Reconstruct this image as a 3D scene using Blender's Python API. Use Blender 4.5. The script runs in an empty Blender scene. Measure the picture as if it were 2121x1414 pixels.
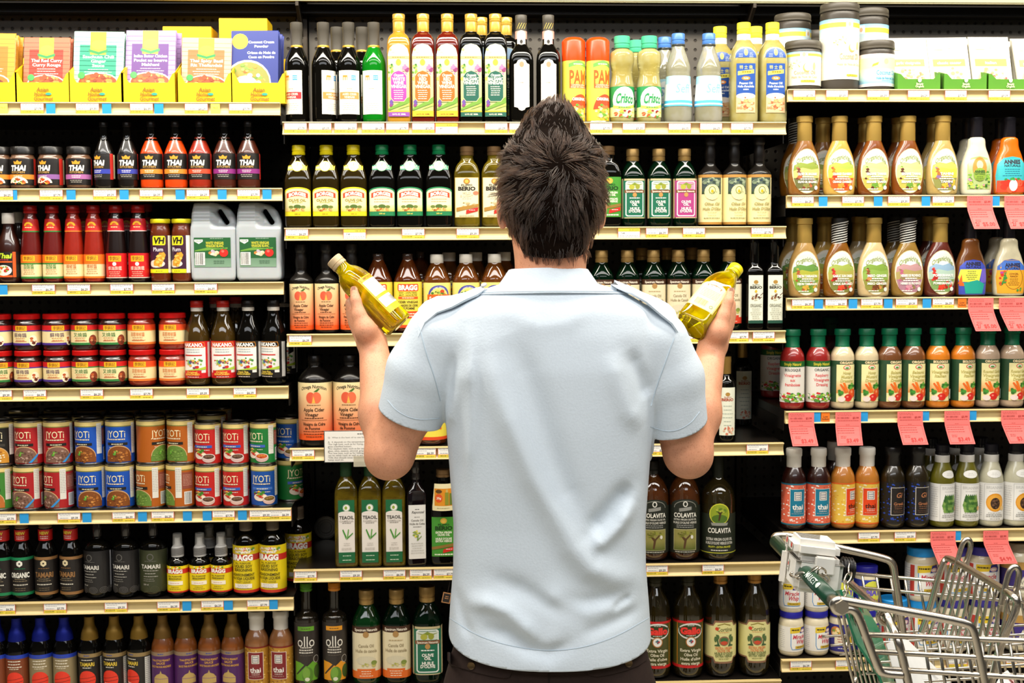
import bpy, bmesh, math, random
import numpy as np
from mathutils import Vector, Matrix
from mathutils.geometry import tessellate_polygon

S = bpy.context.scene
COL = S.collection
PI = math.pi
random.seed(7)

# ---------------------------------------------------------------- camera
IW, IH, F = 2121, 1414, 2660.0
YAW, PITCH, ROLL = math.radians(2.8), math.radians(4.0), 0.0045
RM = Matrix.Rotation(-YAW, 3, 'Z') @ Matrix.Rotation(PI / 2 - PITCH, 3, 'X') @ Matrix.Rotation(-ROLL, 3, 'Z')
CAM = Vector((0, -3.1, 1.44))
cam_data = bpy.data.cameras.new('camera')
cam_data.sensor_width = 36
cam_data.lens = 36 * F / IW
cam_data.clip_start = 0.05
cam_data.dof.use_dof = True
cam_data.dof.focus_distance = 2.4
cam_data.dof.aperture_fstop = 15.0
cam = bpy.data.objects.new('camera', cam_data)
cam.matrix_world = Matrix.Translation(CAM) @ RM.to_4x4()
COL.objects.link(cam)
S.camera = cam

def at(px, py, y):
    d = RM @ Vector(((px - IW / 2) / F, -(py - IH / 2) / F, -1))
    return CAM + d * ((y - CAM.y) / d.y)

def depth(p):
    return -(RM.transposed() @ (Vector(p) - CAM)).z

# ---------------------------------------------------------------- light
S.view_settings.view_transform = 'Standard'
S.view_settings.look = 'None'
S.view_settings.gamma = 1.0
S.view_settings.use_curve_mapping = False
S.view_settings.exposure = 0.0
S.cycles.use_denoising = True
S.cycles.max_bounces = 8
S.cycles.transmission_bounces = 8
S.cycles.transparent_max_bounces = 8
S.cycles.sample_clamp_indirect = 6.0
S.cycles.caustics_reflective = False
S.cycles.caustics_refractive = False

world = bpy.data.worlds.new('world')
S.world = world
world.use_nodes = True
world.node_tree.nodes['Background'].inputs[0].default_value = (1.0, 0.96, 0.90, 1)
world.node_tree.nodes['Background'].inputs[1].default_value = 0.045

def area(name, loc, rot, sx, sy, power, colr=(1, 0.94, 0.84)):
    l = bpy.data.lights.new(name, 'AREA')
    l.shape = 'RECTANGLE'
    l.size, l.size_y, l.energy, l.color = sx, sy, power, colr
    o = bpy.data.objects.new(name, l)
    o.location = loc
    o.rotation_euler = rot
    COL.objects.link(o)
    return o

area('canopy_light', (0.2, -0.52, 2.58), (math.radians(24), 0, 0), 4.6, 0.16, 90, (1, 0.93, 0.80))
area('aisle_light', (0.6, -1.75, 3.05), (0, 0, 0), 5.5, 0.5, 95, (1, 0.965, 0.91))
area('aisle_light', (-0.4, -3.6, 3.05), (math.radians(12), 0, 0), 5.0, 0.7, 58, (0.94, 0.97, 1.0))

# ---------------------------------------------------------------- colours and materials
def lin(h):
    h = h.lstrip('#')
    if len(h) == 3:
        h = ''.join(c * 2 for c in h)
    v = [int(h[i:i + 2], 16) / 255 for i in (0, 2, 4)]
    return tuple(x / 12.92 if x <= 0.04045 else ((x + 0.055) / 1.055) ** 2.4 for x in v) + (1.0,)

MATS = {}
def M(name, colr='#808080', rough=0.5, metal=0.0, coat=0.0, trans=0.0, var=0.06, scale=30.0, bump=0.0, ior=1.45, spec=0.5, sss=0.0, alpha=1.0):
    if name in MATS:
        return MATS[name]
    m = bpy.data.materials.new(name)
    m.use_nodes = True
    nt = m.node_tree
    b = nt.nodes['Principled BSDF']
    tc = nt.nodes.new('ShaderNodeTexCoord')
    nz = nt.nodes.new('ShaderNodeTexNoise')
    nz.inputs['Scale'].default_value = scale
    nz.inputs['Detail'].default_value = 3
    nt.links.new(tc.outputs['Object'], nz.inputs['Vector'])
    mr = nt.nodes.new('ShaderNodeMapRange')
    mr.inputs['To Min'].default_value = 1 - var * 1.6
    mr.inputs['To Max'].default_value = 1 + var * 1.6
    nt.links.new(nz.outputs['Fac'], mr.inputs['Value'])
    mx = nt.nodes.new('ShaderNodeVectorMath')
    mx.operation = 'SCALE'
    mx.inputs[0].default_value = lin(colr)[:3]
    nt.links.new(mr.outputs['Result'], mx.inputs['Scale'])
    nt.links.new(mx.outputs['Vector'], b.inputs['Base Color'])
    b.inputs['Roughness'].default_value = rough
    b.inputs['Metallic'].default_value = metal
    b.inputs['Coat Weight'].default_value = coat
    b.inputs['Coat Roughness'].default_value = 0.06
    b.inputs['Transmission Weight'].default_value = trans
    b.inputs['IOR'].default_value = ior
    b.inputs['Specular IOR Level'].default_value = spec
    b.inputs['Alpha'].default_value = alpha
    if sss:
        b.inputs['Subsurface Weight'].default_value = sss
        b.inputs['Subsurface Radius'].default_value = (0.012, 0.004, 0.002)
    if bump:
        bp = nt.nodes.new('ShaderNodeBump')
        bp.inputs['Strength'].default_value = bump
        bp.inputs['Distance'].default_value = 0.002
        nt.links.new(nz.outputs['Fac'], bp.inputs['Height'])
        nt.links.new(bp.outputs['Normal'], b.inputs['Normal'])
    MATS[name] = m
    return m

def print_mat(name, rough, coat):
    m = bpy.data.materials.new(name)
    m.use_nodes = True
    nt = m.node_tree
    b = nt.nodes['Principled BSDF']
    a = nt.nodes.new('ShaderNodeVertexColor')
    a.layer_name = 'ink'
    nz = nt.nodes.new('ShaderNodeTexNoise')
    nz.inputs['Scale'].default_value = 220
    mr = nt.nodes.new('ShaderNodeMapRange')
    mr.inputs['To Min'].default_value = 0.94
    mr.inputs['To Max'].default_value = 1.06
    nt.links.new(nz.outputs['Fac'], mr.inputs['Value'])
    mx = nt.nodes.new('ShaderNodeVectorMath')
    mx.operation = 'SCALE'
    nt.links.new(a.outputs['Color'], mx.inputs[0])
    nt.links.new(mr.outputs['Result'], mx.inputs['Scale'])
    nt.links.new(mx.outputs['Vector'], b.inputs['Base Color'])
    b.inputs['Roughness'].default_value = rough
    b.inputs['Coat Weight'].default_value = coat
    b.inputs['Coat Roughness'].default_value = 0.15
    MATS[name] = m
    return m

print_mat('printed_label', 0.45, 0.15)
print_mat('printed_card', 0.7, 0.0)

def glow_oil(name, colr, thick, deep=None):
    # clear oil in clear plastic: tinted refraction plus the light scattered inside the oil, under a glossy skin
    m = bpy.data.materials.new(name)
    m.use_nodes = True
    nt = m.node_tree
    b = nt.nodes['Principled BSDF']
    nz = nt.nodes.new('ShaderNodeTexNoise')
    nz.inputs['Scale'].default_value = 22
    nz.inputs['Detail'].default_value = 2
    tc = nt.nodes.new('ShaderNodeTexCoord')
    nt.links.new(tc.outputs['Object'], nz.inputs['Vector'])
    cr = nt.nodes.new('ShaderNodeValToRGB')
    cr.color_ramp.elements[0].position = .42
    cr.color_ramp.elements[0].color = lin(deep or colr)
    cr.color_ramp.elements[1].position = .58
    cr.color_ramp.elements[1].color = lin(colr)
    nt.links.new(nz.outputs['Fac'], cr.inputs['Fac'])
    b.inputs['Base Color'].default_value = lin(colr)
    b.inputs['Roughness'].default_value = 0.03
    b.inputs['Transmission Weight'].default_value = 1.0
    b.inputs['IOR'].default_value = 1.42
    t = nt.nodes.new('ShaderNodeBsdfTranslucent')
    d = nt.nodes.new('ShaderNodeBsdfDiffuse')
    for q in (t, d):
        nt.links.new(cr.outputs['Color'], q.inputs['Color'])
    m1 = nt.nodes.new('ShaderNodeMixShader')
    m1.inputs['Fac'].default_value = 0.6
    nt.links.new(t.outputs[0], m1.inputs[1])
    nt.links.new(d.outputs[0], m1.inputs[2])
    m2 = nt.nodes.new('ShaderNodeMixShader')
    m2.inputs['Fac'].default_value = thick
    nt.links.new(b.outputs[0], m2.inputs[1])
    nt.links.new(m1.outputs[0], m2.inputs[2])
    g = nt.nodes.new('ShaderNodeBsdfGlossy')
    g.inputs['Roughness'].default_value = 0.04
    fr = nt.nodes.new('ShaderNodeFresnel')
    fr.inputs['IOR'].default_value = 1.45
    m3 = nt.nodes.new('ShaderNodeMixShader')
    nt.links.new(fr.outputs[0], m3.inputs['Fac'])
    nt.links.new(m2.outputs[0], m3.inputs[1])
    nt.links.new(g.outputs[0], m3.inputs[2])
    nt.links.new(m3.outputs[0], nt.nodes['Material Output'].inputs['Surface'])
    MATS[name] = m
    return m

def sauce(c, rough=0.3):
    return M('sauce_' + c.strip('#'), c, rough, coat=1.0, var=0.12, scale=60)
def plastic(c, rough=0.35):
    return M('plastic_' + c.strip('#'), c, rough)
def foil(c, rough=0.35):
    return M('foil_' + c.strip('#'), c, rough, metal=0.5)
GLASS_DK = M('dark_glass', '#080705', 0.05, spec=0.45)
GLASS_GR = M('green_glass', '#021207', 0.05, spec=0.45)
GLASS_BR = M('brown_glass', '#2a0d04', 0.05, coat=0.6)
CLEAR = M('clear_glass', '#e8ece8', 0.02, trans=1.0, var=0.02)
STEEL = M('tin_steel', '#9a958c', 0.28, metal=1.0)

# ---------------------------------------------------------------- object helpers
def link(name, mesh, parent=None, mats=()):
    o = bpy.data.objects.new(name, mesh)
    COL.objects.link(o)
    if parent:
        o.parent = parent
    for m in mats:
        mesh.materials.append(m)
    return o

def tag(o, label, cat, group=None, kind=None):
    if label:
        o['label'] = label
    if cat:
        o['category'] = cat
    if group:
        o['group'] = group
    if kind:
        o['kind'] = kind
    return o

def empty(name, loc, rz=0.0):
    o = bpy.data.objects.new(name, None)
    COL.objects.link(o)
    o.location = loc
    o.rotation_euler = (0, 0, rz)
    o.empty_display_size = 0.03
    return o

def mesh_of(verts, faces, name='m', smooth=True):
    me = bpy.data.meshes.new(name)
    me.from_pydata([tuple(v) for v in verts], [], [tuple(f) for f in faces])
    if smooth:
        me.shade_smooth()
    me.update()
    return me

def box_mesh(x0, x1, y0, y1, z0, z1, bevel=0.0):
    bm = bmesh.new()
    v = [bm.verts.new((x, y, z)) for x in (x0, x1) for y in (y0, y1) for z in (z0, z1)]
    for f in ((0, 1, 3, 2), (4, 6, 7, 5), (0, 4, 5, 1), (2, 3, 7, 6), (0, 2, 6, 4), (1, 5, 7, 3)):
        bm.faces.new([v[i] for i in f])
    if bevel:
        bmesh.ops.bevel(bm, geom=bm.edges[:], offset=bevel, segments=2, affect='EDGES')
    bmesh.ops.recalc_face_normals(bm, faces=bm.faces[:])
    me = bpy.data.meshes.new('box')
    bm.to_mesh(me)
    bm.free()
    return me

def auto_smooth(me, deg=35):
    me.shade_smooth()
    try:
        me.set_sharp_from_angle(angle=math.radians(deg))
    except Exception:
        pass
    return me

def chaikin(p, it, lim=4.0):
    p = [tuple(map(float, q)) for q in p]
    for _ in range(it):
        q = [p[0]]
        for a, b in zip(p, p[1:]):
            l = math.hypot(b[0] - a[0], b[1] - a[1]) + 1e-9
            t = min(.25, lim / l)
            q.append((a[0] + (b[0] - a[0]) * t, a[1] + (b[1] - a[1]) * t))
            q.append((b[0] + (a[0] - b[0]) * t, b[1] + (a[1] - b[1]) * t))
        q.append(p[-1])
        p = q
    return p

PX = 3.13 / F          # metres per photo pixel at the front of the shelves

def section(n, d, seg):
    out = []
    for i in range(seg):
        t = 2 * PI * (i + 0.5) / seg
        s, c = math.sin(t), math.cos(t)
        e = 2.0 / n
        out.append((math.copysign(abs(s) ** e, s), -d * math.copysign(abs(c) ** e, c)))
    return out

def lathe(prof, n=2.0, d=1.0, seg=28, mats=(), zones=None, deg=40):
    """prof: (radius, height) list in photo pixels; n: how square the plan is."""
    seg = 40 if n > 2.4 else seg
    rs = max(r for r, z in prof)
    verts, faces, fm = [], [], []
    for r, z in prof:
        # necks turn round even on square bottles
        k = min(1.0, max(0.0, (r / rs - 0.5) / 0.35)) if n > 2.01 else 1.0
        nn = 2.0 + (n - 2.0) * k
        dd = d if n <= 2.01 and d == 1 else 1.0 + (d - 1.0) * min(1.0, max(0.0, (r / rs - 0.45) / 0.4))
        for sx, sy in section(nn, dd, seg):
            verts.append((r * sx * PX, r * sy * PX, z * PX))
    L = len(prof)
    for j in range(L - 1):
        zc = (prof[j][1] + prof[j + 1][1]) / 2
        mi = 0
        if zones:
            while mi < len(zones) - 1 and zc > zones[mi]:
                mi += 1
        for i in range(seg):
            k = (i + 1) % seg
            faces.append((j * seg + i, j * seg + k, (j + 1) * seg + k, (j + 1) * seg + i))
            fm.append(mi)
    faces.append(tuple(reversed(range(seg))))
    fm.append(0)
    faces.append(tuple(range((L - 1) * seg, L * seg)))
    fm.append(fm[-2] if len(fm) > 1 else 0)
    me = mesh_of(verts, faces)
    for m in mats:
        me.materials.append(m)
    me.polygons.foreach_set('material_index', fm)
    auto_smooth(me, deg)
    return me

# ---------------------------------------------------------------- printed artwork, drawn as thin coloured faces on the surface
GLY = {}
def glyph(ch, bold):
    key = (ch, bold)
    if key not in GLY:
        cu = bpy.data.curves.new('g', 'FONT')
        cu.resolution_u = 2
        o = bpy.data.objects.new('g', cu)
        def get(s):
            cu.body = s
            m = o.to_mesh()
            m.calc_loop_triangles()
            vs = [(v.co.x, v.co.y) for v in m.vertices]
            ts = [tuple(t.vertices) for t in m.loop_triangles]
            o.to_mesh_clear()
            return vs, ts
        adv = max(x for x, y in get('I' + ch + 'I')[0]) - max(x for x, y in get('II')[0])
        cu.offset = bold
        vs, ts = get(ch) if ch != ' ' else ([], [])
        GLY[key] = (vs, ts, adv)
        bpy.data.objects.remove(o)
        bpy.data.curves.remove(cu)
    return GLY[key]

class Art:
    def __init__(self, rad=None, flat=False, n=2.0, d=1.0, step=4.0):
        self.rad, self.flat, self.n, self.d, self.step = rad, flat, n, d, step
        self.v, self.c, self.f = [], [], []
        self.layer = 0
        self.rng = random.Random(3)
        self.clipx = None
    def _surf(self, x, z, off):
        if self.rad is None:
            return (x * PX, -off * PX, z * PX)
        r = self.rad(z)
        if not self.flat:
            a = x / self.r0
            return ((r + off) * math.sin(a) * PX, -(r + off) * math.cos(a) * PX, z * PX)
        q = min(0.995, abs(x) / r)
        k = min(1.0, max(0.0, (r / self.rmax - 0.5) / 0.35)) if self.n > 2.01 else 1.0
        nn = 2.0 + (self.n - 2.0) * k
        dd = 1.0 + (self.d - 1.0) * min(1.0, max(0.0, (r / self.rmax - 0.45) / 0.4))
        y = r * dd * (1 - q ** nn) ** (1 / nn)
        return (max(-r, min(r, x)) * PX * (1 + off * .01), -(y + off) * PX, z * PX)
    def _emit(self, poly, col):
        off = 0.45 + 0.05 * self.layer
        b = len(self.v)
        for x, z in poly:
            self.v.append(self._surf(x, z, off))
            self.c.append(col(x, z) if callable(col) else col)
        self.f.append(tuple(range(b, b + len(poly))))
    def poly(self, pts, col, tris=None):
        if isinstance(col, str):
            col = lin(col)
        if tris is None:
            if len(pts) > 4:
                tris = tessellate_polygon([[Vector((x, z, 0)) for x, z in pts]])
            else:
                tris = [tuple(range(len(pts)))]
        st = self.step
        for t in tris:
            p = [pts[i] for i in t]
            ar = sum(a[0] * b[1] - b[0] * a[1] for a, b in zip(p, p[1:] + p[:1]))
            if abs(ar) < 1e-5:
                continue
            if ar < 0:
                p = p[::-1]
            x0, x1 = min(q[0] for q in p), max(q[0] for q in p)
            k0, k1 = math.floor(x0 / st + 1e-6), math.ceil(x1 / st - 1e-6)
            for k in range(k0, k1):
                q = p if k1 - k0 <= 1 else self._clip(self._clip(p, k * st, 1), (k + 1) * st, -1)
                if len(q) < 3:
                    continue
                z0, z1 = min(c[1] for c in q), max(c[1] for c in q)
                if self.rad is None or abs(self.rad(z0) - self.rad(z1)) < .05 and abs(self.rad(z0) - self.rad((z0 + z1) / 2)) < .05:
                    self._emit(q, col)
                    continue
                q = [(b, a) for a, b in q]          # cut across the height where the wall is not straight
                for j in range(math.floor(z0 / 6 + 1e-6), math.ceil(z1 / 6 - 1e-6)):
                    w = self._clip(self._clip(q, j * 6, 1), (j + 1) * 6, -1)
                    if len(w) > 2:
                        self._emit([(b, a) for a, b in w], col)
    @staticmethod
    def _clip(p, x, s):
        out = []
        for i in range(len(p)):
            a, b = p[i - 1], p[i]
            da, db = (a[0] - x) * s, (b[0] - x) * s
            if (da < 0) != (db < 0):
                t = da / (da - db)
                out.append((a[0] + (b[0] - a[0]) * t, a[1] + (b[1] - a[1]) * t))
            if db >= 0:
                out.append(b)
        return out
    # shapes
    def R(self, x0, z0, x1, z1, col):
        self.layer += 1
        self.poly([(x0, z0), (x1, z0), (x1, z1), (x0, z1)], col)
    def V(self, x0, z0, x1, z1, cb, ct):
        cb, ct = lin(cb), lin(ct)
        f = lambda x, z: tuple(a + (b - a) * min(1, max(0, (z - z0) / (z1 - z0))) for a, b in zip(cb, ct))
        self.layer += 1
        n = 4
        for i in range(n):
            a, b = z0 + (z1 - z0) * i / n, z0 + (z1 - z0) * (i + 1) / n
            self.poly([(x0, a), (x1, a), (x1, b), (x0, b)], f)
    def E(self, cx, cz, rx, rz, col, n=16, a0=0, a1=360):
        self.layer += 1
        p = [(cx + rx * math.cos(math.radians(a0 + (a1 - a0) * i / n)), cz + rz * math.sin(math.radians(a0 + (a1 - a0) * i / n))) for i in range(n + (a1 - a0 < 360))]
        self.poly(p, col)
    def P(self, pts, col):
        self.layer += 1
        self.poly(pts, col)
    def ring(self, cx, cz, rx, rz, w, col):
        self.layer += 1
        n = 20
        for i in range(n):
            a, b = 2 * PI * i / n, 2 * PI * (i + 1) / n
            self.poly([(cx + rx * math.cos(a), cz + rz * math.sin(a)), (cx + rx * math.cos(b), cz + rz * math.sin(b)), (cx + (rx - w) * math.cos(b), cz + (rz - w) * math.sin(b)), (cx + (rx - w) * math.cos(a), cz + (rz - w) * math.sin(a))], col)
    def frame(self, x0, z0, x1, z1, w, col):
        self.R(x0, z0, x1, z0 + w, col)
        self.layer -= 1
        self.R(x0, z1 - w, x1, z1, col)
        self.layer -= 1
        self.R(x0, z0 + w, x0 + w, z1 - w, col)
        self.layer -= 1
        self.R(x1 - w, z0 + w, x1, z1 - w, col)
    def T(self, s, cx, cz, h, col, w=None, b=0.02, sh=0.0, arc=0.0, ls=0.0, al='c'):
        """text centred on (cx, cz), cap height h; w: width to fit; arc: bow in px at the ends"""
        self.layer += 1
        if ord(s[0]) > 0x2E80:
            b = 0.0
        k = h / 0.69
        gs = [glyph(ch, b) for ch in s]
        tot = sum(g[2] + ls for g in gs) * k
        sx = min(1.25, w / tot) if w else 1.0
        x = cx - tot * sx / 2 if al == 'c' else cx
        hw = max(1e-3, tot * sx / 2)
        if isinstance(col, str):
            col = lin(col)
        for vs, ts, adv in gs:
            q = []
            for vx, vy in vs:
                px = x + vx * k * sx + sh * vy * k
                u = (px - cx) / hw
                q.append((px, cz - h / 2 + vy * k - arc * u * u))
            if q:
                self.poly(q, col, ts)
            x += (adv + ls) * k * sx
    def L(self, cx, cz, w, n, gap, h, col, left=False):
        """rows of print too small to read"""
        self.layer += 1
        for i in range(n):
            z = cz - i * gap
            ww = w * (1 if left else self.rng.uniform(0.65, 1.0))
            x = cx - ww / 2
            e = x + ww
            while x < e - 1:
                l = min(e - x, self.rng.uniform(2.2, 6))
                self.poly([(x, z), (x + l, z), (x + l, z + h), (x, z + h)], col)
                x += l + 0.9
    def bars(self, x0, z0, x1, z1, bg='#f4f2ec', fg='#222', n=12):
        self.R(x0, z0, x1, z1, bg)
        self.layer += 1
        x = x0 + 1
        while x < x1 - 1:
            w = self.rng.choice((0.35, 0.6, 0.9))
            self.poly([(x, z0 + 1.2), (min(x1 - .8, x + w), z0 + 1.2), (min(x1 - .8, x + w), z1 - 1), (x, z1 - 1)], fg)
            x += w + self.rng.choice((0.4, 0.7, 1.0))
    def food(self, cx, cz, rx, rz, cols, n=14, r=(1.5, 4), seed=1):
        g = random.Random(seed)
        for i in range(n):
            a, q = g.uniform(0, 2 * PI), math.sqrt(g.random())
            rr = g.uniform(*r)
            self.E(cx + (rx - rr * .5) * q * math.cos(a), cz + (rz - rr * .5) * q * math.sin(a), rr, rr * g.uniform(.5, 1), g.choice(cols), 8)
            self.layer -= 0.6
    def build(self, mat='printed_label'):
        me = bpy.data.meshes.new('label')
        me.from_pydata(self.v, [], self.f)
        at_ = me.color_attributes.new('ink', 'FLOAT_COLOR', 'POINT')
        at_.data.foreach_set('color', np.array([tuple(c)[:3] + (1.0,) for c in self.c], dtype=np.float32).ravel())
        me.materials.append(MATS[mat])
        if self.rad is not None:
            me.shade_smooth()
        me.update()
        return me

def art_on(fn, prof, n=2.0, d=1.0, z0=0, z1=999, mat='printed_label'):
    zs = [z for r, z in prof]
    rs = [r for r, z in prof]
    rmax = max(rs)
    flat = not (n <= 2.01 and d == 1)
    A = Art(lambda z: float(np.interp(z, zs, rs)), flat, n, d, 4.0)
    A.rmax = rmax
    A.r0 = rmax
    fn(A)
    return A.build(mat)
# ---------------------------------------------------------------- setting
def peg_mat():
    m = bpy.data.materials.new('pegboard')
    m.use_nodes = True
    nt = m.node_tree
    b = nt.nodes['Principled BSDF']
    tc = nt.nodes.new('ShaderNodeTexCoord')
    sp = nt.nodes.new('ShaderNodeSeparateXYZ')
    nt.links.new(tc.outputs['Object'], sp.inputs[0])
    def math_(op, a, bb=None):
        n = nt.nodes.new('ShaderNodeMath')
        n.operation = op
        for i, q in enumerate((a, bb)):
            if q is None:
                continue
            if isinstance(q, (int, float)):
                n.inputs[i].default_value = q
            else:
                nt.links.new(q, n.inputs[i])
        return n.outputs[0]
    s = 0.0254
    fx = math_('SUBTRACT', math_('FRACT', math_('DIVIDE', math_('ADD', sp.outputs['X'], 50.0), s)), 0.5)
    fz = math_('SUBTRACT', math_('FRACT', math_('DIVIDE', sp.outputs['Z'], s)), 0.5)
    d = math_('SQRT', math_('ADD', math_('MULTIPLY', fx, fx), math_('MULTIPLY', fz, fz)))
    hole = math_('LESS_THAN', d, 0.125)
    nz = nt.nodes.new('ShaderNodeTexNoise')
    nz.inputs['Scale'].default_value = 9
    cr = nt.nodes.new('ShaderNodeValToRGB')
    cr.color_ramp.elements[0].color = (0.060, 0.051, 0.040, 1)
    cr.color_ramp.elements[1].color = (0.105, 0.091, 0.072, 1)
    nt.links.new(tc.outputs['Object'], nz.inputs['Vector'])
    nt.links.new(nz.outputs['Fac'], cr.inputs['Fac'])
    mix = nt.nodes.new('ShaderNodeMix')
    mix.data_type = 'RGBA'
    nt.links.new(hole, mix.inputs['Factor'])
    nt.links.new(cr.outputs['Color'], mix.inputs[6])
    mix.inputs[7].default_value = (0.012, 0.006, 0.003, 1)
    nt.links.new(mix.outputs[2], b.inputs['Base Color'])
    b.inputs['Roughness'].default_value = 0.6
    b.inputs['Metallic'].default_value = 0.0
    bp = nt.nodes.new('ShaderNodeBump')
    bp.inputs['Distance'].default_value = 0.003
    st = nt.nodes.new('ShaderNodeMapRange')
    st.inputs['From Min'].default_value = 0.10
    st.inputs['From Max'].default_value = 0.20
    nt.links.new(d, st.inputs['Value'])
    nt.links.new(st.outputs['Result'], bp.inputs['Height'])
    nt.links.new(bp.outputs['Normal'], b.inputs['Normal'])
    return m

PEG = peg_mat()
BLACK = M('black_steel', '#15110d', 0.45, var=0.15)
DECK = M('shelf_enamel', '#171310', 0.28, var=0.2, scale=12)
CREAM = M('cream_rail', '#d0b880', 0.38, var=0.05)
RAILWHITE = M('header_enamel', '#c8bd92', 0.4)

BACKY = 0.47
def structure(name, me, m, parent=None):
    o = link(name, me, parent, [m])
    if not parent:
        o['kind'] = 'structure'
    return o

structure('floor', box_mesh(-3.2, 3.4, -5.0, 0.6, -0.06, 0.0), M('floor_vinyl', '#b9b2a2', 0.35, var=0.1, scale=6))
structure('ceiling', box_mesh(-3.2, 3.4, -5.0, 0.6, 3.2, 3.26), M('ceiling_tile', '#6a665e', 0.9))
back = structure('wall_back', box_mesh(-3.2, 3.4, BACKY + 0.012, BACKY + 0.06, 0.0, 3.2), M('dark_wall', '#1a1510', 0.8))
BAYX = {'L': (-1.606, -0.394), 'C': (-0.391, 0.820), 'R': (0.823, 2.034)}
for k, (a, b) in BAYX.items():
    p = structure('pegboard_panel', box_mesh(a + 0.016, b - 0.016, BACKY, BACKY + 0.010, 0.1, 2.10), PEG, back)
for i, x in enumerate((-1.608, -0.3925, 0.8215, 2.036)):
    u = structure('trim_%d' % (i + 1), box_mesh(x - 0.014, x + 0.014, BACKY - 0.018, BACKY + 0.011, 0.0, 2.16, 0.002), M('upright_steel', '#3a3126', 0.4, metal=0.3))
    sl = []
    me = bpy.data.meshes.new('slots')
    bm = bmesh.new()
    for j in range(70):
        z = 0.15 + j * 0.028
        bmesh.ops.create_cube(bm, size=1, matrix=Matrix.Translation((x, BACKY - 0.0185, z)) @ Matrix.Diagonal((0.005, 0.002, 0.016, 1)))
    bm.to_mesh(me)
    bm.free()
    o = link('slots', me, u, [M('slot_black', '#020202', 0.9)])
    o['kind'] = 'stuff'

# header rail and beam over the top shelves
zt = at(1060, 30, BACKY - 0.05).z
hb = link('header_beam', box_mesh(-1.62, 2.05, BACKY - 0.06, BACKY - 0.002, zt, zt + 0.022, 0.003), None, [BLACK])
tag(hb, 'black steel beam running along the top of the pegboard', 'beam')
z2 = at(1060, 6, 0.36).z
hr = link('header_rail', box_mesh(-1.62, 2.05, 0.34, 0.362, z2, z2 + 0.05, 0.003), None, [RAILWHITE])
tag(hr, 'pale painted canopy rail along the very top of the shelving', 'rail')
lp = link('perforated_panel', box_mesh(-1.62, 2.05, 0.364, BACKY - 0.002, z2 + 0.018, z2 + 0.024), hr, [BLACK])
for x in (-0.3925, 0.8215):
    me = bpy.data.meshes.new('bracket')
    bm = bmesh.new()
    pts = [(0.345, z2), (0.345, z2 - 0.012), (BACKY - 0.02, z2 - 0.075), (BACKY - 0.02, z2)]
    vs = [[bm.verts.new((x + s * 0.004, y, z)) for y, z in pts] for s in (-1, 1)]
    bm.faces.new(vs[0]); bm.faces.new(list(reversed(vs[1])))
    for i in range(4):
        bm.faces.new([vs[0][i], vs[1][i], vs[1][(i + 1) % 4], vs[0][(i + 1) % 4]])
    bmesh.ops.recalc_face_normals(bm, faces=bm.faces[:])
    bm.to_mesh(me); bm.free()
    link('bracket', me, hr, [M('upright_steel')])

# ---------------------------------------------------------------- shelves
SHELF = {}
NUM = ['top', 'second', 'third', 'fourth', 'fifth', 'sixth', 'seventh']
BAYN = {'L': 'left', 'C': 'centre', 'R': 'right'}

def rail_mesh(x0, x1):
    # channel moulding: lip on top, hollow face, kicked-out lower lip
    prof = [(0.010, 0.0), (-0.004, 0.0), (-0.005, -0.002), (-0.002, -0.0045), (0.0015, -0.007), (0.0025, -0.013), (0.0015, -0.020), (-0.002, -0.0255), (-0.0052, -0.028), (-0.0055, -0.0300), (-0.002, -0.0308), (0.010, -0.0300)]
    v, f = [], []
    for x in (x0, x1):
        for y, z in prof:
            v.append((x, y, z))
    n = len(prof)
    for i in range(n):
        k = (i + 1) % n
        f.append((i, k, n + k, n + i))
    f.append(tuple(reversed(range(n))))
    f.append(tuple(range(n, 2 * n)))
    me = mesh_of(v, f)
    bm = bmesh.new(); bm.from_mesh(me)
    bmesh.ops.recalc_face_normals(bm, faces=bm.faces[:])
    bm.to_mesh(me); bm.free()
    return auto_smooth(me, 50)

def add_shelf(key, z, x0, x1, dpt=0.455):
    bay, i = key[0], int(key[1]) - 1
    root = empty('shelf', ((x0 + x1) / 2, 0, z))
    tag(root, '%s shelf of the %s bay, dark deck with cream price rail' % (NUM[i], BAYN[bay]), 'shelf', 'shelves of the gondola')
    hx = (x1 - x0) / 2
    link('deck', box_mesh(-hx + 0.001, hx - 0.001, 0.008, dpt, -0.022, 0.0), root, [DECK])
    link('price_rail', rail_mesh(-hx, hx), root, [CREAM])
    for s in (-1, 1):
        link('end_bracket', box_mesh(s * hx - 0.002 if s > 0 else -hx, s * hx if s > 0 else -hx + 0.002, 0.02, dpt, -0.05, -0.022), root, [BLACK])
    SHELF[key] = (root, z, x0, x1)

spec = {
    'L1': (212, None, 580), 'L2': (390, None, 584), 'L3': (585, None, 587), 'L4': (802, None, 597), 'L5': (1056.5, None, 603), 'L6': (1243, None, 608), 'L7': (1445, None, 612),
    'C1': (252.5, 585, 1628), 'C2': (470, 589, 1628), 'C3': (688, 594, 1627), 'C4': (922.5, 600, 1623), 'C5': (1172, 608, 1621), 'C6': (1418, 613, 1618),
    'R1': (185, 1632, None), 'R2': (404, 1630, None), 'R3': (615.5, 1630, None), 'R4': (849, 1627, None), 'R5': (1098, 1623, None), 'R6': (1361, 1619, None)}
for key, (y, xl, xr) in spec.items():
    xm = {'L': 300, 'C': 1100, 'R': 1870}[key[0]]
    z = at(xm, y, 0).z
    if xl and xr:
        a, b = at(xl, y, 0).x, at(xr, y, 0).x
    elif xr:
        b = at(xr, y, 0).x
        a = b - 1.21
    else:
        a = at(xl, y, 0).x
        b = a + 1.21
    add_shelf(key, z, a, b)
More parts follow.
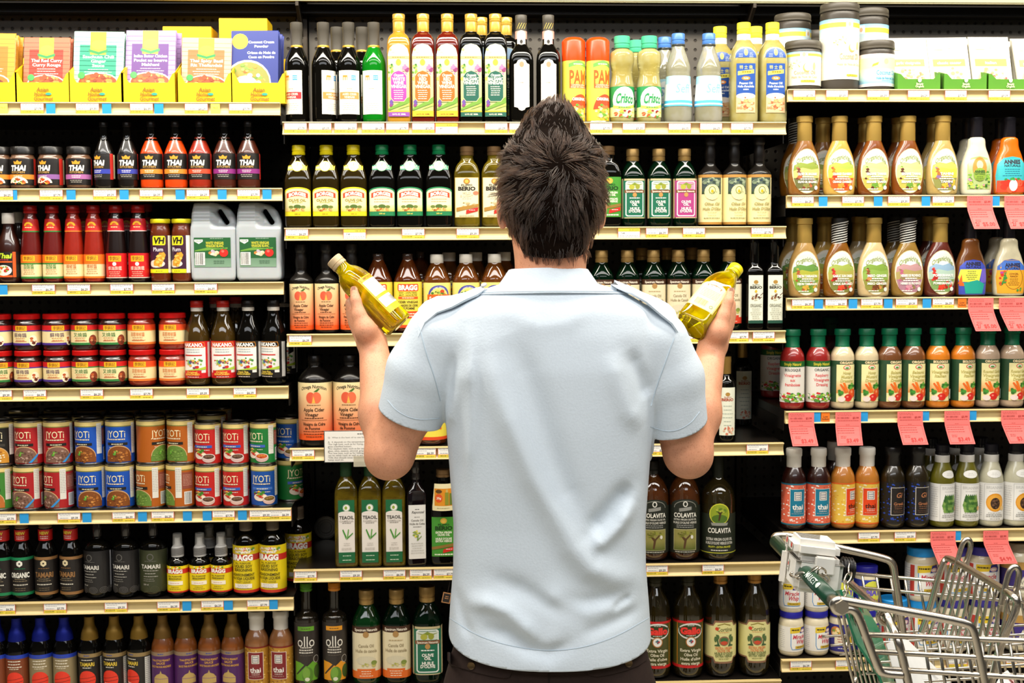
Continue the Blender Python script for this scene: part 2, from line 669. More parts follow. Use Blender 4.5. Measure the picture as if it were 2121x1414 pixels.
for k, (a, b) in BAYX.items():
    o = link('kick_plate', box_mesh(a, b, 0.03, 0.45, 0.0, 0.12), None, [BLACK])
    tag(o, 'dark base plinth under the %s bay of shelves' % BAYN[k], 'plinth')

# price labels slid into the rails (parts of their shelf)
def price_art(kind, w, seed):
    A = Art()
    g = A.rng = random.Random(seed)
    h = 21.5
    if kind == 'b':
        A.R(0, 0, w, h, '#1f95d6')
    elif kind == 'y':
        A.R(0, 0, w, h, '#e9df5a'); A.T('No.2', w / 2, h * .6, 3.2, '#8a7a20')
    elif kind == 'o':
        A.R(0, 0, w, h, '#e8730f'); A.T('Low', w / 2, 12, 4, '#5b2b00'); A.T('Sodium', w / 2, 7, 3.4, '#5b2b00')
    else:
        A.R(0, 0, w, h, '#e8503c')
        if kind == 'i':
            A.R(.8, 14, w - .8, h - .8, '#f0d845'); A.R(.8, .8, w - .8, 13.4, '#f3f0ea')
            A.bars(w * .5, 14.5, w - 2, 19, '#f0d845', '#5b5010', 14)
            A.T(g.choice(('7.99', '7.49', '9.29')), 10, 10, 3.4, '#555')
            A.L(w / 2, 5, w - 6, 2, 3, .9, '#9a9690', True)
        else:
            A.R(.8, .8, w - .8, 7.2, '#f0d845'); A.R(.8, 8, w - .8, h - .8, '#f3f0ea')
            A.L(w / 2, 18.2, w - 5, 1, 3, 1.1, '#8d8a86', True)
            A.L(w * .34, 15.2, w * .5, 1, 3, .9, '#a5a29c', True)
            A.T('$' + g.choice(('6.29', '6.39', '11.49', '15.99', '4.49', '3.49', '7.79', '9.39', '5.29')), w * .74, 10.6, 4.2, '#55514c')
            A.L(w * .28, 10, w * .36, 1, 3, .9, '#8d8a86', True)
            A.bars(2, 2.6, w * .48, 7, '#f0d845', '#4a3f10', 14)
            A.L(w * .74, 3.2, w * .36, 1, 3, 1.0, '#a08e30', True)
    return A.build('printed_card')

PRICE = {}
def price(key, xs, kind='w', w=None):
    root, z, x0, x1 = SHELF[key]
    w = w or {'w': 46, 'i': 46, 'b': 18, 'y': 18, 'o': 18}[kind]
    for i, px in enumerate(xs):
        vk = (kind, w, (i * 7 + int(key[1])) % 4 if kind in 'wi' else 0)
        if vk not in PRICE:
            PRICE[vk] = price_art(kind, w, vk[2] + 5)
        me = PRICE[vk]
        o = bpy.data.objects.new({'w': 'price_label', 'i': 'price_label', 'b': 'blue_marker', 'y': 'yellow_marker', 'o': 'orange_marker'}[kind], me)
        COL.objects.link(o)
        o.parent = root
        yc = z - 0.015
        a = at(px, 0, -0.0045).x
        for _ in range(3):   # the rail is level, the picture is tilted: find x at the rail's own height
            v = RM.transposed() @ (Vector((a, -0.004, z - 0.015)) - CAM)
            a += (px - (IW / 2 + F * v.x / -v.z)) * depth((a, 0, z)) / F
        o.location = (a - w * PX / 2 - root.location.x, -0.0030, -0.0278)

price('L1', [66.5, 181, 293, 406.5, 498]); price('L1', [105, 221, 329], 'b'); price('L1', [6, 446], 'y')
price('L2', [3, 106, 217, 313, 410, 515]); price('L2', [26, 147, 257, 373, 460, 553], 'b')
price('L3', [90, 163, 252, 338, 426]); price('L3', [6], 'b')
price('L4', [1, 72, 190, 293, 410, 507])
price('L5', [10, 143, 256, 337, 463, 540, 580]); price('L5', [50, 180, 295, 388, 429, 502], 'b')
price('L6', [8, 114, 240, 349, 440, 535]); price('L6', [387, 473, 566], 'b')
price('C1', [612, 663, 716, 773, 823, 877, 1028, 1078, 1245, 1313, 1408, 1473, 1537]); price('C1', [925], 'i')
price('C2', [615, 856, 969, 1361, 1437.5, 1579]); price('C2', [734.5, 1303], 'i')
price('C3', [622, 1430, 1528, 1582])
price('C4', [628, 880, 930, 1362, 1569])
price('C5', [633, 727, 817, 871.5, 921, 1361, 1477])
price('R1', [1666, 1734, 1819, 1903, 1980, 2070])
price('R2', [1663, 1767, 1862, 1954]); price('R2', [1705, 1819, 1918, 2062], 'b')
price('R3', [1663, 1732, 1806, 1878, 1954]); price('R3', [1696, 1767, 1840, 1920, 2122], 'b'); price('R3', [1993], 'o')
price('R4', [1691, 1789, 1916, 2014], 'b'); price('R4', [1710], 'o')
price('R5', [1800, 1875]); price('R5', [1982], 'b')
price('R6', [1659, 1753, 1982, 2106])

# pink sale tags hanging off the rails of the right bay
def on_rail(key, px, dz=-0.015):
    root, z, x0, x1 = SHELF[key]
    a = at(px, 0, 0).x
    for _ in range(3):
        v = RM.transposed() @ (Vector((a, 0, z + dz)) - CAM)
        a += (px - (IW / 2 + F * v.x / -v.z)) * depth((a, 0, z)) / F
    return a, z

def pink_tag(key, px, price_txt, skew, label, L=68):
    x, z = on_rail(key, px)
    A = Art()
    w = 54
    A.R(-w / 2, -L, w / 2, 0, '#f4736e')
    A.L(-8, -4, 32, 1, 3, 1, '#a8403c', True)
    A.L(-8, -7, 30, 1, 3, .8, '#a8403c', True)
    A.bars(-w / 2 + 3, -15, 4, -9, '#f4736e', '#8d2d2a', 14)
    A.T('$5.99' if price_txt == '$4.99' else '$3.99', 16, -12, 4, '#a8302c')
    A.L(0, -18, 44, 1, 3, .9, '#b84a44', True)
    A.frame(-w / 2 + 3, -L + 3, w / 2 - 3, -29, .7, '#c9504a')
    A.L(-1, -27, 12, 1, 3, 1, '#b84a44')
    A.L(-5, -34, 36, 3, 4.6, 1, '#b34440', True)
    A.L(-12, -50, 12, 2, 3, .8, '#b34440', True)
    A.T(price_txt, (6 if ' ' not in price_txt else 0), -L + 10, 7.5, '#c23a36', w=(26 if ' ' not in price_txt else 42))
    me = A.build('printed_card')
    bm = bmesh.new(); bm.from_mesh(me)
    bmesh.ops.subdivide_edges(bm, edges=[e for e in bm.edges if e.calc_length() > 0.02], cuts=6, use_grid_fill=True)
    bm.to_mesh(me); bm.free()
    # the tag bends forward and swings aside where it leaves the rail
    for v in me.vertices:
        t = max(0.0, -v.co.z / PX - 24) / (L - 24)
        v.co.y -= 0.016 * t ** 1.4
        v.co.x += skew * PX * t
    o = link('sale_tag', me, None, [])
    o.location = (x, -0.0065, z - 0.003)
    tag(o, label, 'tag', 'pink sale tags')

for key, px, t, sk, lb in [
    ('R2', 2027, '2/  $5.00', 11, 'pink two-for-five sale tag under the white dressing bottle'),
    ('R2', 2104, '2/  $5.00', 9, 'pink two-for-five sale tag under the orange dressing bottle'),
    ('R3', 2029, '2/  $5.00', 12, 'pink two-for-five sale tag under the blue and yellow label bottle'),
    ('R3', 2093, '2/  $5.00', 16, 'pink two-for-five sale tag under the cowgirl cream dressing bottle'),
    ('R4', 1658, '$3.49', 6, 'pink sale tag under the raspberry dressing bottles'),
    ('R4', 1755, '$3.49', 1, 'pink sale tag under the honey mustard dressing bottles'),
    ('R4', 1883, '$3.49', 8, 'pink sale tag under the brown balsamic dressing bottles'),
    ('R4', 1980, '$3.49', 8, 'pink sale tag under the orange dressing bottles with green caps'),
    ('R4', 2097, '$3.49', 14, 'pink sale tag under the last beige garlic dressing bottle'),
    ('R5', 1951, '$4.99', 14, 'pink sale tag under the artichoke label bottles'),
    ('R5', 2060, '$4.99', 16, 'pink sale tag under the peach label bottles')]:
    pink_tag(key, px, t, sk, lb)
# ---------------------------------------------------------------- products: one entry per kind, all measures in photo pixels
KD = {}
def K(key, name, cat, look, prof, mat, n=2.0, d=1.0, sm=2, parts=(), art=(), zones=None):
    KD[key] = dict(name=name, cat=cat, look=look, prof=chaikin(prof, sm), mat=mat, n=n, d=d, parts=parts, art=art, zones=zones, cache=None)

def cap(r, z0, z1, m, name='cap', rings=True, dome=0.0):
    h = z1 - z0
    p = [(r * .97, z0), (r, z0 + .8)]
    if rings:
        p += [(r, z0 + h * .30), (r * .93, z0 + h * .33), (r * .93, z0 + h * .38), (r, z0 + h * .41)]
    p += [(r, z1 - 1.2), (r * .93, z1), (0.4, z1 + dome)]
    if dome:
        p = p[:-3] + [(r, z1 - 6), (r * .93, z1 - 2), (r * .7, z1 + dome * .6), (0.4, z1 + dome)]
    return (name, p, m, {})

def lid(r, z0, z1, m):
    return ('lid', [(r * .96, z0), (r, z0 + 1), (r, z1 - 1.5), (r * .95, z1), (r * .85, z1), (r * .82, z1 - .8), (.4, z1 - .8)], m, {})

def tube(name, pts, m):
    return (name, pts, m, {})

BOWL = ['#c9652a', '#a8481c', '#d98b3c', '#7d2d12', '#e0b25a', '#6f7f2a']
VEG = ['#c22a1a', '#d9541e', '#3f7d22', '#6fa032', '#e2b23a', '#8a1a14', '#f0e2c0']
GREENS = ['#4f8a2c', '#7fae3c', '#a8c95a', '#2f6a22', '#d9c34a']

# --- thai jars and sauce bottles
def thai_art(strip, bowl, z0, z1, r):
    def f(A):
        w = r * 1.35
        A.R(-r * 2.2, z0, r * 2.2, z1, '#15110f')
        A.R(w, z0, r * 1.75, z1, '#c2281c')
        A.R(r * 1.8, z0 + 2, r * 2.2, z1 - 2, '#e8dcae')
        h = z1 - z0
        A.P([(-7, z1 - h * .22), (7, z1 - h * .22), (9, z1 - h * .1), (4, z1 - h * .13), (0, z1 - h * .06), (-4, z1 - h * .13), (-9, z1 - h * .1)], '#e0992c')
        A.T('THAI', 0, z1 - h * .36, h * .19, '#f4f0e6', w=32, b=.05, sh=.12)
        A.T('KITCHEN', 0, z1 - h * .52, h * .07, '#caa05a', w=31)
        if strip:
            A.R(-w * .95, z0 + h * .22, w, z0 + h * .40, strip)
            A.L(0, z0 + h * .33, 26, 2, 3.2, 1.1, '#f2e6da')
        if bowl:
            A.E(0, z0 + 4, 20, 13, '#e9e0cc', a0=0, a1=180)
            A.food(0, z0 + 7, 16, 8, bowl, 16, seed=4)
        else:
            A.L(0, z0 + h * .16, 26, 2, 3.4, 1, '#bdb6aa')
    return f
for k, strip, bowl, look in [('tj1', '#e2862a', BOWL, 'black-lidded jar with curry bowl label and orange strip'), ('tj2', '#8a5a9a', VEG, 'black-lidded jar with noodle bowl label turned aside'), ('tj3', '#a8629e', None, 'black-lidded jar with mauve strip on black label')]:
    K(k, 'sauce_jar', 'jar', look, [(20, 0), (24, 1), (26.5, 6), (26.5, 58), (26, 64), (23, 68), (23, 73)], sauce('#6b4a34'),
      parts=[lid(25, 71, 87, plastic('#171412', .3))], art=[('label', thai_art(strip, bowl, 8, 62, 26.5), None)], zones=None)
def thai_bottle(k, strip, col, look, r=24, H=139):
    K(k, 'sauce_bottle', 'bottle', look, [(r * .8, 0), (r * .96, 1.5), (r, 6), (r, 70), (r * .96, 76), (r * .72, 90), (r * .45, 104), (9, 114), (8.5, 130)], sauce(col),
      zones=None, parts=[('neck', [(r * .56, 99), (r * .45, 104.5), (9.6, 114), (9.2, 128)], GLASS_DK, {}), cap(9.5, 127, H, plastic('#15110f'), rings=True)],
      art=[('label', thai_art(strip, None, 19, 72, r), None)])
thai_bottle('tb_o', '#e8862a', '#d2410a', 'orange chilli sauce bottle with black label')
thai_bottle('tb_r', '#d9482a', '#8f2410', 'red chilli sauce bottle with black label')
thai_bottle('tb_p', '#8a2a7a', '#471d10', 'brown plum sauce bottle with black label')
thai_bottle('tb_f', '#2f3aa0', '#0d0805', 'dark fish sauce bottle with blue strip label', r=21, H=137)

# --- tall sauces with red caps
CN = {'plum': '蘇梅醬', 'char': '叉燒醬', 'chil': '蒜蓉辣椒醬', 'hot': '甜酸醬', 'spi': '辣椒醬'}
def lkk_badge(A, z, w=18, h=9):
    A.R(-w / 2, z - h / 2, w / 2, z + h / 2, '#e8b01c')
    A.T('李錦記', 0, z, h * .55, '#7a1410', w=w * .8)
def lkk_bottle(k, body, band, edge, look, txt):
    def f(A):
        r = 21
        A.R(-44, 9, 44, 58, '#ead9a4')
        A.R(-44, 40, 44, 58, band)
        A.R(-44, 38, 44, 41, edge)
        A.R(-44, 9, 44, 13, edge)
        lkk_badge(A, 50, 26, 11)
        A.T(txt, 0, 33, 7, edge if edge != band else '#c2611c', w=22)
        A.L(0, 26, 30, 3, 4, 1.4, '#c98a5a')
    def g(A):
        A.r0 = 16
        A.R(-34, 106, 34, 131, '#c4201a')
        A.R(-34, 104.5, 34, 107, edge)
        A.E(0, 117, 9, 8, '#e8b01c', a0=0, a1=180)
        A.E(0, 117, 5, 4.5, '#c4501a', a0=0, a1=180)
        A.L(0, 113, 18, 1, 3, 1.6, '#f0d890')
    K(k, 'sauce_bottle', 'bottle', look, [(17, 0), (20.5, 1.5), (21.5, 6), (21.5, 60), (20.5, 72), (17.5, 104), (15.2, 130), (12, 138), (11.5, 145)], sauce(body),
      parts=[cap(14, 143, 159, plastic('#a3120f', .3))], art=[('label', f, None), ('neck_label', g, None)])
lkk_bottle('lk_g', '#5e0f0a', '#e0701c', '#2f7d33', 'tall red sauce bottle with green-edged cream label', CN['hot'])
lkk_bottle('lk_o', '#8d1c0b', '#e0701c', '#e0701c', 'tall red sauce bottle with orange and cream label', CN['spi'])
def lkk_dark(A):
    A.R(-44, 9, 44, 60, '#c9161a')
    lkk_badge(A, 49, 28, 12)
    A.E(0, 38, 4, 4, '#f2ece0')
    A.T('蠔油旗艦', 0, 29, 6, '#f0dcc8', w=30)
    A.L(0, 21, 32, 3, 4, 1.3, '#f0b8a0')
    A.R(-44, 9, 44, 10.5, '#f0e0d0')
def lkk_dark_neck(A):
    A.r0 = 16
    A.R(-34, 106, 34, 131, '#c21824'); A.R(-34, 105, 34, 106.5, '#f0d8d0')
    A.E(0, 118, 9, 8, '#e8b01c', a0=0, a1=180); A.E(0, 118, 5, 4.5, '#c4501a', a0=0, a1=180); A.L(0, 113, 18, 1, 3, 1.6, '#f0d890')
K('lk_d', 'sauce_bottle', 'bottle', 'tall dark sauce bottle with red neck and red label', [(17, 0), (20.5, 1.5), (21.5, 6), (21.5, 60), (20.5, 72), (17.5, 104), (15.2, 130), (12, 138), (11.5, 145)], sauce('#160806'),
  parts=[cap(14, 143, 159, plastic('#a3120f', .3))], art=[('label', lkk_dark, None), ('neck_label', lkk_dark_neck, None)])
def thai_black(A):
    A.R(-48, 12, 48, 64, '#171210'); A.R(15, 12, 22, 64, '#d9581c')
    A.T('Thai', -3, 56, 10, '#b9cc2e', w=32, b=.04, sh=.2)
    A.L(-3, 47, 26, 1, 3, 1.6, '#b93a50')
    A.R(-30, 42, 14, 45, '#d9581c'); A.R(-30, 12, 14, 16, '#d9581c')
    A.E(-4, 26, 17, 11, '#efe6d6'); A.food(-4, 27, 14, 8, ['#d9581c', '#c22a1a', '#e2953a', '#6f9a32', '#f0d8a0'], 18, seed=5)
K('thai_w', 'sauce_bottle', 'bottle', 'dark sauce bottle with white cap and noodle label', [(19, 0), (23, 2), (24, 8), (24, 70), (22, 84), (14, 104), (11, 116), (11, 124)], sauce('#2d0f07'),
  parts=[cap(13, 122, 144, plastic('#e9e2d6'), rings=False)], art=[('label', thai_black, None)])
def vh_art(A):
    A.R(-38, 19, 38, 96, '#3a1430'); A.R(20, 19, 30, 96, '#efe9da')
    A.P([(-14, 76), (12, 76), (14, 79), (14, 92), (12, 95), (-12, 95), (-14, 92)], '#efe21c')
    A.T('VH', 0, 85.5, 12, '#1a1408', w=22, b=.05, sh=.15)
    A.T('Plum', -2, 67.5, 8, '#efe4ea', w=22, b=.01)
    A.E(-6, 38, 18, 8, '#e8dccc')
    A.P([(-12, 34), (4, 32), (14, 56), (10, 62), (2, 60), (-12, 42)], '#d99a2c')
    A.food(2, 46, 9, 14, ['#e0a83a', '#c98522', '#edc05a'], 12, (2, 4), 3)
    A.R(-38, 19, 19, 27, '#efe21c'); A.L(0, 22, 20, 1, 3, 1.5, '#8a7a10')
K('vh', 'sauce_jar', 'jar', 'plum sauce jar with yellow lid and purple label', [(18, 0), (20.5, 1.5), (21.5, 5), (21.5, 98), (20.5, 108), (18.5, 116), (18.5, 123)], sauce('#5f2408'),
  parts=[lid(21, 121, 130, plastic('#e3d41a'))], art=[('label', vh_art, None)])

# --- squat jars with red lids
def lkk_jar(k, col, body, txt, orange, look):
    def f(A):
        A.R(-62, 12, 62, 52, '#ead6a0')
        A.R(-62, 42, 62, 52, '#e2481c' if orange else '#c81a1c')
        A.R(-62, 39.5, 62, 42, '#e2641c' if orange else col)
        A.R(-62, 11.5, 62, 16, col)
        lkk_badge(A, 46, 26, 10.5)
        A.T(txt, -2, 32, 6.5, '#d4702c' if orange else ('#5a3c5c' if 'plum' in look else col), w=30)
        A.L(-2, 25, 30, 2, 4, 1.4, '#c98a5a')
        if orange:
            A.L(0, 20, 36, 1, 3, 1, '#d99a6a')
        else:
            A.E(25, 21, 9, 11, '#f0e4c8' if 'plum' in look else '#7d2c1a'); A.food(25, 21, 7, 8, ['#8a3b1c', '#b5562a', '#5f2412', '#c9855a'], 8, (2, 4), 2)
        A.R(-14, 19.2, 12, 20.2, '#c2542c')
    K(k, 'sauce_jar', 'jar', look, [(22, 0), (26, 1.5), (28.5, 7), (28.5, 53), (27.5, 57), (25, 60), (25, 66)], sauce(body),
      parts=[lid(27.5, 64, 75, plastic('#b8100f', .28))], art=[('label', f, None)])
lkk_jar('lj_p', '#4a2c8a', '#2a100b', CN['plum'], False, 'red-lidded plum sauce jar with purple-edged label')
lkk_jar('lj_c', '#2f7a3a', '#2a100b', CN['char'], False, 'red-lidded barbecue sauce jar with green-edged label')
lkk_jar('lj_h', '#e2742c', '#8a2412', CN['chil'], True, 'red-lidded chilli sauce jar with orange-edged label')

# --- rice vinegar
def nakano(red):
    def f(A):
        c = '#c8161c' if red else '#14100f'
        A.R(-46, 16, 46, 92, c)
        A.R(-28, 27, 28, 80, '#e9e6df'); A.R(34, 18, 44, 90, '#d9d6d0')
        A.P([(-25, 79), (25, 79), (27, 83), (25, 90), (-25, 90), (-27, 83)], '#d98a1c'); A.P([(-24, 80), (24, 80), (26, 83.5), (24, 89), (-24, 89), (-26, 83.5)], c)
        A.T('NAKANO.', 0, 84.5, 7, '#f2efe8', w=46, b=.05)
        A.L(0, 74, 40, 2, 5, 2, '#a9b0b0'); A.R(-20, 62, 20, 64.5, '#c8281c')
        A.food(2, 47, 24, 11, ['#3f8a3a', '#2f6a9a', '#c8281c', '#7a2a5a', '#8ab04a', '#e0a84a', '#d9e2d0'], 26, (1.5, 4.5), 8)
        A.P([(-28, 30), (28, 34), (28, 40), (10, 36)], '#a8c23a')
        A.R(-22, 21, 18, 32, '#c8161c' if red else '#14100f'); A.T('Original' if red else 'Organic Rice', -2, 28.5, 4, '#e8c84a', w=24); A.T('SEASONED', -2, 24, 3.6, '#e8c84a', w=34)
        A.L(0, 18, 36, 1, 3, 1.4, '#d9c8b8')
    return f
for k, red, look in (('nk_r', True, 'rice vinegar bottle with red cap and red-edged label'), ('nk_b', False, 'rice vinegar bottle with black cap and black-edged label')):
    K(k, 'vinegar_bottle', 'bottle', look, [(20, 0), (25, 2), (26.5, 8), (26.5, 92), (26.5, 104), (22, 122), (15, 140), (12.5, 150), (12.5, 156)], M('rice_vinegar', '#3b2a0c', .05, coat=1) if red else GLASS_DK,
      parts=[cap(13, 153, 161, plastic('#e6e0d4'), 'cap_ring', False), cap(13.6, 161, 175, plastic('#c4281c' if red else '#1b1715'), 'cap')], art=[('label', nakano(red), None)])

# --- curry cans
def jyoti(base, bowl, strip, small):
    def f(A):
        r = 27 if small else 29.5
        t = 84 if small else 88
        A.R(-r * 3.1, 4, r * 3.1, t, base)
        A.R(-r * 3.1, t - 8, r * 3.1, t, '#d9c27a'); A.R(-r * 3.1, t - 10, r * 3.1, t - 8, '#7a7a3a')
        x0 = r * .95
        A.R(x0, 22, x0 + 13, t - 3, '#d9d6cc'); A.L(x0 + 6.5, t - 8, 11, 14, 3.4, .8, '#8a8680', True)
        A.R(x0 + 14, 40, x0 + 40, t - 14, '#8a4636'); A.L(x0 + 27, t - 20, 22, 8, 3, .8, '#c9a08a', True)
        A.bars(x0 + 18, 8, x0 + 36, 34)
        A.T('JYOTi', -6, t - 25, 14, '#efe0b4', w=40, b=.0)
        A.L(-5, t - 37, 36, 1, 3, 2.4, '#d9c8a8')
        A.R(-26, t - 48, 18, t - 42.5, strip); A.L(-4, t - 46.5, 34, 1, 3, 1.8, '#d9cfae')
        A.L(-4, t - 53, 38, 1, 3, 1.4, '#d9c8b8')
        b = bowl
        if small:
            A.E(-8, 21, 15, 8, '#e2d2c0'); A.food(-8, 27, 15, 9, VEG, 20, (2, 4), 6)
            A.E(11, 15, 14, 9, '#c9a8a0'); A.E(11, 18, 13, 6, '#e6d8d2'); A.E(11, 18, 11.4, 4.8, b[0]); A.food(11, 18, 11, 4.5, b, 12, (1.5, 3), 7)
        else:
            A.E(-1, 17, 27, 23, '#c9a070', a0=0, a1=180); A.R(-28, 6, 26, 17, b[0]); A.E(-1, 17, 25.5, 21, b[0], a0=0, a1=180)
            A.food(-1, 19, 23, 15, b, 34, (1.5, 3.2), 9)
            A.food(-6, 24, 8, 5, ['#5f9a32', '#8ab84a', '#3f7d22'], 6, (1.5, 3), 5)
            if strip == '#1a1612' and base == '#a3171c':
                A.P([(8, 6), (14, 6), (27, 20), (27, 25)], '#2f8ad0')
    return f
CHOLE = ['#7d4418', '#9a5a22', '#b06c2c', '#5f3010', '#c98a44']
for k, base, bowl, strip, small, look in [
    ('jy_r', '#a3171c', ['#7d5a4a', '#9a7a6a', '#5f4034', '#b09080'], '#1a1612', False, 'crimson curry can with brown lentil bowl'),
    ('jy_b', '#0f4aa8', CHOLE, '#1a1612', False, 'blue curry can with chickpea bowl'),
    ('jy_o', '#a8560f', ['#5f8032', '#4a6a24', '#7a9a44', '#6a8a3a'], '#1a1612', False, 'orange-brown curry can with green spinach bowl'),
    ('jy_k', '#171512', ['#c98a2c', '#e0a84a', '#efe0c0', '#a8641c'], '#3a3630', False, 'black curry can with golden bowl'),
    ('jy_g', '#3a7a2a', ['#b5672a', '#7d9a3a', '#c98a3c', '#5f7a2c'], '#1a1612', False, 'green curry can with vegetable bowl'),
    ('js_r', '#b51a16', ['#5f4030', '#7a5a40', '#4a3020'], '#2a5ab0', True, 'small red soup can with two bowls'),
    ('js_g', '#17702f', ['#c9581c', '#d98a3a', '#a83a1c'], '#3a5ab0', True, 'small green soup can with two bowls'),
    ('js_b', '#0f4a9a', ['#7a5a24', '#9a7a3a', '#5f4a1c'], '#3a6ab8', True, 'small blue soup can with two bowls')]:
    r, h = (27, 88) if small else (29.5, 92)
    K(k, 'food_can', 'can', look, [(r - 1, 0), (r + .4, .4), (r + .4, 2.4), (r, 3), (r, h - 3), (r + .4, h - 2.4), (r + .4, h - .3), (r - .6, h), (r - 2, h - 2.5), (r - 6, h - 2.5), (r - 7, h - 2), (.4, h - 2)], STEEL, sm=0, art=[('label', jyoti(base, bowl, strip, small), None)])
K('can_end', 'food_can', 'can', 'lone steel can lying on its side in the dark', [(24, 0), (25, .4), (25, 2), (24.6, 3), (24.6, 70), (25, 71), (25, 73), (24, 73), (22.5, 71), (18, 71), (17, 72), (13, 72), (12, 71), (.4, 71)], STEEL, sm=0)

# --- soy sauces
def soy_art(col, word, r):
    def f(A):
        A.R(-r * 2.1, 11, r * 2.1, 90, '#191412')
        A.R(-r * 2.1, 84, r * 2.1, 90, col); A.R(-r * 2.1, 11, r * 2.1, 17, col)
        A.P([(-6, 74), (0, 70), (6, 74), (6, 80), (0, 84), (-6, 80)], '#d9c8a0' if 'TAM' in word else '#e0dcd0'); A.E(0, 77, 2, 2, '#191412', 6)
        A.L(0, 66, 30, 1, 3, 1.2, col)
        A.T(word, 0, 53, 10, '#8a6238' if 'TAM' in word else '#e6e2d6', w=40, b=.04)
        A.L(0, 44, 34, 2, 4, 1.3, '#8a7a60'); A.L(0, 32, 34, 1, 4, 2, '#cfc8b8'); A.L(0, 25, 26, 2, 4, 1, '#7a6a50')
    return f
def soy_tag(A):
    A.r0 = 14.5
    A.R(-42, 122, 42, 145, '#c41a18'); A.T('NEW', 0, 138, 6, '#e8d23a', w=20, b=.04); A.L(0, 130, 24, 2, 4, 1.6, '#f0d8d0')
for k, col, word, look in [('so_g', '#0f7a4a', 'ORGANIC', 'soy sauce bottle with green-banded label and red neck tag'), ('so_t', '#8a6238', 'TAMARI', 'soy sauce bottle with brown-banded label and red neck tag')]:
    K(k, 'soy_sauce_bottle', 'bottle', look, [(17, 0), (21, 1.5), (23.5, 8), (23.5, 90), (22, 102), (15, 118), (13.5, 124), (13.2, 148)], GLASS_DK,
      parts=[cap(13.5, 147, 159, plastic('#7a5a3a'))], art=[('label', soy_art(col, word, 23.5), None), ('neck_tag', soy_tag, [(14, 118), (14.4, 150)])])
def tamari_art(bg):
    def f(A):
        A.R(-54, 13, 54, 100, bg); A.R(47, 20, 53, 98, '#b8b8bc')
        A.ring(0, 86, 7, 7, 1.6, '#5f5c58'); A.L(0, 77, 34, 1, 3, .8, '#6f6c66')
        A.T('TAMARI', 0, 66, 8, '#cfcac0', w=42, b=.03)
        A.L(0, 57, 34, 3, 6, 1.5, '#a39e94'); A.L(-4, 40, 26, 2, 4, 1, '#8a857c')
        A.T('500 ml', -10, 29, 3, '#a8a298')
        c = '#4f4c4a' if bg == '#1c1a1a' else '#47492f'
        for x in (-34, -14, 8, 30, 46):
            for q in (9, 6, 3):
                A.ring(x, 19, q, q * .8, 1.2, c)
    return f
for k, bg, look in [('ta_k', '#1c1a1a', 'tall tamari bottle with charcoal wave label'), ('ta_g', '#33371f', 'tall tamari bottle with olive green wave label')]:
    K(k, 'soy_sauce_bottle', 'bottle', look, [(19, 0), (24, 2), (27.5, 10), (28.5, 20), (28.5, 98), (27.5, 108), (20, 117), (10.5, 121), (9.5, 128)], GLASS_DK,
      parts=[cap(9.8, 126, 159, M('smoked_cap', '#2c2724', .08, coat=.6), rings=False)], art=[('label', tamari_art(bg), None)])
def bragg_spray(A):
    A.R(-45, 12, 45, 66, '#e2c813'); A.R(-45, 50, 45, 60, '#c4281c'); A.R(-45, 11, 45, 14, '#c4281c')
    A.T('BRAGG', 0, 55, 7, '#f0ece0', w=34, b=.06); A.food(2, 63, 14, 3, VEG + ['#f0ece0'], 10, (1.2, 2.4), 3)
    A.T('ALL PURPOSE', 0, 45, 3, '#6a5a08', w=30); A.T('SEASONING', 0, 40, 3.4, '#4a3f06', w=28); A.R(-17, 27, 17, 35, '#f0e6d0'); A.L(0, 30, 26, 1, 3, 1.4, '#d8a8a0'); A.L(0, 22, 24, 2, 4, 1.2, '#8a7a14')
def twist(z0, z1, r, c):
    def f(A):
        A.r0 = r
        for i in range(8):
            z = z0 + (z1 - z0) * i / 8
            A.P([(-r * 2.6, z), (-r * 2.6, z + 1), (r * 2.6, z + 6), (r * 2.6, z + 5)], c)
    return f
K('br_s', 'seasoning_spray', 'bottle', 'small seasoning spray with clear overcap and yellow label', [(16, 0), (20, 1.5), (22.5, 8), (22.5, 66), (21, 74), (13, 82), (11, 86)], GLASS_DK,
  parts=[('spray_head', chaikin([(13, 83), (13, 100), (11, 104), (6, 107), (6, 122)], 1), plastic('#d9d6d0'), {}), ('overcap', chaikin([(10.5, 104), (10, 112), (9.2, 130)], 1), M('clear_plastic', '#cfcdc8', .06, alpha=.35), {})],
  art=[('label', bragg_spray, None), ('shrink_band', twist(84, 100, 13.2, '#6f6c68'), [(13.2, 80), (13.2, 104)])])
def bragg_big(A):
    A.R(-58, 9, 58, 106, '#e2c813'); A.R(-58, 75, 58, 88, '#c4281c'); A.R(-58, 8, 58, 14, '#c4281c')
    A.food(4, 97, 26, 7, VEG + ['#f0ece0', '#e8dcc0'], 22, (2, 4), 3); A.T('ALL NATURAL', 0, 100, 4.2, '#f4f0e6', w=36, b=.04); A.T('NATURELLE', 0, 93, 4.2, '#f4f0e6', w=32, b=.04)
    A.T('BRAGG', -2, 81.5, 11, '#f4f0e6', w=48, b=.06)
    A.T('ALL PURPOSE', 0, 70, 3.6, '#6a5a08', w=34); A.T('LIQUID SOY', 0, 63.5, 5.6, '#3a3206', w=40); A.T('SEASONING', 0, 56, 5.6, '#3a3206', w=40)
    A.T('ASSAISONEMENT', 0, 46, 5.4, '#3a3206', w=50); A.T('AU SOJA LIQUIDE', 0, 38.5, 5.4, '#3a3206', w=50); A.T('TOUT USAGE', 0, 31, 4, '#8a7a14', w=32)
    A.R(-19, 18, 19, 27, '#efe8dc'); A.L(0, 24, 32, 3, 3, 1, '#a8a098')
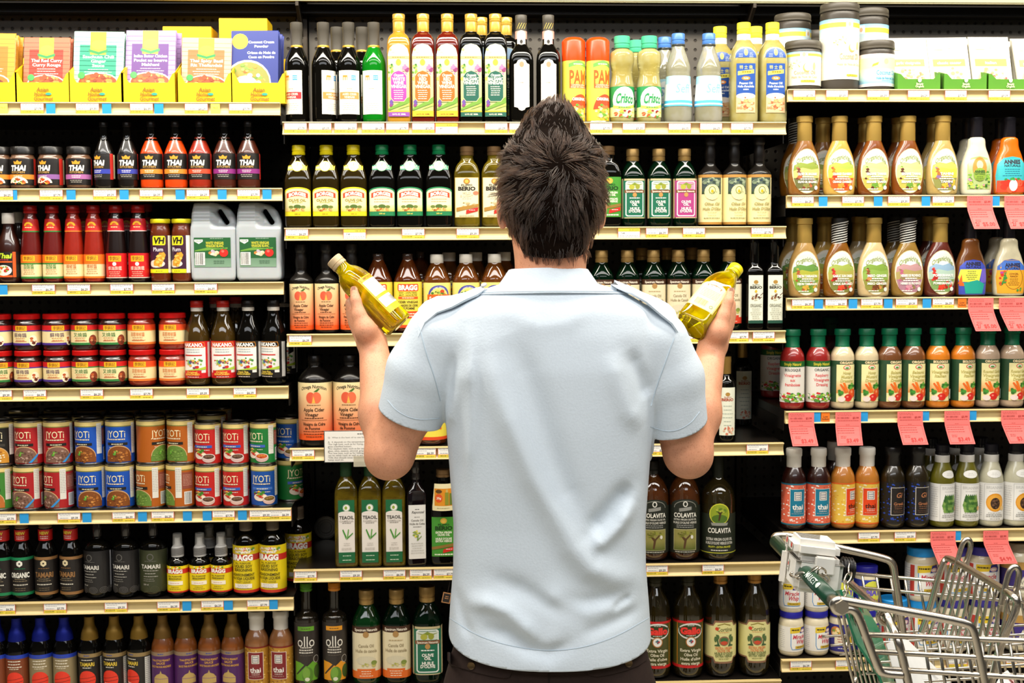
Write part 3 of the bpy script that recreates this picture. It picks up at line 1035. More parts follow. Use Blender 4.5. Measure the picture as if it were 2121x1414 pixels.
K('br_l', 'seasoning_bottle', 'bottle', 'large liquid seasoning bottle with yellow label and corded neck', [(20, 0), (25, 2), (28, 8), (28, 106), (27, 114), (20, 126), (13, 133), (12, 138)], GLASS_DK,
  parts=[('neck_wrap', chaikin([(13, 131), (13.4, 140), (12.8, 159), (12, 160)], 1), plastic('#8a7a66', .7), {})], art=[('label', bragg_big, None), ('wrap_lines', twist(134, 152, 13.2, '#5f5244'), [(13.6, 120), (13.4, 170)])])

# --- bottom row of the left bay (cut by the frame)
def sanj(bg, top, sun, word):
    def f(A):
        A.R(-50, 14, 50, 90, bg); A.R(-50, 82, 50, 90, top); A.L(0, 85, 16, 1, 3, 2, '#3a4a8a')
        if word == 'PEANUT':
            A.T('THAI-STYLE PEANUT', 0, 73, 4, '#d9a23a', w=40); A.T('SAUCE', 0, 67, 4.2, '#d9a23a', w=18); A.T('SAUCE THAI AUX ARACHIDES', 0, 60, 4, '#d9a23a', w=44)
            A.P([(-15, 24), (15, 24), (15, 36), (9, 43), (2, 46), (0, 52), (-2, 46), (-9, 43), (-15, 36)], '#b89a5a'); A.R(-15, 34, 15, 35, '#7a4a7a')
        elif word:
            A.L(0, 76, 26, 1, 3, 1.6, '#e0d8c8'); A.T(word, 0, 68, 7.5, '#d9b83a', w=32, b=.03); A.L(0, 60, 22, 1, 3, 1.6, '#e0d8c8')
            A.R(30, 20, 44, 80, '#cfccc4'); A.L(37, 76, 12, 14, 4, .8, '#6f6c68', True)
        else:
            A.L(0, 76, 32, 3, 6, 1.8, '#e6dcc8'); A.L(0, 60, 28, 1, 3, 1.8, '#c9bca0')
        if sun:
            A.E(0, 36, 18, 19, '#e0341c', 20); A.P([(-18, 36), (18, 42), (18, 43), (-18, 37)], '#7a1a10'); A.P([(-17, 29), (17, 35), (17, 36), (-17, 30)], '#7a1a10')
            if bg == '#1a1512':
                A.T('Lite', -6, 26, 6, '#f0ece0', sh=.2)
    return f
def shrink(z0, z1, r0, r1, c):
    return ('neck_wrap', chaikin([(r0, z0), ((r0 * .75 + r1 * .25), z0 + (z1 - z0) * .35), (r1, z0 + (z1 - z0) * .6), (r1, z1 - 1), (r1 * .9, z1)], 1), c, {})
for k, bg, top, sun, word, wrap, body, look in [
    ('sj_b', '#7a3a1c', '#1c3aa8', True, '', foil('#16238a', .4), GLASS_DK, 'soy sauce bottle with blue neck and rust label'),
    ('sj_c', '#8a7a58', '#1c3aa8', True, '', foil('#16238a', .4), GLASS_DK, 'soy sauce bottle with blue neck and tan label'),
    ('sj_g', '#1a1512', '#8a7248', True, 'TAMARI', foil('#8a6a28', .4), GLASS_DK, 'soy sauce bottle with gold neck and red sun label'),
    ('sj_p', '#4a1c58', '#8a7258', False, 'PEANUT', foil('#7a5a28', .45), sauce('#7a4218'), 'peanut sauce bottle with gold neck and purple label')]:
    K(k, 'sauce_bottle', 'bottle', look, [(18, 0), (23, 2), (24.5, 8), (24.5, 92), (23.5, 102), (18, 116), (13.5, 124), (12, 130)], body,
      parts=[shrink(116, 163, 18.5, 10.5, wrap)], art=[('label', sanj(bg, top, sun, word), None)])
def chun(bg, spk, panel, word, edge, r, z0=12, z1=96):
    def f(A):
        w = r * 2.2
        A.R(-w, z0, w, z1, bg)
        g = random.Random(5)
        for i in range(150):
            x, z = g.uniform(-w + 3, w - 3), g.uniform(z0 + 3, z1 - 3)
            A.E(x, z, g.uniform(1, 3), g.uniform(.8, 2), g.choice(spk), 6); A.layer -= .99
        A.R(-w, z0 - 1, w, z0 + 2, edge); A.R(-w, z1 - 2, w, z1 + 1, edge)
        h = z1 - z0
        A.R(-17, z0 + h * .2, 17, z1 - h * .12, '#e6ddd0'); A.R(-16, z0 + h * .21, 16, z1 - h * .13, panel)
        if 'Greek' in word:
            A.T('Gi', 0, z1 - 26, 10, '#a86a44', sh=.25); A.T('Greek', 0, z0 + h * .48, 6, '#a86a44'); A.L(0, z0 + h * .4, 26, 2, 4, 1.2, '#8a5a40'); A.L(0, z0 + h * .3, 24, 2, 3.4, .8, '#6a4a38')
        else:
            A.R(-8, z1 - 34, 8, z1 - 16, '#e6ddd0'); A.frame(-6.5, z1 - 32.5, 6.5, z1 - 17.5, 1.2, '#5f6a7a' if panel != '#7a1c20' else '#5a5a4a'); A.T('ANNIE', 0, z1 - 22.5, 3, '#5f6a8a', w=10); A.T('CHUN', 0, z1 - 27.5, 3, '#5f6a8a', w=10)
            A.T('thai', 0, z0 + h * .44, 9.5, '#f0ece4' if panel != '#d9400c' else '#3a1408', w=23)
            A.L(0, z0 + h * .36, 24, 2, 3.6, 1.1, '#e0d0c4'); A.L(0, z0 + h * .27, 26, 1, 3, .7, '#c0b0a4')
    return f
def white_wrap(z0, z1, r, c='#dcd6ca'):
    return ('cap', chaikin([(r * .98, z0), (r, z0 + 2), (r * 1.0, z1 - 17), (r * 1.1, z1 - 15), (r * 1.1, z1 - 2), (r * 1.02, z1), (.4, z1)], 0), plastic(c, .4), {})
CHB = [(19, 0), (23, 2), (25.5, 8), (25.5, 100), (24, 112), (17, 126), (14.5, 130), (14, 136)]
for k, bg, spk, panel, edge, body, capc, word, look in [
    ('ch_t', '#d9654a', ['#efe0d8', '#f0ece4', '#c9452a'], '#0c7390', '#1a6a80', sauce('#2a0d07'), '#dcd6ca', 'thai', 'dressing bottle with white cap and teal label panel'),
    ('ch_o', '#e0b845', ['#f2e8c8', '#f0e6b8', '#d99a2a'], '#d9400c', '#d9601c', sauce('#b5722a'), '#dcd6ca', 'thai', 'dressing bottle with white cap and orange label panel'),
    ('ch_g', '#14100f', ['#1c3a9a', '#2348b0', '#14206a'], '#191311', '#14100f', sauce('#231a08'), '#171412', 'Greek', 'dark greek dressing bottle with blue mosaic label'),
    ('ch_r', '#b5822a', ['#d9b04a', '#8a5a1c', '#e8c878'], '#7a1c20', '#7a1c14', sauce('#8a5a34'), '#d6d0c6', 'thai', 'peanut sauce bottle with white cap and maroon label panel')]:
    K(k, 'dressing_bottle', 'bottle', look, CHB, body, parts=[white_wrap(128, 167, 15.5, capc)], art=[('label', chun(bg, spk, panel, word, edge, 25.5), None)])

# --- wine-shaped vinegars on the top centre shelf
def tb_art(band):
    def f(A):
        A.R(-24, 17, 24, 106, '#efe9d8')
        A.R(-14, 86, -4, 96, '#d9862a'); A.R(-12, 86, -9.5, 92, '#efe9d8'); A.R(-7.5, 86, -5.5, 92, '#efe9d8')
        A.R(4, 86, 14, 96, '#4a9ad0'); A.L(9, 92, 8, 2, 3, 1, '#efe9d8', True)
        if band:
            A.R(-22, 48, 22, 62, band); A.T('AGED CIDER', 0, 57.5, 4, '#f4ecd8', w=30); A.T('VINEGAR', 0, 51.5, 4, '#f4ecd8', w=22)
        A.L(0, 68, 12, 1, 3, 1.2, '#a89a80'); A.L(0, 38, 36, 4, 4, .8, '#c9bea6')
    return f
for k, gl, band, look in [('wv_r', GLASS_DK, '#a8282c', 'grey-necked dark vinegar bottle with red-banded label'), ('wv_b', GLASS_DK, '#c98a44', 'grey-necked vinegar bottle with tan-banded label'), ('wv_g', M('bright_green_glass', '#0a6a14', .05), None, 'bright green vinegar bottle with grey neck and white label')]:
    K(k, 'vinegar_bottle', 'bottle', look, [(21, 0), (24, 2), (25.5, 7), (25.5, 118), (24, 130), (17, 146), (12, 156), (11.5, 164)], gl,
      parts=[('neck_capsule', [(12.2, 156), (12.2, 160), (12, 161), (12.4, 190), (12.9, 191), (12.9, 205), (12, 206), (.4, 206)], M('grey_capsule', '#4a453c', .5), {}), ('gold_ring', [(12.6, 154), (12.9, 155), (12.9, 158), (12.4, 159)], foil('#c9a23a'), {})], art=[('label', tb_art(band), None)])

def sq_art(pc, t1, strip, edge):
    def f(A):
        A.P([(-22, 12), (22, 12), (22, 138), (19, 150), (12, 157), (0, 160), (-12, 157), (-19, 150), (-22, 138)], '#cfd2a8')
        A.V(-22, 20, 22, 136, '#a8b86a', '#dfe0b0')
        A.P([(-22, 134), (22, 134), (19, 149), (12, 156), (0, 159), (-12, 156), (-19, 149), (-22, 137)], '#9ab8d8')
        A.food(-14, 144, 7, 8, ['#cdd8a0', '#b8c878', '#dfe4c0'], 8, (2, 4), 2)
        A.R(-22, 129, 22, 135, '#dcc878'); A.L(0, 131, 36, 1, 3, 2, '#8a7040')
        A.E(0, 122, 5.5, 6.5, '#e0b83a')
        A.food(14, 104, 8, 14, ['#a8588a', '#8a3a6a', '#b878a0', '#7a4a8a'], 16, (2.5, 4), 4)
        A.food(-16, 100, 6, 20, GREENS, 12, (2, 4), 5)
        A.P([(-22, 24), (22, 40), (22, 52), (-10, 34), (-22, 28)], '#6f9a3a'); A.P([(-10, 24), (22, 34), (22, 40), (-4, 26)], '#a8bf5a'); A.food(-16, 40, 5, 8, ['#8a3a7a', '#6a4a9a', '#5a7a3a'], 8, (2, 3.5), 6)
        A.P([(-17, 50), (-11, 42), (11, 42), (17, 50), (17, 94), (11, 102), (0, 106), (-11, 102), (-17, 94)], '#e0d8a0')
        A.P([(-16, 50.5), (-10.5, 43), (10.5, 43), (16, 50.5), (16, 93.5), (10.5, 101), (0, 105), (-10.5, 101), (-16, 93.5)], pc)
        A.T('Organic', 0, 96, 5.4, '#f4f0e0', w=21, sh=.2)
        z = 88
        for t in t1:
            A.T(t, 0, z, 6.4, '#f4efd8', w=min(31, len(t) * 5.2), b=.03); z -= 7.6
        A.L(0, z - 1, 22, 5, 4.2, 1.4, '#efe0cc')
        A.R(-22, 12, 22, 21, strip); A.R(-22, 21, 22, 23.5, '#d9b02a'); A.T('16.9 FL OZ  500ML', 0, 16.5, 3, '#f0e6d0' if strip != '#d9b02a' else '#5a4a10', w=28)
    return f
SQ = [(23, 0), (24.6, 1.5), (25.2, 6), (25.2, 150), (24.6, 166), (20, 178), (13, 184), (12, 190), (12, 196)]
for k, body, pc, t1, strip, look in [
    ('sv_w', M('white_wine_vinegar', '#a87a24', .05, coat=1), '#c0409a', ['WHITE', 'WINE', 'VINEGAR'], '#8a4aa0', 'square gold-capped vinegar bottle with pink label panel'),
    ('sv_r', M('red_wine_vinegar', '#5a140a', .05, coat=1), '#e0651c', ['RED', 'WINE', 'VINEGAR'], '#d9b02a', 'square gold-capped vinegar bottle with orange label panel'),
    ('sv_b', GLASS_DK, '#1f5a4a', ['BALSAMIC', 'VINEGAR'], '#1f5a4a', 'square gold-capped vinegar bottle with green label panel')]:
    K(k, 'vinegar_bottle', 'bottle', look, SQ, body, n=6, parts=[('gold_neck', [(12.6, 186), (12.8, 188), (12.8, 206), (12.4, 207)], foil('#d9b04a', .25), {}), cap(13.2, 206, 223, foil('#d9b04a', .25))], art=[('label', sq_art(pc, t1, strip, None), None)])
def slim_art(A):
    A.P([(-16, 34), (-16, 32), (-8, 30), (-6, 26), (0, 24), (6, 26), (8, 30), (16, 32), (16, 118), (11, 120), (8, 126), (0, 129), (-8, 126), (-11, 120), (-16, 118)], '#efe8d8')
    A.E(0, 118, 5, 6, '#c98a6a'); A.L(0, 98, 22, 1, 3, 2, '#d9d0c0'); A.L(0, 80, 14, 1, 3, 2, '#9a948a'); A.L(0, 62, 22, 4, 5, .9, '#d9d0c0')
def slim_seal(A):
    A.r0 = 12
    A.R(-30, 172, 30, 188, '#d9a090'); A.R(-9, 160, 9, 180, '#efe4d4'); A.E(0, 180, 9, 9, '#efe4d4', a0=0, a1=180); A.E(0, 166, 3, 4, '#3a3630')
    for x in (-8, -3, 2, 7):
        A.P([(x - 2, 192), (x - 1, 192), (x + 5, 204), (x + 4, 204)], '#e0c45a')
K('slim', 'vinegar_bottle', 'bottle', 'slim black bottle with white shield label and gold-flecked neck', [(23, 0), (25, 2), (26, 8), (26, 128), (24, 142), (15, 156), (12, 162), (11.6, 190)], GLASS_DK, n=4,
  parts=[('neck_capsule', [(12, 188), (12, 207), (12.4, 208), (12.4, 220), (11.6, 221), (.4, 221)], M('grey_capsule'), {})], art=[('label', slim_art, None), ('neck_seal', slim_seal, [(12.2, 158), (12.2, 210)])])
def pam(A):
    A.R(-52, 4, 52, 130, '#e6d84a'); A.V(-52, 4, 52, 60, '#e0c23a', '#e6d84a')
    A.P([(-22, 112), (0, 118), (22, 112), (22, 120), (0, 127), (-22, 120)], '#6aa84a'); A.L(0, 118, 30, 1, 3, 2, '#e6ecc8')
    A.T('PAM', 0, 92, 28, '#d95a14', w=42, b=.03); A.R(-20, 70, 22, 79, '#d9581c'); A.T('COOKING SPRAY', 1, 76.5, 3, '#f4e8c0', w=34); A.T('HUILE DE CANOLA', 1, 72.4, 3, '#f4e8c0', w=36)
    A.E(6, 20, 28, 38, '#d9441c', a0=20, a1=170); A.T('ORIGINAL', 2, 48, 5.6, '#f6efe0', w=32, sh=.1, b=.04)
    A.food(2, 22, 20, 18, ['#e8a83a', '#7ab83a', '#e0703a', '#f0c86a', '#5f9a32', '#f4e0a0'], 34, (2.5, 5), 6)
K('pam', 'cooking_spray', 'spray can', 'yellow cooking spray can with tall orange cap', [(24, 0), (25, 1), (25, 3), (24.4, 4), (24.4, 124), (23.5, 130), (22, 132)], STEEL, sm=0,
  parts=[cap(25, 126, 172, plastic('#e8430c', .25), rings=False, dome=4)], art=[('label', pam, None)])
OIL_L = glow_oil('light_oil', '#faf0a8', .55, '#ecd878')
OIL_G = glow_oil('golden_oil', '#bfa42c', .36, '#8a7418')
OIL_K = glow_oil('tea_oil', '#a88e20', .42, '#7a6414')
WATERY = glow_oil('pale_oil', '#f8f6e4', .42, '#e8e4c0')
def crisco(A):
    A.R(-52, 12, 52, 74, '#1f8a4a'); A.R(-52, 12, 52, 32, '#d8e0a0'); A.E(0, 46, 27, 27, '#f2f0e4', 20)
    A.T('Crisco', 0, 50, 19, '#1f8a4a', w=40, b=.04, sh=.15, arc=2); A.P([(-26, 30), (0, 24), (26, 32), (26, 38), (0, 32), (-26, 36)], '#b8d05a'); A.L(0, 30, 36, 1, 3, 2, '#4a8a3a')
    A.food(0, 18, 26, 8, VEG + ['#d8e0a0'], 22, (2.5, 5), 6)
K('crisco', 'oil_bottle', 'bottle', 'clear cooking oil bottle with green cap and green label', [(21, 0), (24.5, 2), (26, 8), (26, 76), (24, 86), (21.5, 100), (23, 112), (26, 124), (26, 140), (24, 146), (15, 151), (14, 156)], OIL_L,
  parts=[cap(17, 153, 178, plastic('#4ab88a', .35))], art=[('label', crisco, None)])
def seff(A):
    A.R(-60, 46, 60, 96, '#eef2f2'); A.R(-60, 80, 60, 96, '#a8d8ea'); A.R(-60, 40, 60, 46, '#4aaed8'); A.R(-60, 34, 60, 37, '#4aaed8'); A.R(-60, 37, 60, 40, '#eef2f2')
    A.E(0, 74, 24, 18, '#eef6f8'); A.T('Seff', 0, 70, 18, '#7ab8d8', w=34, sh=.15); A.L(0, 54, 30, 2, 4, 1.2, '#a8cfe0')
K('seff', 'oil_bottle', 'bottle', 'clear oil bottle with blue cap and pale blue label', [(24, 0), (28, 2), (30, 8), (29.5, 40), (26, 84), (25.5, 104), (26.5, 112), (24, 124), (19, 138), (13.5, 152), (12.5, 158), (12.5, 164)], WATERY,
  parts=[cap(14, 162, 184, plastic('#4a7ac0', .35)), ('neck_ring', [(14, 158), (14.5, 159), (14.5, 161), (14, 162)], CLEAR, {})], art=[('label', seff, None)])
def peanut(A):
    A.R(-20, 20, 20, 120, '#1c4a9a'); A.T('特 士 佛', 0, 112, 6, '#e6d84a', w=28); A.P([(-17, 96), (17, 100), (17, 108), (-17, 104)], '#d9cf5a'); A.L(1, 101, 26, 1, 3, 3.4, '#8a7a1c')
    A.E(0, 90, 9, 4, '#e0862a'); A.T('PURE', 0, 90, 3, '#fff'); A.T('Peanut Oil', 0, 80, 4.4, '#eef0f4', w=28); A.T("Huile d'arachide", 0, 73.5, 4.2, '#eef0f4', w=34); A.L(0, 66, 16, 1, 3, 2.4, '#eef0f4')
    A.R(-20, 20, 20, 54, '#e0b88a'); A.E(0, 54, 20, 6, '#efe4d8'); A.food(0, 36, 19, 16, ['#d98a5a', '#e8b87a', '#c9603a', '#efd0a0', '#d9a86a'], 36, (2, 4), 4)
def peanut_dome(A):
    A.E(0, 132, 22, 20, '#1c4a9a', a0=0, a1=180); A.E(0, 143, 4, 7, '#d9cf5a'); A.L(-11, 138, 10, 2, 4, 1.2, '#cfd8ea'); A.L(11, 140, 10, 3, 3.6, 1.2, '#cfd8ea')
K('pnut', 'oil_bottle', 'bottle', 'clear peanut oil bottle with yellow cap and blue label', [(26, 0), (28, 2), (29, 8), (29, 128), (28, 142), (22, 158), (15, 168), (13.5, 174), (13.5, 184)], OIL_L, n=4,
  parts=[cap(14.5, 183, 206, plastic('#e8dc3a', .35)), ('neck_seal', [(14.5, 170), (14.6, 172), (14.4, 182)], plastic('#efe9d8'), {})], art=[('label', peanut, None), ('shoulder_label', peanut_dome, None)])

# --- olive oils
def borges(green):
    y = '#e2d21c'
    e = '#1f7a4a' if green else y
    def f(A):
        A.R(-27, 24, 27, 74, e); A.E(0, 74, 27, 9, e, a0=0, a1=180)
        A.R(-26, 33, 26, 72, '#efe2a8' if not green else '#efe0b8'); A.E(0, 72, 25, 8, '#efe2a8' if not green else '#efe0b8', a0=0, a1=180); A.V(-26, 33, 26, 46, '#e0b85a', '#efe2a8')
        n = 10
        A.layer += 1
        bx = [(-22 + 44 * i / n, 70 - 5 * ((i - 5) / 5) ** 2) for i in range(n + 1)]
        A.poly([(x, z - 5) for x, z in bx] + [(x, z + 5) for x, z in reversed(bx)], '#c8401c', [(i, i + 1, 2 * n - i, 2 * n + 1 - i) for i in range(n)])
        A.T('BORGES', 0, 70, 6.6, '#f4eee0', w=36, b=.05, arc=4)
        if not green:
            A.T('OLIVE OIL', 0, 56, 5, '#8a7a1c', w=36, b=.03); A.L(0, 51, 30, 1, 3, 1.2, '#a8963a')
        else:
            A.L(0, 57, 44, 2, 5, 1.4, '#c9a070')
        A.E(0, 43, 8, 4.5, '#4f6a2a'); A.E(-13, 42.5, 5, 3, '#6a7a34'); A.E(12, 42.5, 5, 3, '#6a7a34'); A.food(0, 37, 17, 3.5, ['#b5672a', '#d9a05a', '#8a4a1c'], 14, (1, 2.4), 5)
        A.T('500 ml', 0, 28.5, 3, '#8a7a1c' if not green else '#e2d25a')
    def g(A):
        A.R(-20, 118, 20, 128, y if not green else '#2f8a6a'); A.R(-20, 120.5, 20, 125.5, '#e8e08a' if not green else '#e6deae')
        A.E(0, 126, 12, 11, e); A.E(0, 126, 11, 10, '#efe8b0'); A.T('1', 0, 130, 6, '#c07a5a', sh=.2); A.L(0, 124, 14, 2, 3, .8, '#c9b080')
    return f, g
BO = [(26, 0), (28, 2), (28.6, 8), (28.6, 92), (27.8, 102), (25, 114), (21, 128), (15, 142), (13, 148), (13, 152)]
DKOIL = M('olive_oil_glass', '#241b06', .05, coat=.5, var=.25, scale=25)
for k, green, look in [('bo_y', False, 'olive oil bottle with yellow cap and arched yellow label'), ('bo_g', True, 'olive oil bottle with green cap and arched green label')]:
    f, g = borges(green)
    K(k, 'oil_bottle', 'bottle', look, BO, GLASS_DK if green else DKOIL, n=5, parts=[cap(14, 150, 170, plastic('#e0cd10' if not green else '#0c7a46', .3))], art=[('label', f, None), ('neck_medal', g, None)])
def berio(green):
    def f(A):
        A.R(-25, 20, 25, 102, '#e4dab4' if not green else '#3f8a2a')
        if not green:
            A.frame(-25, 20, 25, 102, 1, '#c9a85a')
        A.E(0, 94, 7, 6, '#a8742a' if not green else '#c9a23a'); A.E(0, 94, 4, 3.6, '#d9b04a')
        A.T('FILIPPO', 0, 86, 4, '#3a342a' if not green else '#14380c', w=24, b=.03); A.T('BERIO', 0, 79, 7.4, '#2a241c' if not green else '#14380c', w=40, b=.05)
        if green:
            A.T('EXTRA VIRGIN', 0, 70, 4, '#f0f0d8', w=34, b=.03); A.T('OLIVE OIL', 0, 65, 4, '#f0f0d8', w=26, b=.03); A.T("HUILE D'OLIVE", 0, 57, 4, '#f0f0d8', w=34, b=.03); A.T('EXTRA VIERGE', 0, 52, 4, '#f0f0d8', w=34, b=.03)
            A.P([(-25, 34), (25, 42), (25, 48), (-25, 40)], '#8a6a2c')
        else:
            A.T('MILD', 0, 70, 5, '#c0b89a', w=18); A.T('& LIGHT', 0, 64, 5, '#c0b89a', w=28); A.L(0, 58, 26, 1, 3, .9, '#c0b89a'); A.E(19, 70, 6, 4, '#d97a5a')
            A.food(0, 46, 22, 6, ['#c0a878', '#d9cba0', '#a89058'], 12, (2, 4), 4)
            A.P([(-22, 32), (24, 42), (24, 48), (-22, 40)], '#a87c34')
        A.P([(-2, 27), (23, 33), (24, 41), (-1, 35)], '#c8281c'); A.L(11, 34.5, 18, 1, 3, 1.2, '#f0d8d0')
        A.L(0, 23, 44, 1, 3, 2.6, '#c9bf9a' if not green else '#dfe8c8')
    return f
BE = [(24, 0), (26.5, 2), (27.5, 8), (27.5, 104), (26.5, 114), (22, 128), (15, 136), (13.5, 142), (13.5, 150)]
BRONZE = foil('#8a6a44', .4)
for k, green, look in [('be_l', False, 'pale olive oil bottle with bronze cap and cream label'), ('be_g', True, 'dark olive oil bottle with bronze cap and bright green label')]:
    K(k, 'oil_bottle', 'bottle', look, BE, OIL_G if not green else GLASS_DK, n=4.5, d=.8, parts=[cap(14.6, 148, 166, BRONZE)], art=[('label', berio(green), None)])
def berio_tag(A):
    A.P([(-27, 116), (27, 116), (20, 172), (-20, 172)], '#e8dcae'); A.R(-20, 126, 22, 162, '#d98a1c'); A.E(-10, 142, 8, 9, '#d9501c'); A.T('39¢', -10, 142, 5, '#f4ecd0'); A.E(-10, 156, 7, 4, '#5a3a10')
    A.R(3, 128, 11, 154, '#8a8a2a'); A.R(5, 154, 9, 160, '#c9b060'); A.R(13, 128, 20, 152, '#6a7a2a'); A.L(0, 121, 38, 1, 3, 1.2, '#a89a6a')
K('be_t', 'oil_bottle', 'bottle', 'dark olive oil bottle with cream promotional neck tag', [(24, 0), (27, 2), (28, 8), (28, 124), (27, 136), (22, 150), (15, 160), (13.5, 166), (13.5, 184)], GLASS_DK, n=4.5, d=.8,
  parts=[cap(14.6, 182, 198, BRONZE)], art=[('label', berio(True), None), ('neck_tag', berio_tag, [(30, 100), (30, 150), (30, 180)])])
def spec_olive(c):
    def f(A):
        A.R(-46, 17, 46, 98, '#cfb98a'); A.R(-24, 17, 24, 97, '#b8ac84'); A.R(-23, 19, 23, 94, c)
        A.P([(-19, 24), (-16, 21), (16, 21), (19, 24), (19, 90), (16, 93), (-16, 93), (-19, 90)], '#dfe2dc'); A.P([(-17, 25), (-14, 23), (14, 23), (17, 25), (17, 89), (14, 91), (-14, 91), (-17, 89)], c)
        A.R(-17, 76, 17, 90, '#c9cfc0' if c != '#a83a7a' else '#c98aa8'); A.P([(-21, 88), (-8, 86), (0, 90), (8, 86), (21, 88), (8, 84), (-8, 84)], '#7a8a2c'); A.E(-6, 81, 6, 5, '#a8a83a'); A.E(6, 82, 5, 5.4, '#8f9430')
        A.R(-21, 69, 21, 75, '#7a4a2c'); A.T('Spectrum Naturals', 0, 72, 3.4, '#efe4d0', w=36); A.E(0, 65, 4.5, 4.5, '#b5884a')
        if c != '#a83a7a':
            A.L(0, 57.5, 30, 1, 3, 2, '#e0e6dc')
        A.T('OLIVE', 0, 50.5, 5, '#f2f0e6', w=20, b=.03); A.T('OIL', 0, 45, 5, '#f2f0e6', w=12, b=.03); A.T('HUILE', 0, 37, 5, '#f2f0e6', w=20, b=.03); A.T("D'OLIVE", 0, 31.5, 5, '#f2f0e6', w=25, b=.03)
    return f
SPO = [(20, 0), (24, 2), (25.5, 9), (25.5, 100), (24.5, 108), (19, 122), (13, 132), (12, 136), (12, 140)]
GOLDCAP = foil('#b08d52', .38)
for k, c, look in [('sp_g', '#14664a', 'olive oil bottle with gold cap and green framed label'), ('sp_p', '#a83a7a', 'olive oil bottle with gold cap and pink framed label')]:
    K(k, 'oil_bottle', 'bottle', look, SPO, GLASS_GR, n=3.2, parts=[cap(13.5, 135, 160, GOLDCAP)], art=[('label', spec_olive(c), None)])
def napa(A):
    A.R(-52, 8, 52, 104, '#e6d8a0'); A.R(-52, 100, 52, 106, '#b0803a'); A.R(-52, 4, 52, 9, '#b0803a')
    A.R(-23, 66, 23, 100, '#3a4a44'); A.food(0, 88, 22, 11, ['#2f3f4a', '#5a6a5a', '#7a8a6a', '#9aa68a', '#46584a'], 40, (2, 5), 6); A.food(0, 69, 22, 4, ['#2f4a24', '#4a6a34'], 12, (2, 4), 7)
    A.E(0, 70, 16, 16, '#e6d8a0'); A.ring(0, 74, 7, 8, 1.4, '#6a7a2a'); A.E(0, 72, 2.6, 3.6, '#d9a81c')
    A.T('Olive Oil', 0, 46, 6, '#8a8244', w=32, sh=.2); A.T("Huile D'Olive", 0, 36, 6, '#8a8244', w=40, sh=.2); A.L(0, 28, 26, 2, 6, 1, '#a89a60'); A.L(0, 16, 34, 1, 3, 1.4, '#6a6234')
K('napa', 'oil_bottle', 'bottle', 'black-necked olive oil bottle with cream grove label', [(21, 0), (24.5, 2), (25.5, 5), (25.5, 106), (24, 112), (14, 122), (11, 128), (11.5, 134)], M('black_plastic', '#14110e', .22),
  parts=[('neck_wrap', chaikin([(11.5, 124), (10.5, 132), (12, 148), (10.5, 162), (10.5, 168), (12.5, 170), (12.5, 182), (11.5, 183), (.4, 183)], 1), M('ribbed_black', '#191512', .3), {})], art=[('label', napa, None)])
def omega(r, z0, z1):
    def f(A):
        w, h = r * 2.1, z1 - z0
        A.V(-w, z0, w, z1, '#e2561c', '#e8d6a0'); A.R(-w, z0, w, z0 + h * .1, '#e2561c')
        k = h / 96
        A.T('Omega Nutrition', 0, z1 - 6 * k, 5.6 * k, '#2a2018', w=r * 1.6, b=.02, arc=5 * k, sh=.1)
        A.E(-5 * k, z1 - 25 * k, 8 * k, 9.5 * k, '#d9583a'); A.E(5 * k, z1 - 25 * k, 8 * k, 9.5 * k, '#e06a44'); A.P([(-3 * k, z1 - 34 * k), (3 * k, z1 - 34 * k), (0, z1 - 22 * k)], '#e8b04a'); A.P([(0, z1 - 15 * k), (7 * k, z1 - 10 * k), (11 * k, z1 - 10 * k), (6 * k, z1 - 15 * k)], '#3f6a24')
        A.L(0, z1 - 38 * k, r * 1.1, 1, 3, 1.3 * k, '#7a5a34')
        A.T('Apple Cider', 0, z1 - 45 * k, 5.6 * k, '#3a2410', w=r * 1.25); A.T('Vinegar', -4 * k, z1 - 53 * k, 5.6 * k, '#3a2410', w=r * .8); A.L(0, z1 - 60 * k, r * 1.5, 1, 3, 1.6 * k, '#5a3414')
        A.R(-r * .8, z1 - 63 * k, r * .8, z1 - 62.4 * k, '#7a4418')
        A.T('Vinaigre de Cidre', 0, z1 - 69 * k, 5 * k, '#3a2410', w=r * 1.35); A.T('de Pomme', -3 * k, z1 - 76 * k, 4.6 * k, '#3a2410', w=r * .9); A.L(0, z1 - 82 * k, r * 1.4, 3, 4.4 * k, 1.3 * k, '#5f2c0c')
    return f
BLKP = M('black_plastic')
K('om_s', 'vinegar_bottle', 'bottle', 'black cider vinegar bottle with fluted neck and orange label', [(22, 0), (24.5, 2), (25, 5), (25, 106), (24, 112), (14, 122), (11.5, 128), (11.5, 134)], BLKP,
  parts=[('neck_wrap', chaikin([(12, 124), (11, 132), (13, 148), (11, 162), (11, 166), (13, 168), (13, 182), (12, 183), (.4, 183)], 1), M('ribbed_black'), {})], art=[('label', omega(25, 7, 102), None)])
K('om_l', 'vinegar_bottle', 'bottle', 'large black cider vinegar bottle with apple label', [(31, 0), (35, 2), (36, 7), (36, 134), (34, 142), (22, 156), (14, 162), (13, 168)], BLKP,
  parts=[cap(14, 166, 186, M('ribbed_black'), rings=True)], art=[('label', omega(36, 14, 132), None)])
CIDER = M('cider', '#4c2007', .06, coat=1, var=.2, scale=40)
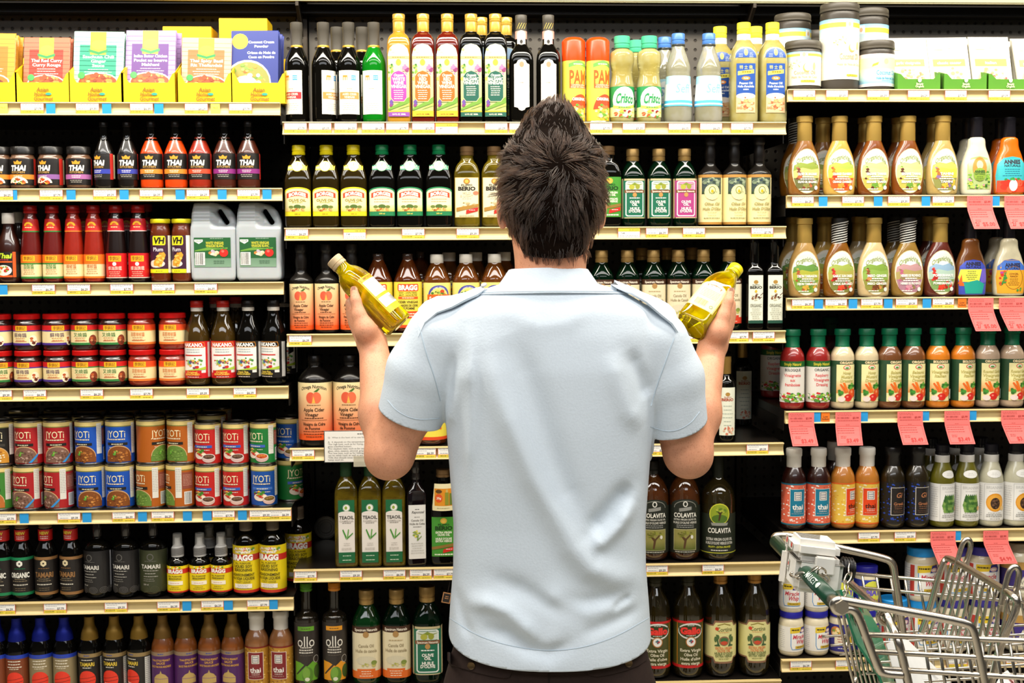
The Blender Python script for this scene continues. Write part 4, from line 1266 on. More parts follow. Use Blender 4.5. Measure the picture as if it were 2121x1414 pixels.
def bragg_cider(A):
    A.R(-60, 10, 60, 104, '#e6d24a'); A.R(-60, 10, 60, 16, '#d9481c')
    A.P([(-22, 85), (22, 85), (24, 88), (24, 97), (22, 100), (-22, 100), (-24, 97), (-24, 88)], '#d9481c'); A.T('BRAGG', 0, 92.5, 9.6, '#f4ece0', w=42, b=.06)
    A.T('RAW - UNFILTERED', 0, 82, 3.6, '#8a7a14', w=40); A.T('BRUT - NON FILTRÉ', 0, 77, 3.6, '#8a7a14', w=40); A.R(-22, 69, 22, 74, '#d9581c'); A.L(0, 70.6, 34, 1, 3, 1.8, '#f0e0b0')
    A.T('CIDER VINEGAR', 0, 63, 4.4, '#4a3f0a', w=44); A.T('VINAIGRE DE CIDRE', 0, 56, 4.4, '#4a3f0a', w=44); A.T('DE POMME', 0, 50, 4.4, '#4a3f0a', w=28); A.R(-22, 30, 22, 44, '#d9481c'); A.L(0, 38, 36, 2, 5, 2, '#f4e0c8')
K('br_c', 'vinegar_bottle', 'bottle', 'unfiltered cider vinegar bottle with yellow and red label', [(24, 0), (28, 2), (30, 8), (30, 104), (28.5, 112), (20, 132), (13, 146), (11.5, 150), (11.5, 154)], CIDER,
  parts=[cap(11.8, 148, 162, M('smoked_clear', '#3a2a22', .1, coat=.5))], art=[('label', bragg_cider, None)])
def spec_cider(A):
    A.R(-58, 10, 58, 102, '#e6d87a'); A.E(0, 76, 24, 21, '#4a4aa0', a0=0, a1=180); A.E(0, 74, 20, 18, '#e6d87a', a0=0, a1=180); A.T('ORGANIC · UNFILTERED', 0, 93, 2.6, '#dfe0ee', w=26, arc=5)
    A.food(0, 80, 17, 9, ['#6a9a3a', '#d9a03a', '#c9481c', '#8ab04a', '#e0c85a', '#4a7a2a'], 22, (3, 5), 6)
    A.R(-26, 58, 26, 78, '#d9601c'); A.P([(4, 60), (26, 66), (26, 72), (6, 68)], '#5a9a3a'); A.T('Spectrum', 0, 68.5, 10, '#f4ece0', w=42, b=.02); A.R(-24, 52, 24, 59, '#d9481c'); A.L(0, 54, 30, 1, 3, 2.4, '#f0e0c0'); A.L(0, 42, 38, 4, 6, 1.6, '#7a6a2a')
K('sp_c', 'vinegar_bottle', 'bottle', 'cider vinegar bottle with white cap and fruit label', [(24, 0), (27, 2), (29, 8), (29, 102), (27.5, 112), (20, 130), (14, 140), (13, 146)], M('cider_light', '#5c300c', .06, coat=1, var=.2, scale=40),
  parts=[cap(14.2, 142, 160, plastic('#e6dfd0', .4), rings=False)], art=[('label', spec_cider, None)])
def spec_canola(word, foot, big=False):
    def f(A):
        A.R(-46, 14, 46, 104, '#dccfac'); A.R(-46, 95, 46, 106, '#3f2414'); A.T('Spectrum Naturals', 0, 100.5, 4.6, '#efe4d0', w=40, b=.02); A.E(0, 92, 5.5, 5.5, '#a8804a')
        if word[0]:
            A.L(0, 80, 34, 1, 3, 2, '#b09a70')
        A.T(word[1], 0, 72, 5.4, '#9a8a68', w=28); A.T(word[2], 0, 63, 5.4, '#9a8a68', w=38)
        A.E(0, 46, 18, 8, '#cfc5a8'); A.food(0, 38, 18, 3, ['#b8b060', '#a8a850', '#c9bf80'], 8, (2, 4), 4); A.E(14, 42, 5, 4, '#7a8a3a')
        if foot:
            A.R(-46, 14, 46, 27, foot); A.R(-16, 26, 16, 31, foot); A.L(0, 26, 24, 3, 4, 1.2, '#f0dcc0')
    return f
for k, word, foot, gl, look in [('ca_a', (0, 'Almond Oil', "Huile d'Amandes"), None, GLASS_GR, 'gold-capped almond oil bottle with brown-topped cream label'), ('ca_o', (1, 'Canola Oil', 'Huile de Canola'), None, GLASS_GR, 'gold-capped organic canola oil bottle with brown-topped cream label'), ('ca_r', (0, 'Canola Oil', 'Huile de Canola'), '#c43a24', GLASS_GR, 'gold-capped canola oil bottle with red-footed cream label'), ('ca_f', (0, 'Canola Oil', 'Huile de canola'), '#d9641c', M('mid_green_glass', '#052a0d', .06, coat=.6), 'gold-capped canola oil bottle with orange-footed label'), ('ca_g', (1, 'Canola Oil', 'Huile de canola'), '#d9641c', GLASS_GR, 'gold-capped organic canola oil bottle with orange-footed label')]:
    K(k, 'oil_bottle', 'bottle', look, [(20, 0), (24, 2), (26, 10), (26, 108), (24.5, 116), (18, 130), (12.5, 140), (12, 146)], gl, n=2.6, parts=[cap(13.5, 141, 166, GOLDCAP)], art=[('label', spec_canola(word, foot), None)])
def berio_org(c1, r):
    def f(A):
        A.R(-r + 3, 14, r - 3, 113, '#dfe0cc'); A.E(0, 99, 5, 4, '#a8803a'); A.T('FILIPPO', 0, 93, 2.6, c1, w=18); A.T('BERIO', 0, 88, 5.4, c1, w=26, b=.04)
        if c1 == '#2a261c':
            for a, b in ((-10, 66), (-2, 70), (6, 64), (9, 72)):
                A.P([(a, b), (a + 6, b + 5), (a + 7, b + 4), (a + 1, b - 1)], '#5a3020')
            A.food(0, 68, 10, 7, ['#5a3020', '#3f2014', '#8a5a3a', '#c9c0a0'], 12, (1.2, 3), 3); A.P([(-3, 80), (0, 76), (3, 80), (0, 84)], '#d9b02a')
            A.T('ORGANIC', 0, 51, 6.4, '#8a8a7a', w=25); A.L(0, 44, 24, 7, 4, 1, '#a8a898'); A.R(-r + 3, 14, r - 3, 20, '#1f4a3a')
        else:
            A.L(0, 74, 24, 6, 8, 1.6, '#a8b0a0'); A.food(2, 24, 13, 9, ['#d98a6a', '#e0a888', '#c9745a', '#efd8c8'], 22, (1.5, 3), 4)
    return f
for k, c1, r, H, look in [('bg_s', '#2a261c', 18.5, 188, 'slim square organic olive oil bottle with white label'), ('bg_r', '#a8482c', 21, 176, 'slim dark vinegar bottle with gold neck and pale label')]:
    K(k, 'oil_bottle', 'bottle', look, [(r - 2, 0), (r - .5, 2), (r, 6), (r, 116), (r - 1, 124), (r * .6, 134), (10, 138), (9.6, 144)], GLASS_DK, n=6 if r < 20 else 2.0,
      parts=[('neck_capsule', [(10.2, 140), (10.4, 142), (10.4, H - 12), (11, H - 11), (11, H - 1), (10, H), (.4, H)], GLASS_DK if r < 20 else foil('#b08a44', .4), {})], art=[('label', berio_org(c1, r), None)])
# --- lower centre shelves
def teaoil(A):
    A.R(-17, 10, 17, 136, '#e0d8d0'); A.R(-17, 112, 17, 140, '#0f5f36'); A.E(0, 112, 17, 5, '#e0d8d0', a0=0, a1=180); A.E(0, 124, 7.5, 7.5, '#e8e6dc'); A.ring(0, 124, 7, 7, .8, '#8a9a80'); A.E(-1, 124, 3, 3.6, '#8aa03a')
    A.T('TEAOIL', 0, 104, 6.6, '#2a2824', w=30, b=.02); A.T('CAMELLIA', 0, 96.6, 3.6, '#b0a8a0', w=29); A.L(0, 92, 24, 1, 3, 1.2, '#8a847c')
    A.P([(-1, 58), (-9, 78), (-7, 80), (0, 64)], '#3f8a2c'); A.P([(0, 58), (3, 80), (5, 79), (3, 62)], '#5a9a3a'); A.P([(0, 58), (13, 70), (13, 73), (2, 63)], '#3f8a2c')
    A.L(0, 50, 18, 2, 4, .8, '#a8a098'); A.L(0, 40, 26, 2, 3, .8, '#a8a098'); A.R(-17, 10, 17, 32, '#0f5f36'); A.E(0, 32, 17, 3, '#0f5f36', a0=180, a1=360); A.L(0, 24, 20, 2, 9, 1.4, '#c9d8c0')
K('tea', 'oil_bottle', 'bottle', 'square golden camellia oil bottle with green-ended white label', [(23, 0), (24.5, 2), (25, 7), (25, 148), (24, 160), (17, 176), (12, 184), (11.6, 190)], OIL_K, n=6,
  parts=[('neck_capsule', [(12, 186), (12.4, 188), (12.2, 222), (11.4, 224), (.4, 224)], M('green_capsule', '#1f4a26', .45), {}), ('oil_line', [(24.2, 145), (24.6, 146), (24.6, 147.4), (24.2, 148)], M('oil_glint', '#c9b44a', .3), {'n': 6})], art=[('label', teaoil, None)])
def canola_slim(A):
    A.R(-18, 16, 18, 128, '#dcd9d4'); A.T('Rapunzel', 1, 113, 5, '#3a3834', w=26, sh=.3); A.L(0, 118, 12, 1, 3, 1.4, '#3a3834'); A.L(0, 102, 14, 1, 3, 1.4, '#7a7670'); A.T('Canola Oil', 0, 96, 4, '#7a7670', w=26); A.T('Huile de Colza', 0, 89, 4, '#7a7670', w=32); A.L(0, 82, 18, 1, 3, 1.2, '#7a7670')
    A.food(-2, 68, 9, 7, ['#d9c83a', '#e0d45a', '#8aa03a'], 12, (1.5, 3), 3); A.P([(-1, 54), (1, 54), (3, 66), (1, 66)], '#6a8a3a'); A.P([(0, 56), (9, 64), (9, 62), (1, 54)], '#6a8a3a'); A.L(0, 48, 28, 5, 5, .9, '#a8a49c')
K('cslim', 'oil_bottle', 'bottle', 'slim dark canola oil bottle with plain white label', [(20, 0), (21, 2), (21.5, 6), (21.5, 140), (20.5, 152), (13, 166), (9.5, 174), (9, 180)], M('purple_glass', '#0e080c', .05, coat=.6), n=6,
  parts=[cap(9.8, 178, 216, M('smoked_cap'), rings=True)], art=[('label', canola_slim, None)])
def colavita(rd):
    def f(A):
        if rd:
            A.R(-60, 14, 60, 98, '#20261a'); A.E(0, 98, 60, 6, '#20261a', a0=180, a1=360); A.ring(0, 98, 22, 22, 2, '#c9c83a'); A.E(0, 98, 20, 20, '#8a9a24'); A.E(0, 88, 17, 9, '#4a6a1c'); A.P([(-3, 84), (0, 84), (4, 100), (10, 106), (8, 108), (1, 101), (-6, 106), (-7, 104), (-1, 98)], '#3f2a10'); A.food(0, 106, 15, 6, ['#5f7a1c', '#7a942a', '#a8b03a'], 14, (2, 4), 4)
            A.P([(-16, 74), (16, 74), (18, 80), (-18, 80)], '#8a8a80'); A.T('COLAVITA', 0, 64, 10, '#eeeade', w=50, b=.02); A.T('EXTRA VIRGIN OLIVE OIL', 0, 46, 5.4, '#cfccc0', w=58, b=.02); A.T("HUILE D'OLIVE VIERGE EXTRA", 0, 38, 5.4, '#cfccc0', w=60, b=.02); A.T('FRUITY - EXTRA FRUITÉE', 0, 30, 3.6, '#c9c83a', w=48, sh=.2); A.R(-60, 17, 60, 18.4, '#c9c83a'); A.L(0, 22, 48, 1, 3, 2, '#cfccc0')
        else:
            A.R(-56, 18, 56, 116, '#1c2018'); A.E(0, 116, 32, 14, '#1c2018', a0=0, a1=180); A.E(0, 120, 5, 6, '#d9d6cc'); A.E(0, 120, 3, 4, '#1c2018'); A.ring(0, 112, 25, 15, 1.2, '#8a8a80'); A.R(-25, 98, 25, 112, '#1c2018')
            A.P([(-13, 104), (13, 108), (13, 115), (-13, 111)], '#8a8a84'); A.T('COLAVITA', 0, 97, 9, '#eeeade', w=50, b=.02); A.T('EXTRA VIRGIN OLIVE OIL', 0, 88, 3.6, '#cfccc0', w=50); A.T("HUILE D'OLIVE VIERGE", 0, 81.5, 4.4, '#cfccc0', w=52, b=.02); A.L(0, 75, 50, 2, 4, 2, '#8a8a84')
            A.R(-25, 24, 25, 68, '#b5b08a'); A.R(-24, 25, 24, 67, '#8a8444'); A.V(-24, 25, 24, 44, '#4f5a1c', '#8a8444'); A.P([(-4, 28), (0, 28), (3, 46), (14, 58), (12, 60), (1, 49), (-8, 56), (-9, 54), (-2, 44)], '#4f3418'); A.food(2, 58, 20, 7, ['#6a6a24', '#8a8a34', '#5a5a1c'], 16, (2, 4), 5); A.E(14, 52, 3, 4, '#d9d6cc'); A.L(0, 20.5, 44, 1, 3, 1.4, '#cfccc0')
    return f
K('col', 'oil_bottle', 'bottle', 'amber olive oil bottle with black grove-picture label', [(22, 0), (30, 4), (34, 16), (34, 124), (32, 144), (24, 162), (14, 174), (12, 180)], M('amber_oil', '#40200a', .05, coat=1, var=.2), parts=[cap(13, 178, 206, M('dark_cap', '#16140e', .3))], art=[('label', colavita(False), None)])
K('colr', 'oil_bottle', 'bottle', 'round olive oil bottle with yellow tree medallion label', [(28, 0), (34, 3), (36, 10), (36.5, 20), (36.5, 122), (34, 140), (24, 156), (15, 164), (12, 170)], M('olive_dark_oil', '#221b08', .05, coat=1, var=.2), parts=[('neck_capsule', [(12.4, 164), (12.8, 168), (12.4, 220), (11.6, 222), (.4, 222)], M('dark_green_capsule', '#171b0c', .4), {})], art=[('label', colavita(True), None)])
def ollo(c):
    def f(A):
        A.R(-54, 14, 54, 134, '#2c2520'); A.R(-18, 118, 18, 127, c); A.L(0, 121.5, 26, 1, 3, 1.6, '#4a3a14')
        A.T('ollo', 0, 96, 22, '#e8e2d6', w=39, b=-.004); A.L(0, 82, 36, 3, 5.4, 2.6, '#c9c2b6'); A.L(0, 66, 40, 1, 3, 1.4, '#5a5248')
        A.P([(-26, 14), (26, 14), (26, 48), (14, 54), (2, 44), (-12, 52), (-26, 54)], c); A.P([(-24, 26), (-20, 26), (6, 52), (2, 54)], '#2c2520'); A.E(3, 26, 12, 17, '#4f7a24'); A.E(0, 30, 8, 12, '#6f9a34'); A.E(24, 32, 8, 14, '#33521c'); A.E(2, 17, 5, 4, '#cfd0b8'); A.ring(22, 58, 7, 8, 1.2, '#a8a298')
    return f
for k, c, look in [('ol_g', '#5f9a24', 'dark olive oil bottle with lime green band and cap'), ('ol_y', '#d9901c', 'dark olive oil bottle with orange band and cap')]:
    K(k, 'oil_bottle', 'bottle', look, [(21, 0), (24, 2), (26, 8), (26, 138), (25, 146), (13, 152), (11, 158), (11, 196)], M('brown_black_glass', '#1c1710', .06, coat=.6), parts=[cap(13, 196, 213, plastic({'ol_g': '#4f8a1c', 'ol_y': '#d9861c'}[k], .35))], art=[('label', ollo(c), None)])
def gallo(A):
    A.R(-58, 24, 58, 122, '#46471c'); A.R(-58, 24, 58, 30, '#c41a1c'); A.R(-58, 117, 58, 122, '#c41a1c'); A.R(-31, 30, -29.5, 118, '#d9881c'); A.R(29.5, 30, 31, 118, '#d9881c')
    A.E(0, 101, 28, 17, '#d9d8d0', 20); A.E(0, 101, 26, 13.5, '#2c3a18', 20); A.R(-26, 100, 26, 108, '#2c3a18'); A.T('Gallo', 0, 101.5, 13, '#d9201c', w=45, b=.07); A.T('Gallo', 0, 101.8, 12.4, '#e83a30', w=44, b=.03); A.L(0, 112, 20, 1, 3, 1.2, '#cfd0c0'); A.L(0, 91, 22, 1, 3, 1.6, '#cfd0c0')
    A.E(0, 79, 11, 11, '#b5743a'); A.E(0, 79, 9, 9, '#e8e4dc'); A.food(0, 79, 5, 5, ['#2c3a6a', '#c41a1c', '#3a6a7a', '#e0b23a'], 9, (1.5, 3), 4)
    for i, t in enumerate(('Extra Virgin', 'Olive Oil', "Huile d'olive", 'extra vierge')):
        A.T(t, 0, 61 - i * 9, 6, '#e6dcc0', w=(46, 29, 44, 40)[i], b=.02)
K('gallo', 'oil_bottle', 'bottle', 'dark olive oil bottle with olive green and red label', [(22, 0), (30, 4), (32.5, 16), (32.5, 130), (30, 150), (22, 172), (14, 188), (12.5, 194)], M('olive_dark_oil'), parts=[cap(14, 190, 211, M('olive_cap', '#2c2a10', .4))], art=[('label', gallo, None)])
def cortina(A):
    A.P([(-56, 42), (-24, 42), (-20, 32), (20, 32), (24, 42), (56, 42), (56, 112), (24, 112), (20, 121), (-20, 121), (-24, 112), (-56, 112)], '#8a6248'); A.P([(-56, 45), (-23, 45), (-18, 36), (18, 36), (23, 45), (56, 45), (56, 109), (23, 109), (18, 117), (-18, 117), (-23, 109), (-56, 109)], '#dcd490')
    A.T('Cortina', 1, 103, 8.4, '#6a6a34', w=34, sh=.05); A.E(-15, 104, 4, 3.6, '#d9482a'); A.P([(-14, 110), (0, 114), (14, 110), (14, 112), (0, 116), (-14, 112)], '#8a7a2c'); A.L(0, 96, 30, 1, 3, 1.4, '#d9a060')
    A.E(0, 79, 11, 10, '#8a6a4a'); A.E(0, 81, 8, 5, '#3a6a3a'); A.E(0, 75, 7, 4, '#c9482a')
    for s in (-1, 1):
        A.P([(s * 8, 68), (s * 20, 68), (s * 20, 70), (s * 14, 72), (s * 17, 92), (s * 15, 92), (s * 11, 74)], '#3a5a34'); A.E(s * 18, 82, 3, 6, '#4f6a3a'); A.E(s * 13, 87, 3, 5, '#4f6a3a')
    A.T('EXTRA VIRGIN', 0, 64, 5, '#d9743a', w=36); A.T('OLIVE OIL', 0, 58.5, 5, '#d9743a', w=28); A.T("HUILE D'OLIVE", 0, 53, 4.8, '#5a6a34', w=40); A.T('EXTRA VIERGE', 0, 47.5, 4.8, '#5a6a34', w=36); A.L(0, 41, 34, 1, 3, 1.4, '#8a8a4a')
K('cort', 'oil_bottle', 'bottle', 'dark olive oil bottle with gold cap and yellow scroll label', [(22, 0), (28, 4), (31.5, 14), (33, 24), (33, 126), (31, 146), (22, 172), (14, 188), (12.5, 194)], M('olive_dark_oil'), parts=[cap(14.5, 192, 210, foil('#b5803a', .4))], art=[('label', cortina, None)])

# --- right bay
def coco(kind):
    def f(A):
        r, z0, z1 = {'s': (37, 10, 78), 't': (40, 22, 144), 'p': (37, 8, 74)}[kind]
        w = r * 2.3; h = z1 - z0
        A.R(-w, z0, w, z1, '#ece6d2')
        if kind == 'p':
            A.V(-w, z0 + 6, w, z0 + h * .55, '#8ac0d8', '#e0e8b8'); A.R(-w, z0 + h * .55, w, z1 - h * .12, '#dfe2a8'); A.R(-w, z1 - h * .12, w, z1, '#e8d0c8'); A.E(2, z1 - h * .24, 5, 5.6, '#d9a88a'); A.P([(-28, z0 + h * .6), (-16, z0 + h * .66), (-14, z0 + h * .74), (-26, z0 + h * .68)], '#9ab83a')
            A.T('Coconut Oil', 4, z0 + h * .42, 9, '#4a9ac0', w=46); A.T('Huile de Noix de Coco', 4, z0 + h * .25, 5, '#4a9ac0', w=46); A.L(2, z0 + h * .16, 26, 1, 3, 1.2, '#7ab8d0'); A.R(-w, z0, w, z0 + 6, '#ece6e0')
        else:
            A.V(-w, z1 - h * .3, w, z1, '#dfe8e4', '#8ac4e0'); A.R(-w, z1 - h * .14, w, z1 - h * .06, '#e0cf4a'); A.R(-6, z1 - h * .16, 10, z1 - h * .02, '#dce8ea'); A.E(2, z1 - h * .09, 3.6, 4.6, '#d9b08a')
            q = z1 - h * .36
            for dx, dz, s in ((-12, 0, 9), (-26, -5, 6)):
                for i in range(5):
                    a = i * 1.25 + .4
                    A.P([(dx, q + dz), (dx + s * math.cos(a) - 1, q + dz + s * math.sin(a) - 1), (dx + s * math.cos(a) + 1, q + dz + s * math.sin(a) + 1)], '#a8b85a')
            A.E(8, q - h * .12, 8, 9, '#c9a25a'); A.E(10, q - h * .10, 7.4, 8, '#f0ead6'); A.E(24, q - h * .08, 3, 8, '#d9bc80')
            A.T('Coconut Oil', 4, z0 + h * .38, h * .10 if kind == 't' else 7, '#b0a080', w=46); A.T('Huile de Noix de Coco', 4, z0 + h * .25, 5, '#b0a080', w=56); A.R(-4, z0 + 6, 26, z0 + 10, '#dccf3a'); A.L(11, z0 + 7.4, 24, 1, 3, 1.4, '#8a7a20')
    return f
GREYP = M('grey_plastic', '#3a342c', .4)
for k, kd, r, H, look in [('co_s', 's', 38, 102, 'squat grey-lidded coconut oil jar with palm label'), ('co_t', 't', 41, 178, 'tall grey-lidded coconut oil jar with palm label'), ('co_p', 'p', 37.5, 102, 'squat grey-lidded coconut oil jar with blue-green label')]:
    K(k, 'oil_jar', 'jar', look, [(r - 3, 0), (r - .8, 1.5), (r, 5), (r, H - 24), (r - 1, H - 20), (r - 2.5, H - 17), (r - 2.5, H - 14)], GREYP, parts=[('lid', [(r - .5, H - 17), (r + .6, H - 16), (r + .6, H - 13), (r - .3, H - 12), (r + .2, H - 11), (r - .2, H - 3), (r - 2, H), (r - 5, H + .4), (.4, H + .4)], M('grey_lid', '#4a443a', .45), {})], art=[('label', coco(kd), None)])
def orgv(bgs, fruit, wds):
    def f(A):
        A.E(0, 50, 30, 46, '#d9c9a0', 28); A.E(0, 50, 28.6, 44.5, '#efe9dc', 28)
        A.E(0, 66, 22, 23, '#e4e9dc', 24); A.P([(-26, 62), (-14, 68), (0, 65), (14, 69), (26, 63), (28, 50), (26, 34), (-26, 34), (-28, 50)], bgs[0]); A.P([(-28, 50), (-10, 57), (10, 53), (28, 56), (27, 34), (-27, 34)], bgs[1]); A.P([(-27, 36), (27, 36), (22, 18), (14, 10), (-14, 10), (-22, 18)], bgs[2])
        A.food(-18, 44, 7, 16, fruit, 12, (2.5, 5), 4); A.food(14, 24, 11, 9, fruit[::-1] + [bgs[0]], 12, (2, 4), 5); A.food(-4, 20, 12, 7, fruit, 8, (2, 4), 6)
        A.T('OrganicVille', 0, 79, 9, '#8f9a5a', w=44, arc=11)
        A.T(wds, 2, 44, 5, '#f6f2e8', w=42, b=.04); A.L(2, 37, 34, 2, 4.4, 2.4, '#f0ece0'); A.T(wds, 2, 28, 4.6, '#f6f2e8', w=42, b=.04)
        A.E(20, 16, 4, 4.4, '#dfe6e0'); A.L(-6, 12, 30, 1, 3, 2, '#efe9dc')
    return f
OV = [(26, 0), (32, 1.5), (34, 10), (35.5, 35), (34.5, 58), (30, 80), (20, 102), (15.5, 112), (15, 118)]
GOLDW = foil('#b8954a', .35)
def wrapcap(m):
    return ('neck_wrap', [(15.4, 110), (15.8, 112), (15.2, 150), (17, 151), (17, 162), (16, 163), (.4, 163)], m, {})
def ov_lines(A):
    A.r0 = 15.6
    for i in range(9):
        z = 112 + i * 5
        A.P([(-40, z - 8), (-40, z - 6), (40, z + 10), (40, z + 8)], '#cfccc4')
HILL = ['#9ab04a', '#b8bf5a', '#7a8a3a']
for k, body, wrap, bgs, fruit, wds, look in [
    ('ov1', '#8a5a24', 0, ['#8a9a3a', '#c9c070', '#6a6a3a'], ['#7a3a2a', '#8a8a4a', '#b5653a'], 'OLIVE OIL BALSAMIC', 'gold-necked tan dressing bottle with villa and bottle label'),
    ('ov2', '#c9a04a', 0, ['#a8b84a', '#d9c84a', '#c9581c'], ['#e0801c', '#e8953a', '#c9301c'], 'ORANGE CRANBERRY', 'gold-necked yellow dressing bottle with orange fruit label'),
    ('ov3', '#7a4010', 0, ['#d9d080', '#c9cf8a', '#b8b050'], ['#5a2a14', '#6a9a34', '#d9c870'], 'SESAME TAMARI', 'gold-necked amber dressing bottle with sesame bowl label'),
    ('ov4', '#b59a5a', 0, ['#e0cf5a', '#d9c44a', '#8a8a4a'], ['#a86a2a', '#d9b03a', '#8a6a9a'], 'TAHINI', 'gold-necked pale dressing bottle with pyramid label'),
    ('ov5', '#a8844a', 0, ['#5f8a3a', '#a8a83a', '#7a9a3a'], ['#a8542a', '#c9a03a', '#5f8a2a'], 'DIJON TARRAGON', 'gold-necked tan dressing bottle with farmhouse vineyard label'),
    ('ov6', '#7a4a0c', 1, ['#9aa84a', '#a8a04a', '#7a7a3a'], ['#c9281c', '#d94a2a', '#8a1c14'], 'GARLIC SUN DRIED', 'black-and-white-necked amber dressing bottle with tomato label'),
    ('ov7', '#c9b080', 0, ['#7a9a3a', '#8aa84a', '#8a8a3a'], ['#8a4a24', '#6a3a1c', '#c98a4a'], 'MISO GINGER', 'gold-necked cream dressing bottle with basket label'),
    ('ov8', '#8a6a2c', 1, ['#b58a8a', '#a8965a', '#a87a8a'], ['#b55a7a', '#c98a9a', '#8a7a4a'], 'HERBES DE PROVENCE', 'black-and-white-necked olive dressing bottle with lavender label'),
    ('ov9', '#5a2418', 0, ['#8aa8c0', '#a8c0b0', '#7a9a5a'], ['#c9281c', '#d9402a', '#a81c14'], 'POMEGRANATE', 'gold-necked maroon dressing bottle with pomegranate label')]:
    K(k, 'dressing_bottle', 'bottle', look, OV, sauce(body), d=.58, parts=[wrapcap(GOLDW if not wrap else M('wrap_black', '#14110f', .4))], art=[('label', orgv(bgs, fruit, wds), None)] + ([('wrap_print', ov_lines, [(16.2, 90), (16, 150), (17.6, 151), (17.6, 170)])] if wrap else []))
def annie(kind):
    def f(A):
        if kind == 'w':
            A.P([(-25, 12), (25, 12), (25, 62), (18, 76), (0, 80), (-18, 76), (-25, 62)], '#a8b87a'); A.V(-23, 50, 23, 74, '#a8b87a', '#a8c0b8'); A.food(-20, 30, 5, 18, GREENS + ['#c98ab0', '#d9a84a'], 16, (2, 4), 4); A.food(18, 30, 6, 20, GREENS + ['#c98ab0'], 16, (2, 4), 5)
            A.E(0, 56, 15, 22, '#c98a3a'); A.E(0, 62, 7, 9, '#e8c8a0'); A.E(0, 42, 13, 14, '#8aa83a'); A.T('ANNIES', 0, 48, 5, '#2a4a24', w=22, b=.05); A.T('NATURALS', 0, 43, 3.6, '#2a4a24', w=22); A.L(0, 37, 18, 3, 3.4, 1, '#3a5a2c'); A.food(0, 18, 22, 6, GREENS + ['#e0c84a', '#b57aa8'], 14, (2, 4), 7)
        elif kind == 'o':
            A.P([(-30, 6), (30, 6), (32, 40), (29, 64), (18, 76), (0, 79), (-18, 76), (-29, 64), (-32, 40)], '#3ab0b8'); A.T('ANNIES', 0, 68, 8, '#1c1a2a', w=34, b=.06); A.T('NATURALS', 0, 60, 4.6, '#1c1a2a', w=34, b=.03); A.L(0, 52, 44, 4, 4.4, 1.5, '#1c6a80'); A.R(-30, 6, 30, 30, '#d9482a'); A.food(0, 20, 28, 13, ['#d9402a', '#e0583a', '#c9301c'], 14, (5, 9), 3); A.E(2, 20, 9, 12, '#efe4dc'); A.food(0, 33, 20, 3, ['#2f8a3a', '#3a9a4a'], 6, (2, 4), 3)
        elif kind == 'b':
            A.P([(-28, 4), (28, 4), (30, 40), (27, 62), (16, 73), (0, 76), (-16, 73), (-27, 62), (-30, 40)], '#3a4ab0'); A.T('ANNIES', 0, 67, 7, '#14122a', w=32, b=.06); A.T('NATURALS', 0, 60, 4.4, '#14122a', w=32, b=.03); A.P([(-30, 40), (-26, 56), (18, 56), (12, 30), (-28, 30)], '#d9d84a'); A.L(-4, 51, 24, 5, 4, 1.4, '#5a5a3a'); A.P([(18, 56), (28, 58), (29, 30), (14, 26)], '#6a5ac0'); A.P([(-28, 30), (-10, 26), (26, 24), (8, 20), (-28, 22)], '#d9601c'); A.P([(-20, 28), (8, 34), (24, 26), (20, 6), (-16, 6)], '#1f9a8a'); A.P([(-30, 26), (-24, 46), (-22, 26)], '#d9601c')
        else:
            A.P([(-28, 6), (28, 6), (31, 40), (28, 62), (16, 74), (0, 77), (-16, 74), (-28, 62), (-31, 40)], '#e0a02a'); A.P([(-29, 54), (29, 54), (28, 62), (16, 73.6), (0, 76.5), (-16, 73.6), (-28, 62)], '#3a6ac0'); A.T('ANNIES', 2, 64, 7.4, '#1c1a3a', w=32, b=.06); A.T('NATURALS', 2, 57, 4.4, '#1c1a3a', w=32, b=.03); A.ring(4, 38, 20, 24, 1, '#8a5a1c'); A.T('COWGIRL', 4, 46, 3.6, '#7a4a14', w=20); A.T('RANCH', 4, 41, 3.6, '#7a4a14', w=16); A.L(4, 35, 24, 4, 4, 1.2, '#8a5a1c'); A.food(-18, 36, 8, 18, ['#c9281c', '#3f8a3a', '#a83a8a', '#d9501c', '#2f7a3a'], 18, (2, 4.5), 5); A.food(16, 14, 7, 4, ['#3f8a3a', '#5a9a3a'], 6, (1.5, 3), 5)
    return f
AN = [(26, 0), (31, 1.5), (32.5, 8), (33.5, 40), (32, 62), (25, 84), (19, 98), (18, 116), (12.5, 118), (11.5, 124)]
for k, kd, body, look in [('an_w', 'w', '#d9d6bc', 'white dressing bottle with black cap and garden label'), ('an_o', 'o', '#d9680c', 'orange pepper dressing bottle with black cap and turquoise label'), ('an_b', 'b', '#6a3c14', 'brown dressing bottle with black cap and blue landscape label'), ('an_c', 'c', '#d9cfae', 'cream ranch dressing bottle with black cap and blue-orange label')]:
    K(k, 'dressing_bottle', 'bottle', look, AN, sauce(body), n=2.6, d=.62, parts=[('cap', [(12.4, 116), (12.8, 118), (12, 148), (12.8, 150), (12.4, 160), (.4, 161)], M('black_cap', '#17151a', .25), {})], art=[('label', annie(kd), None)])
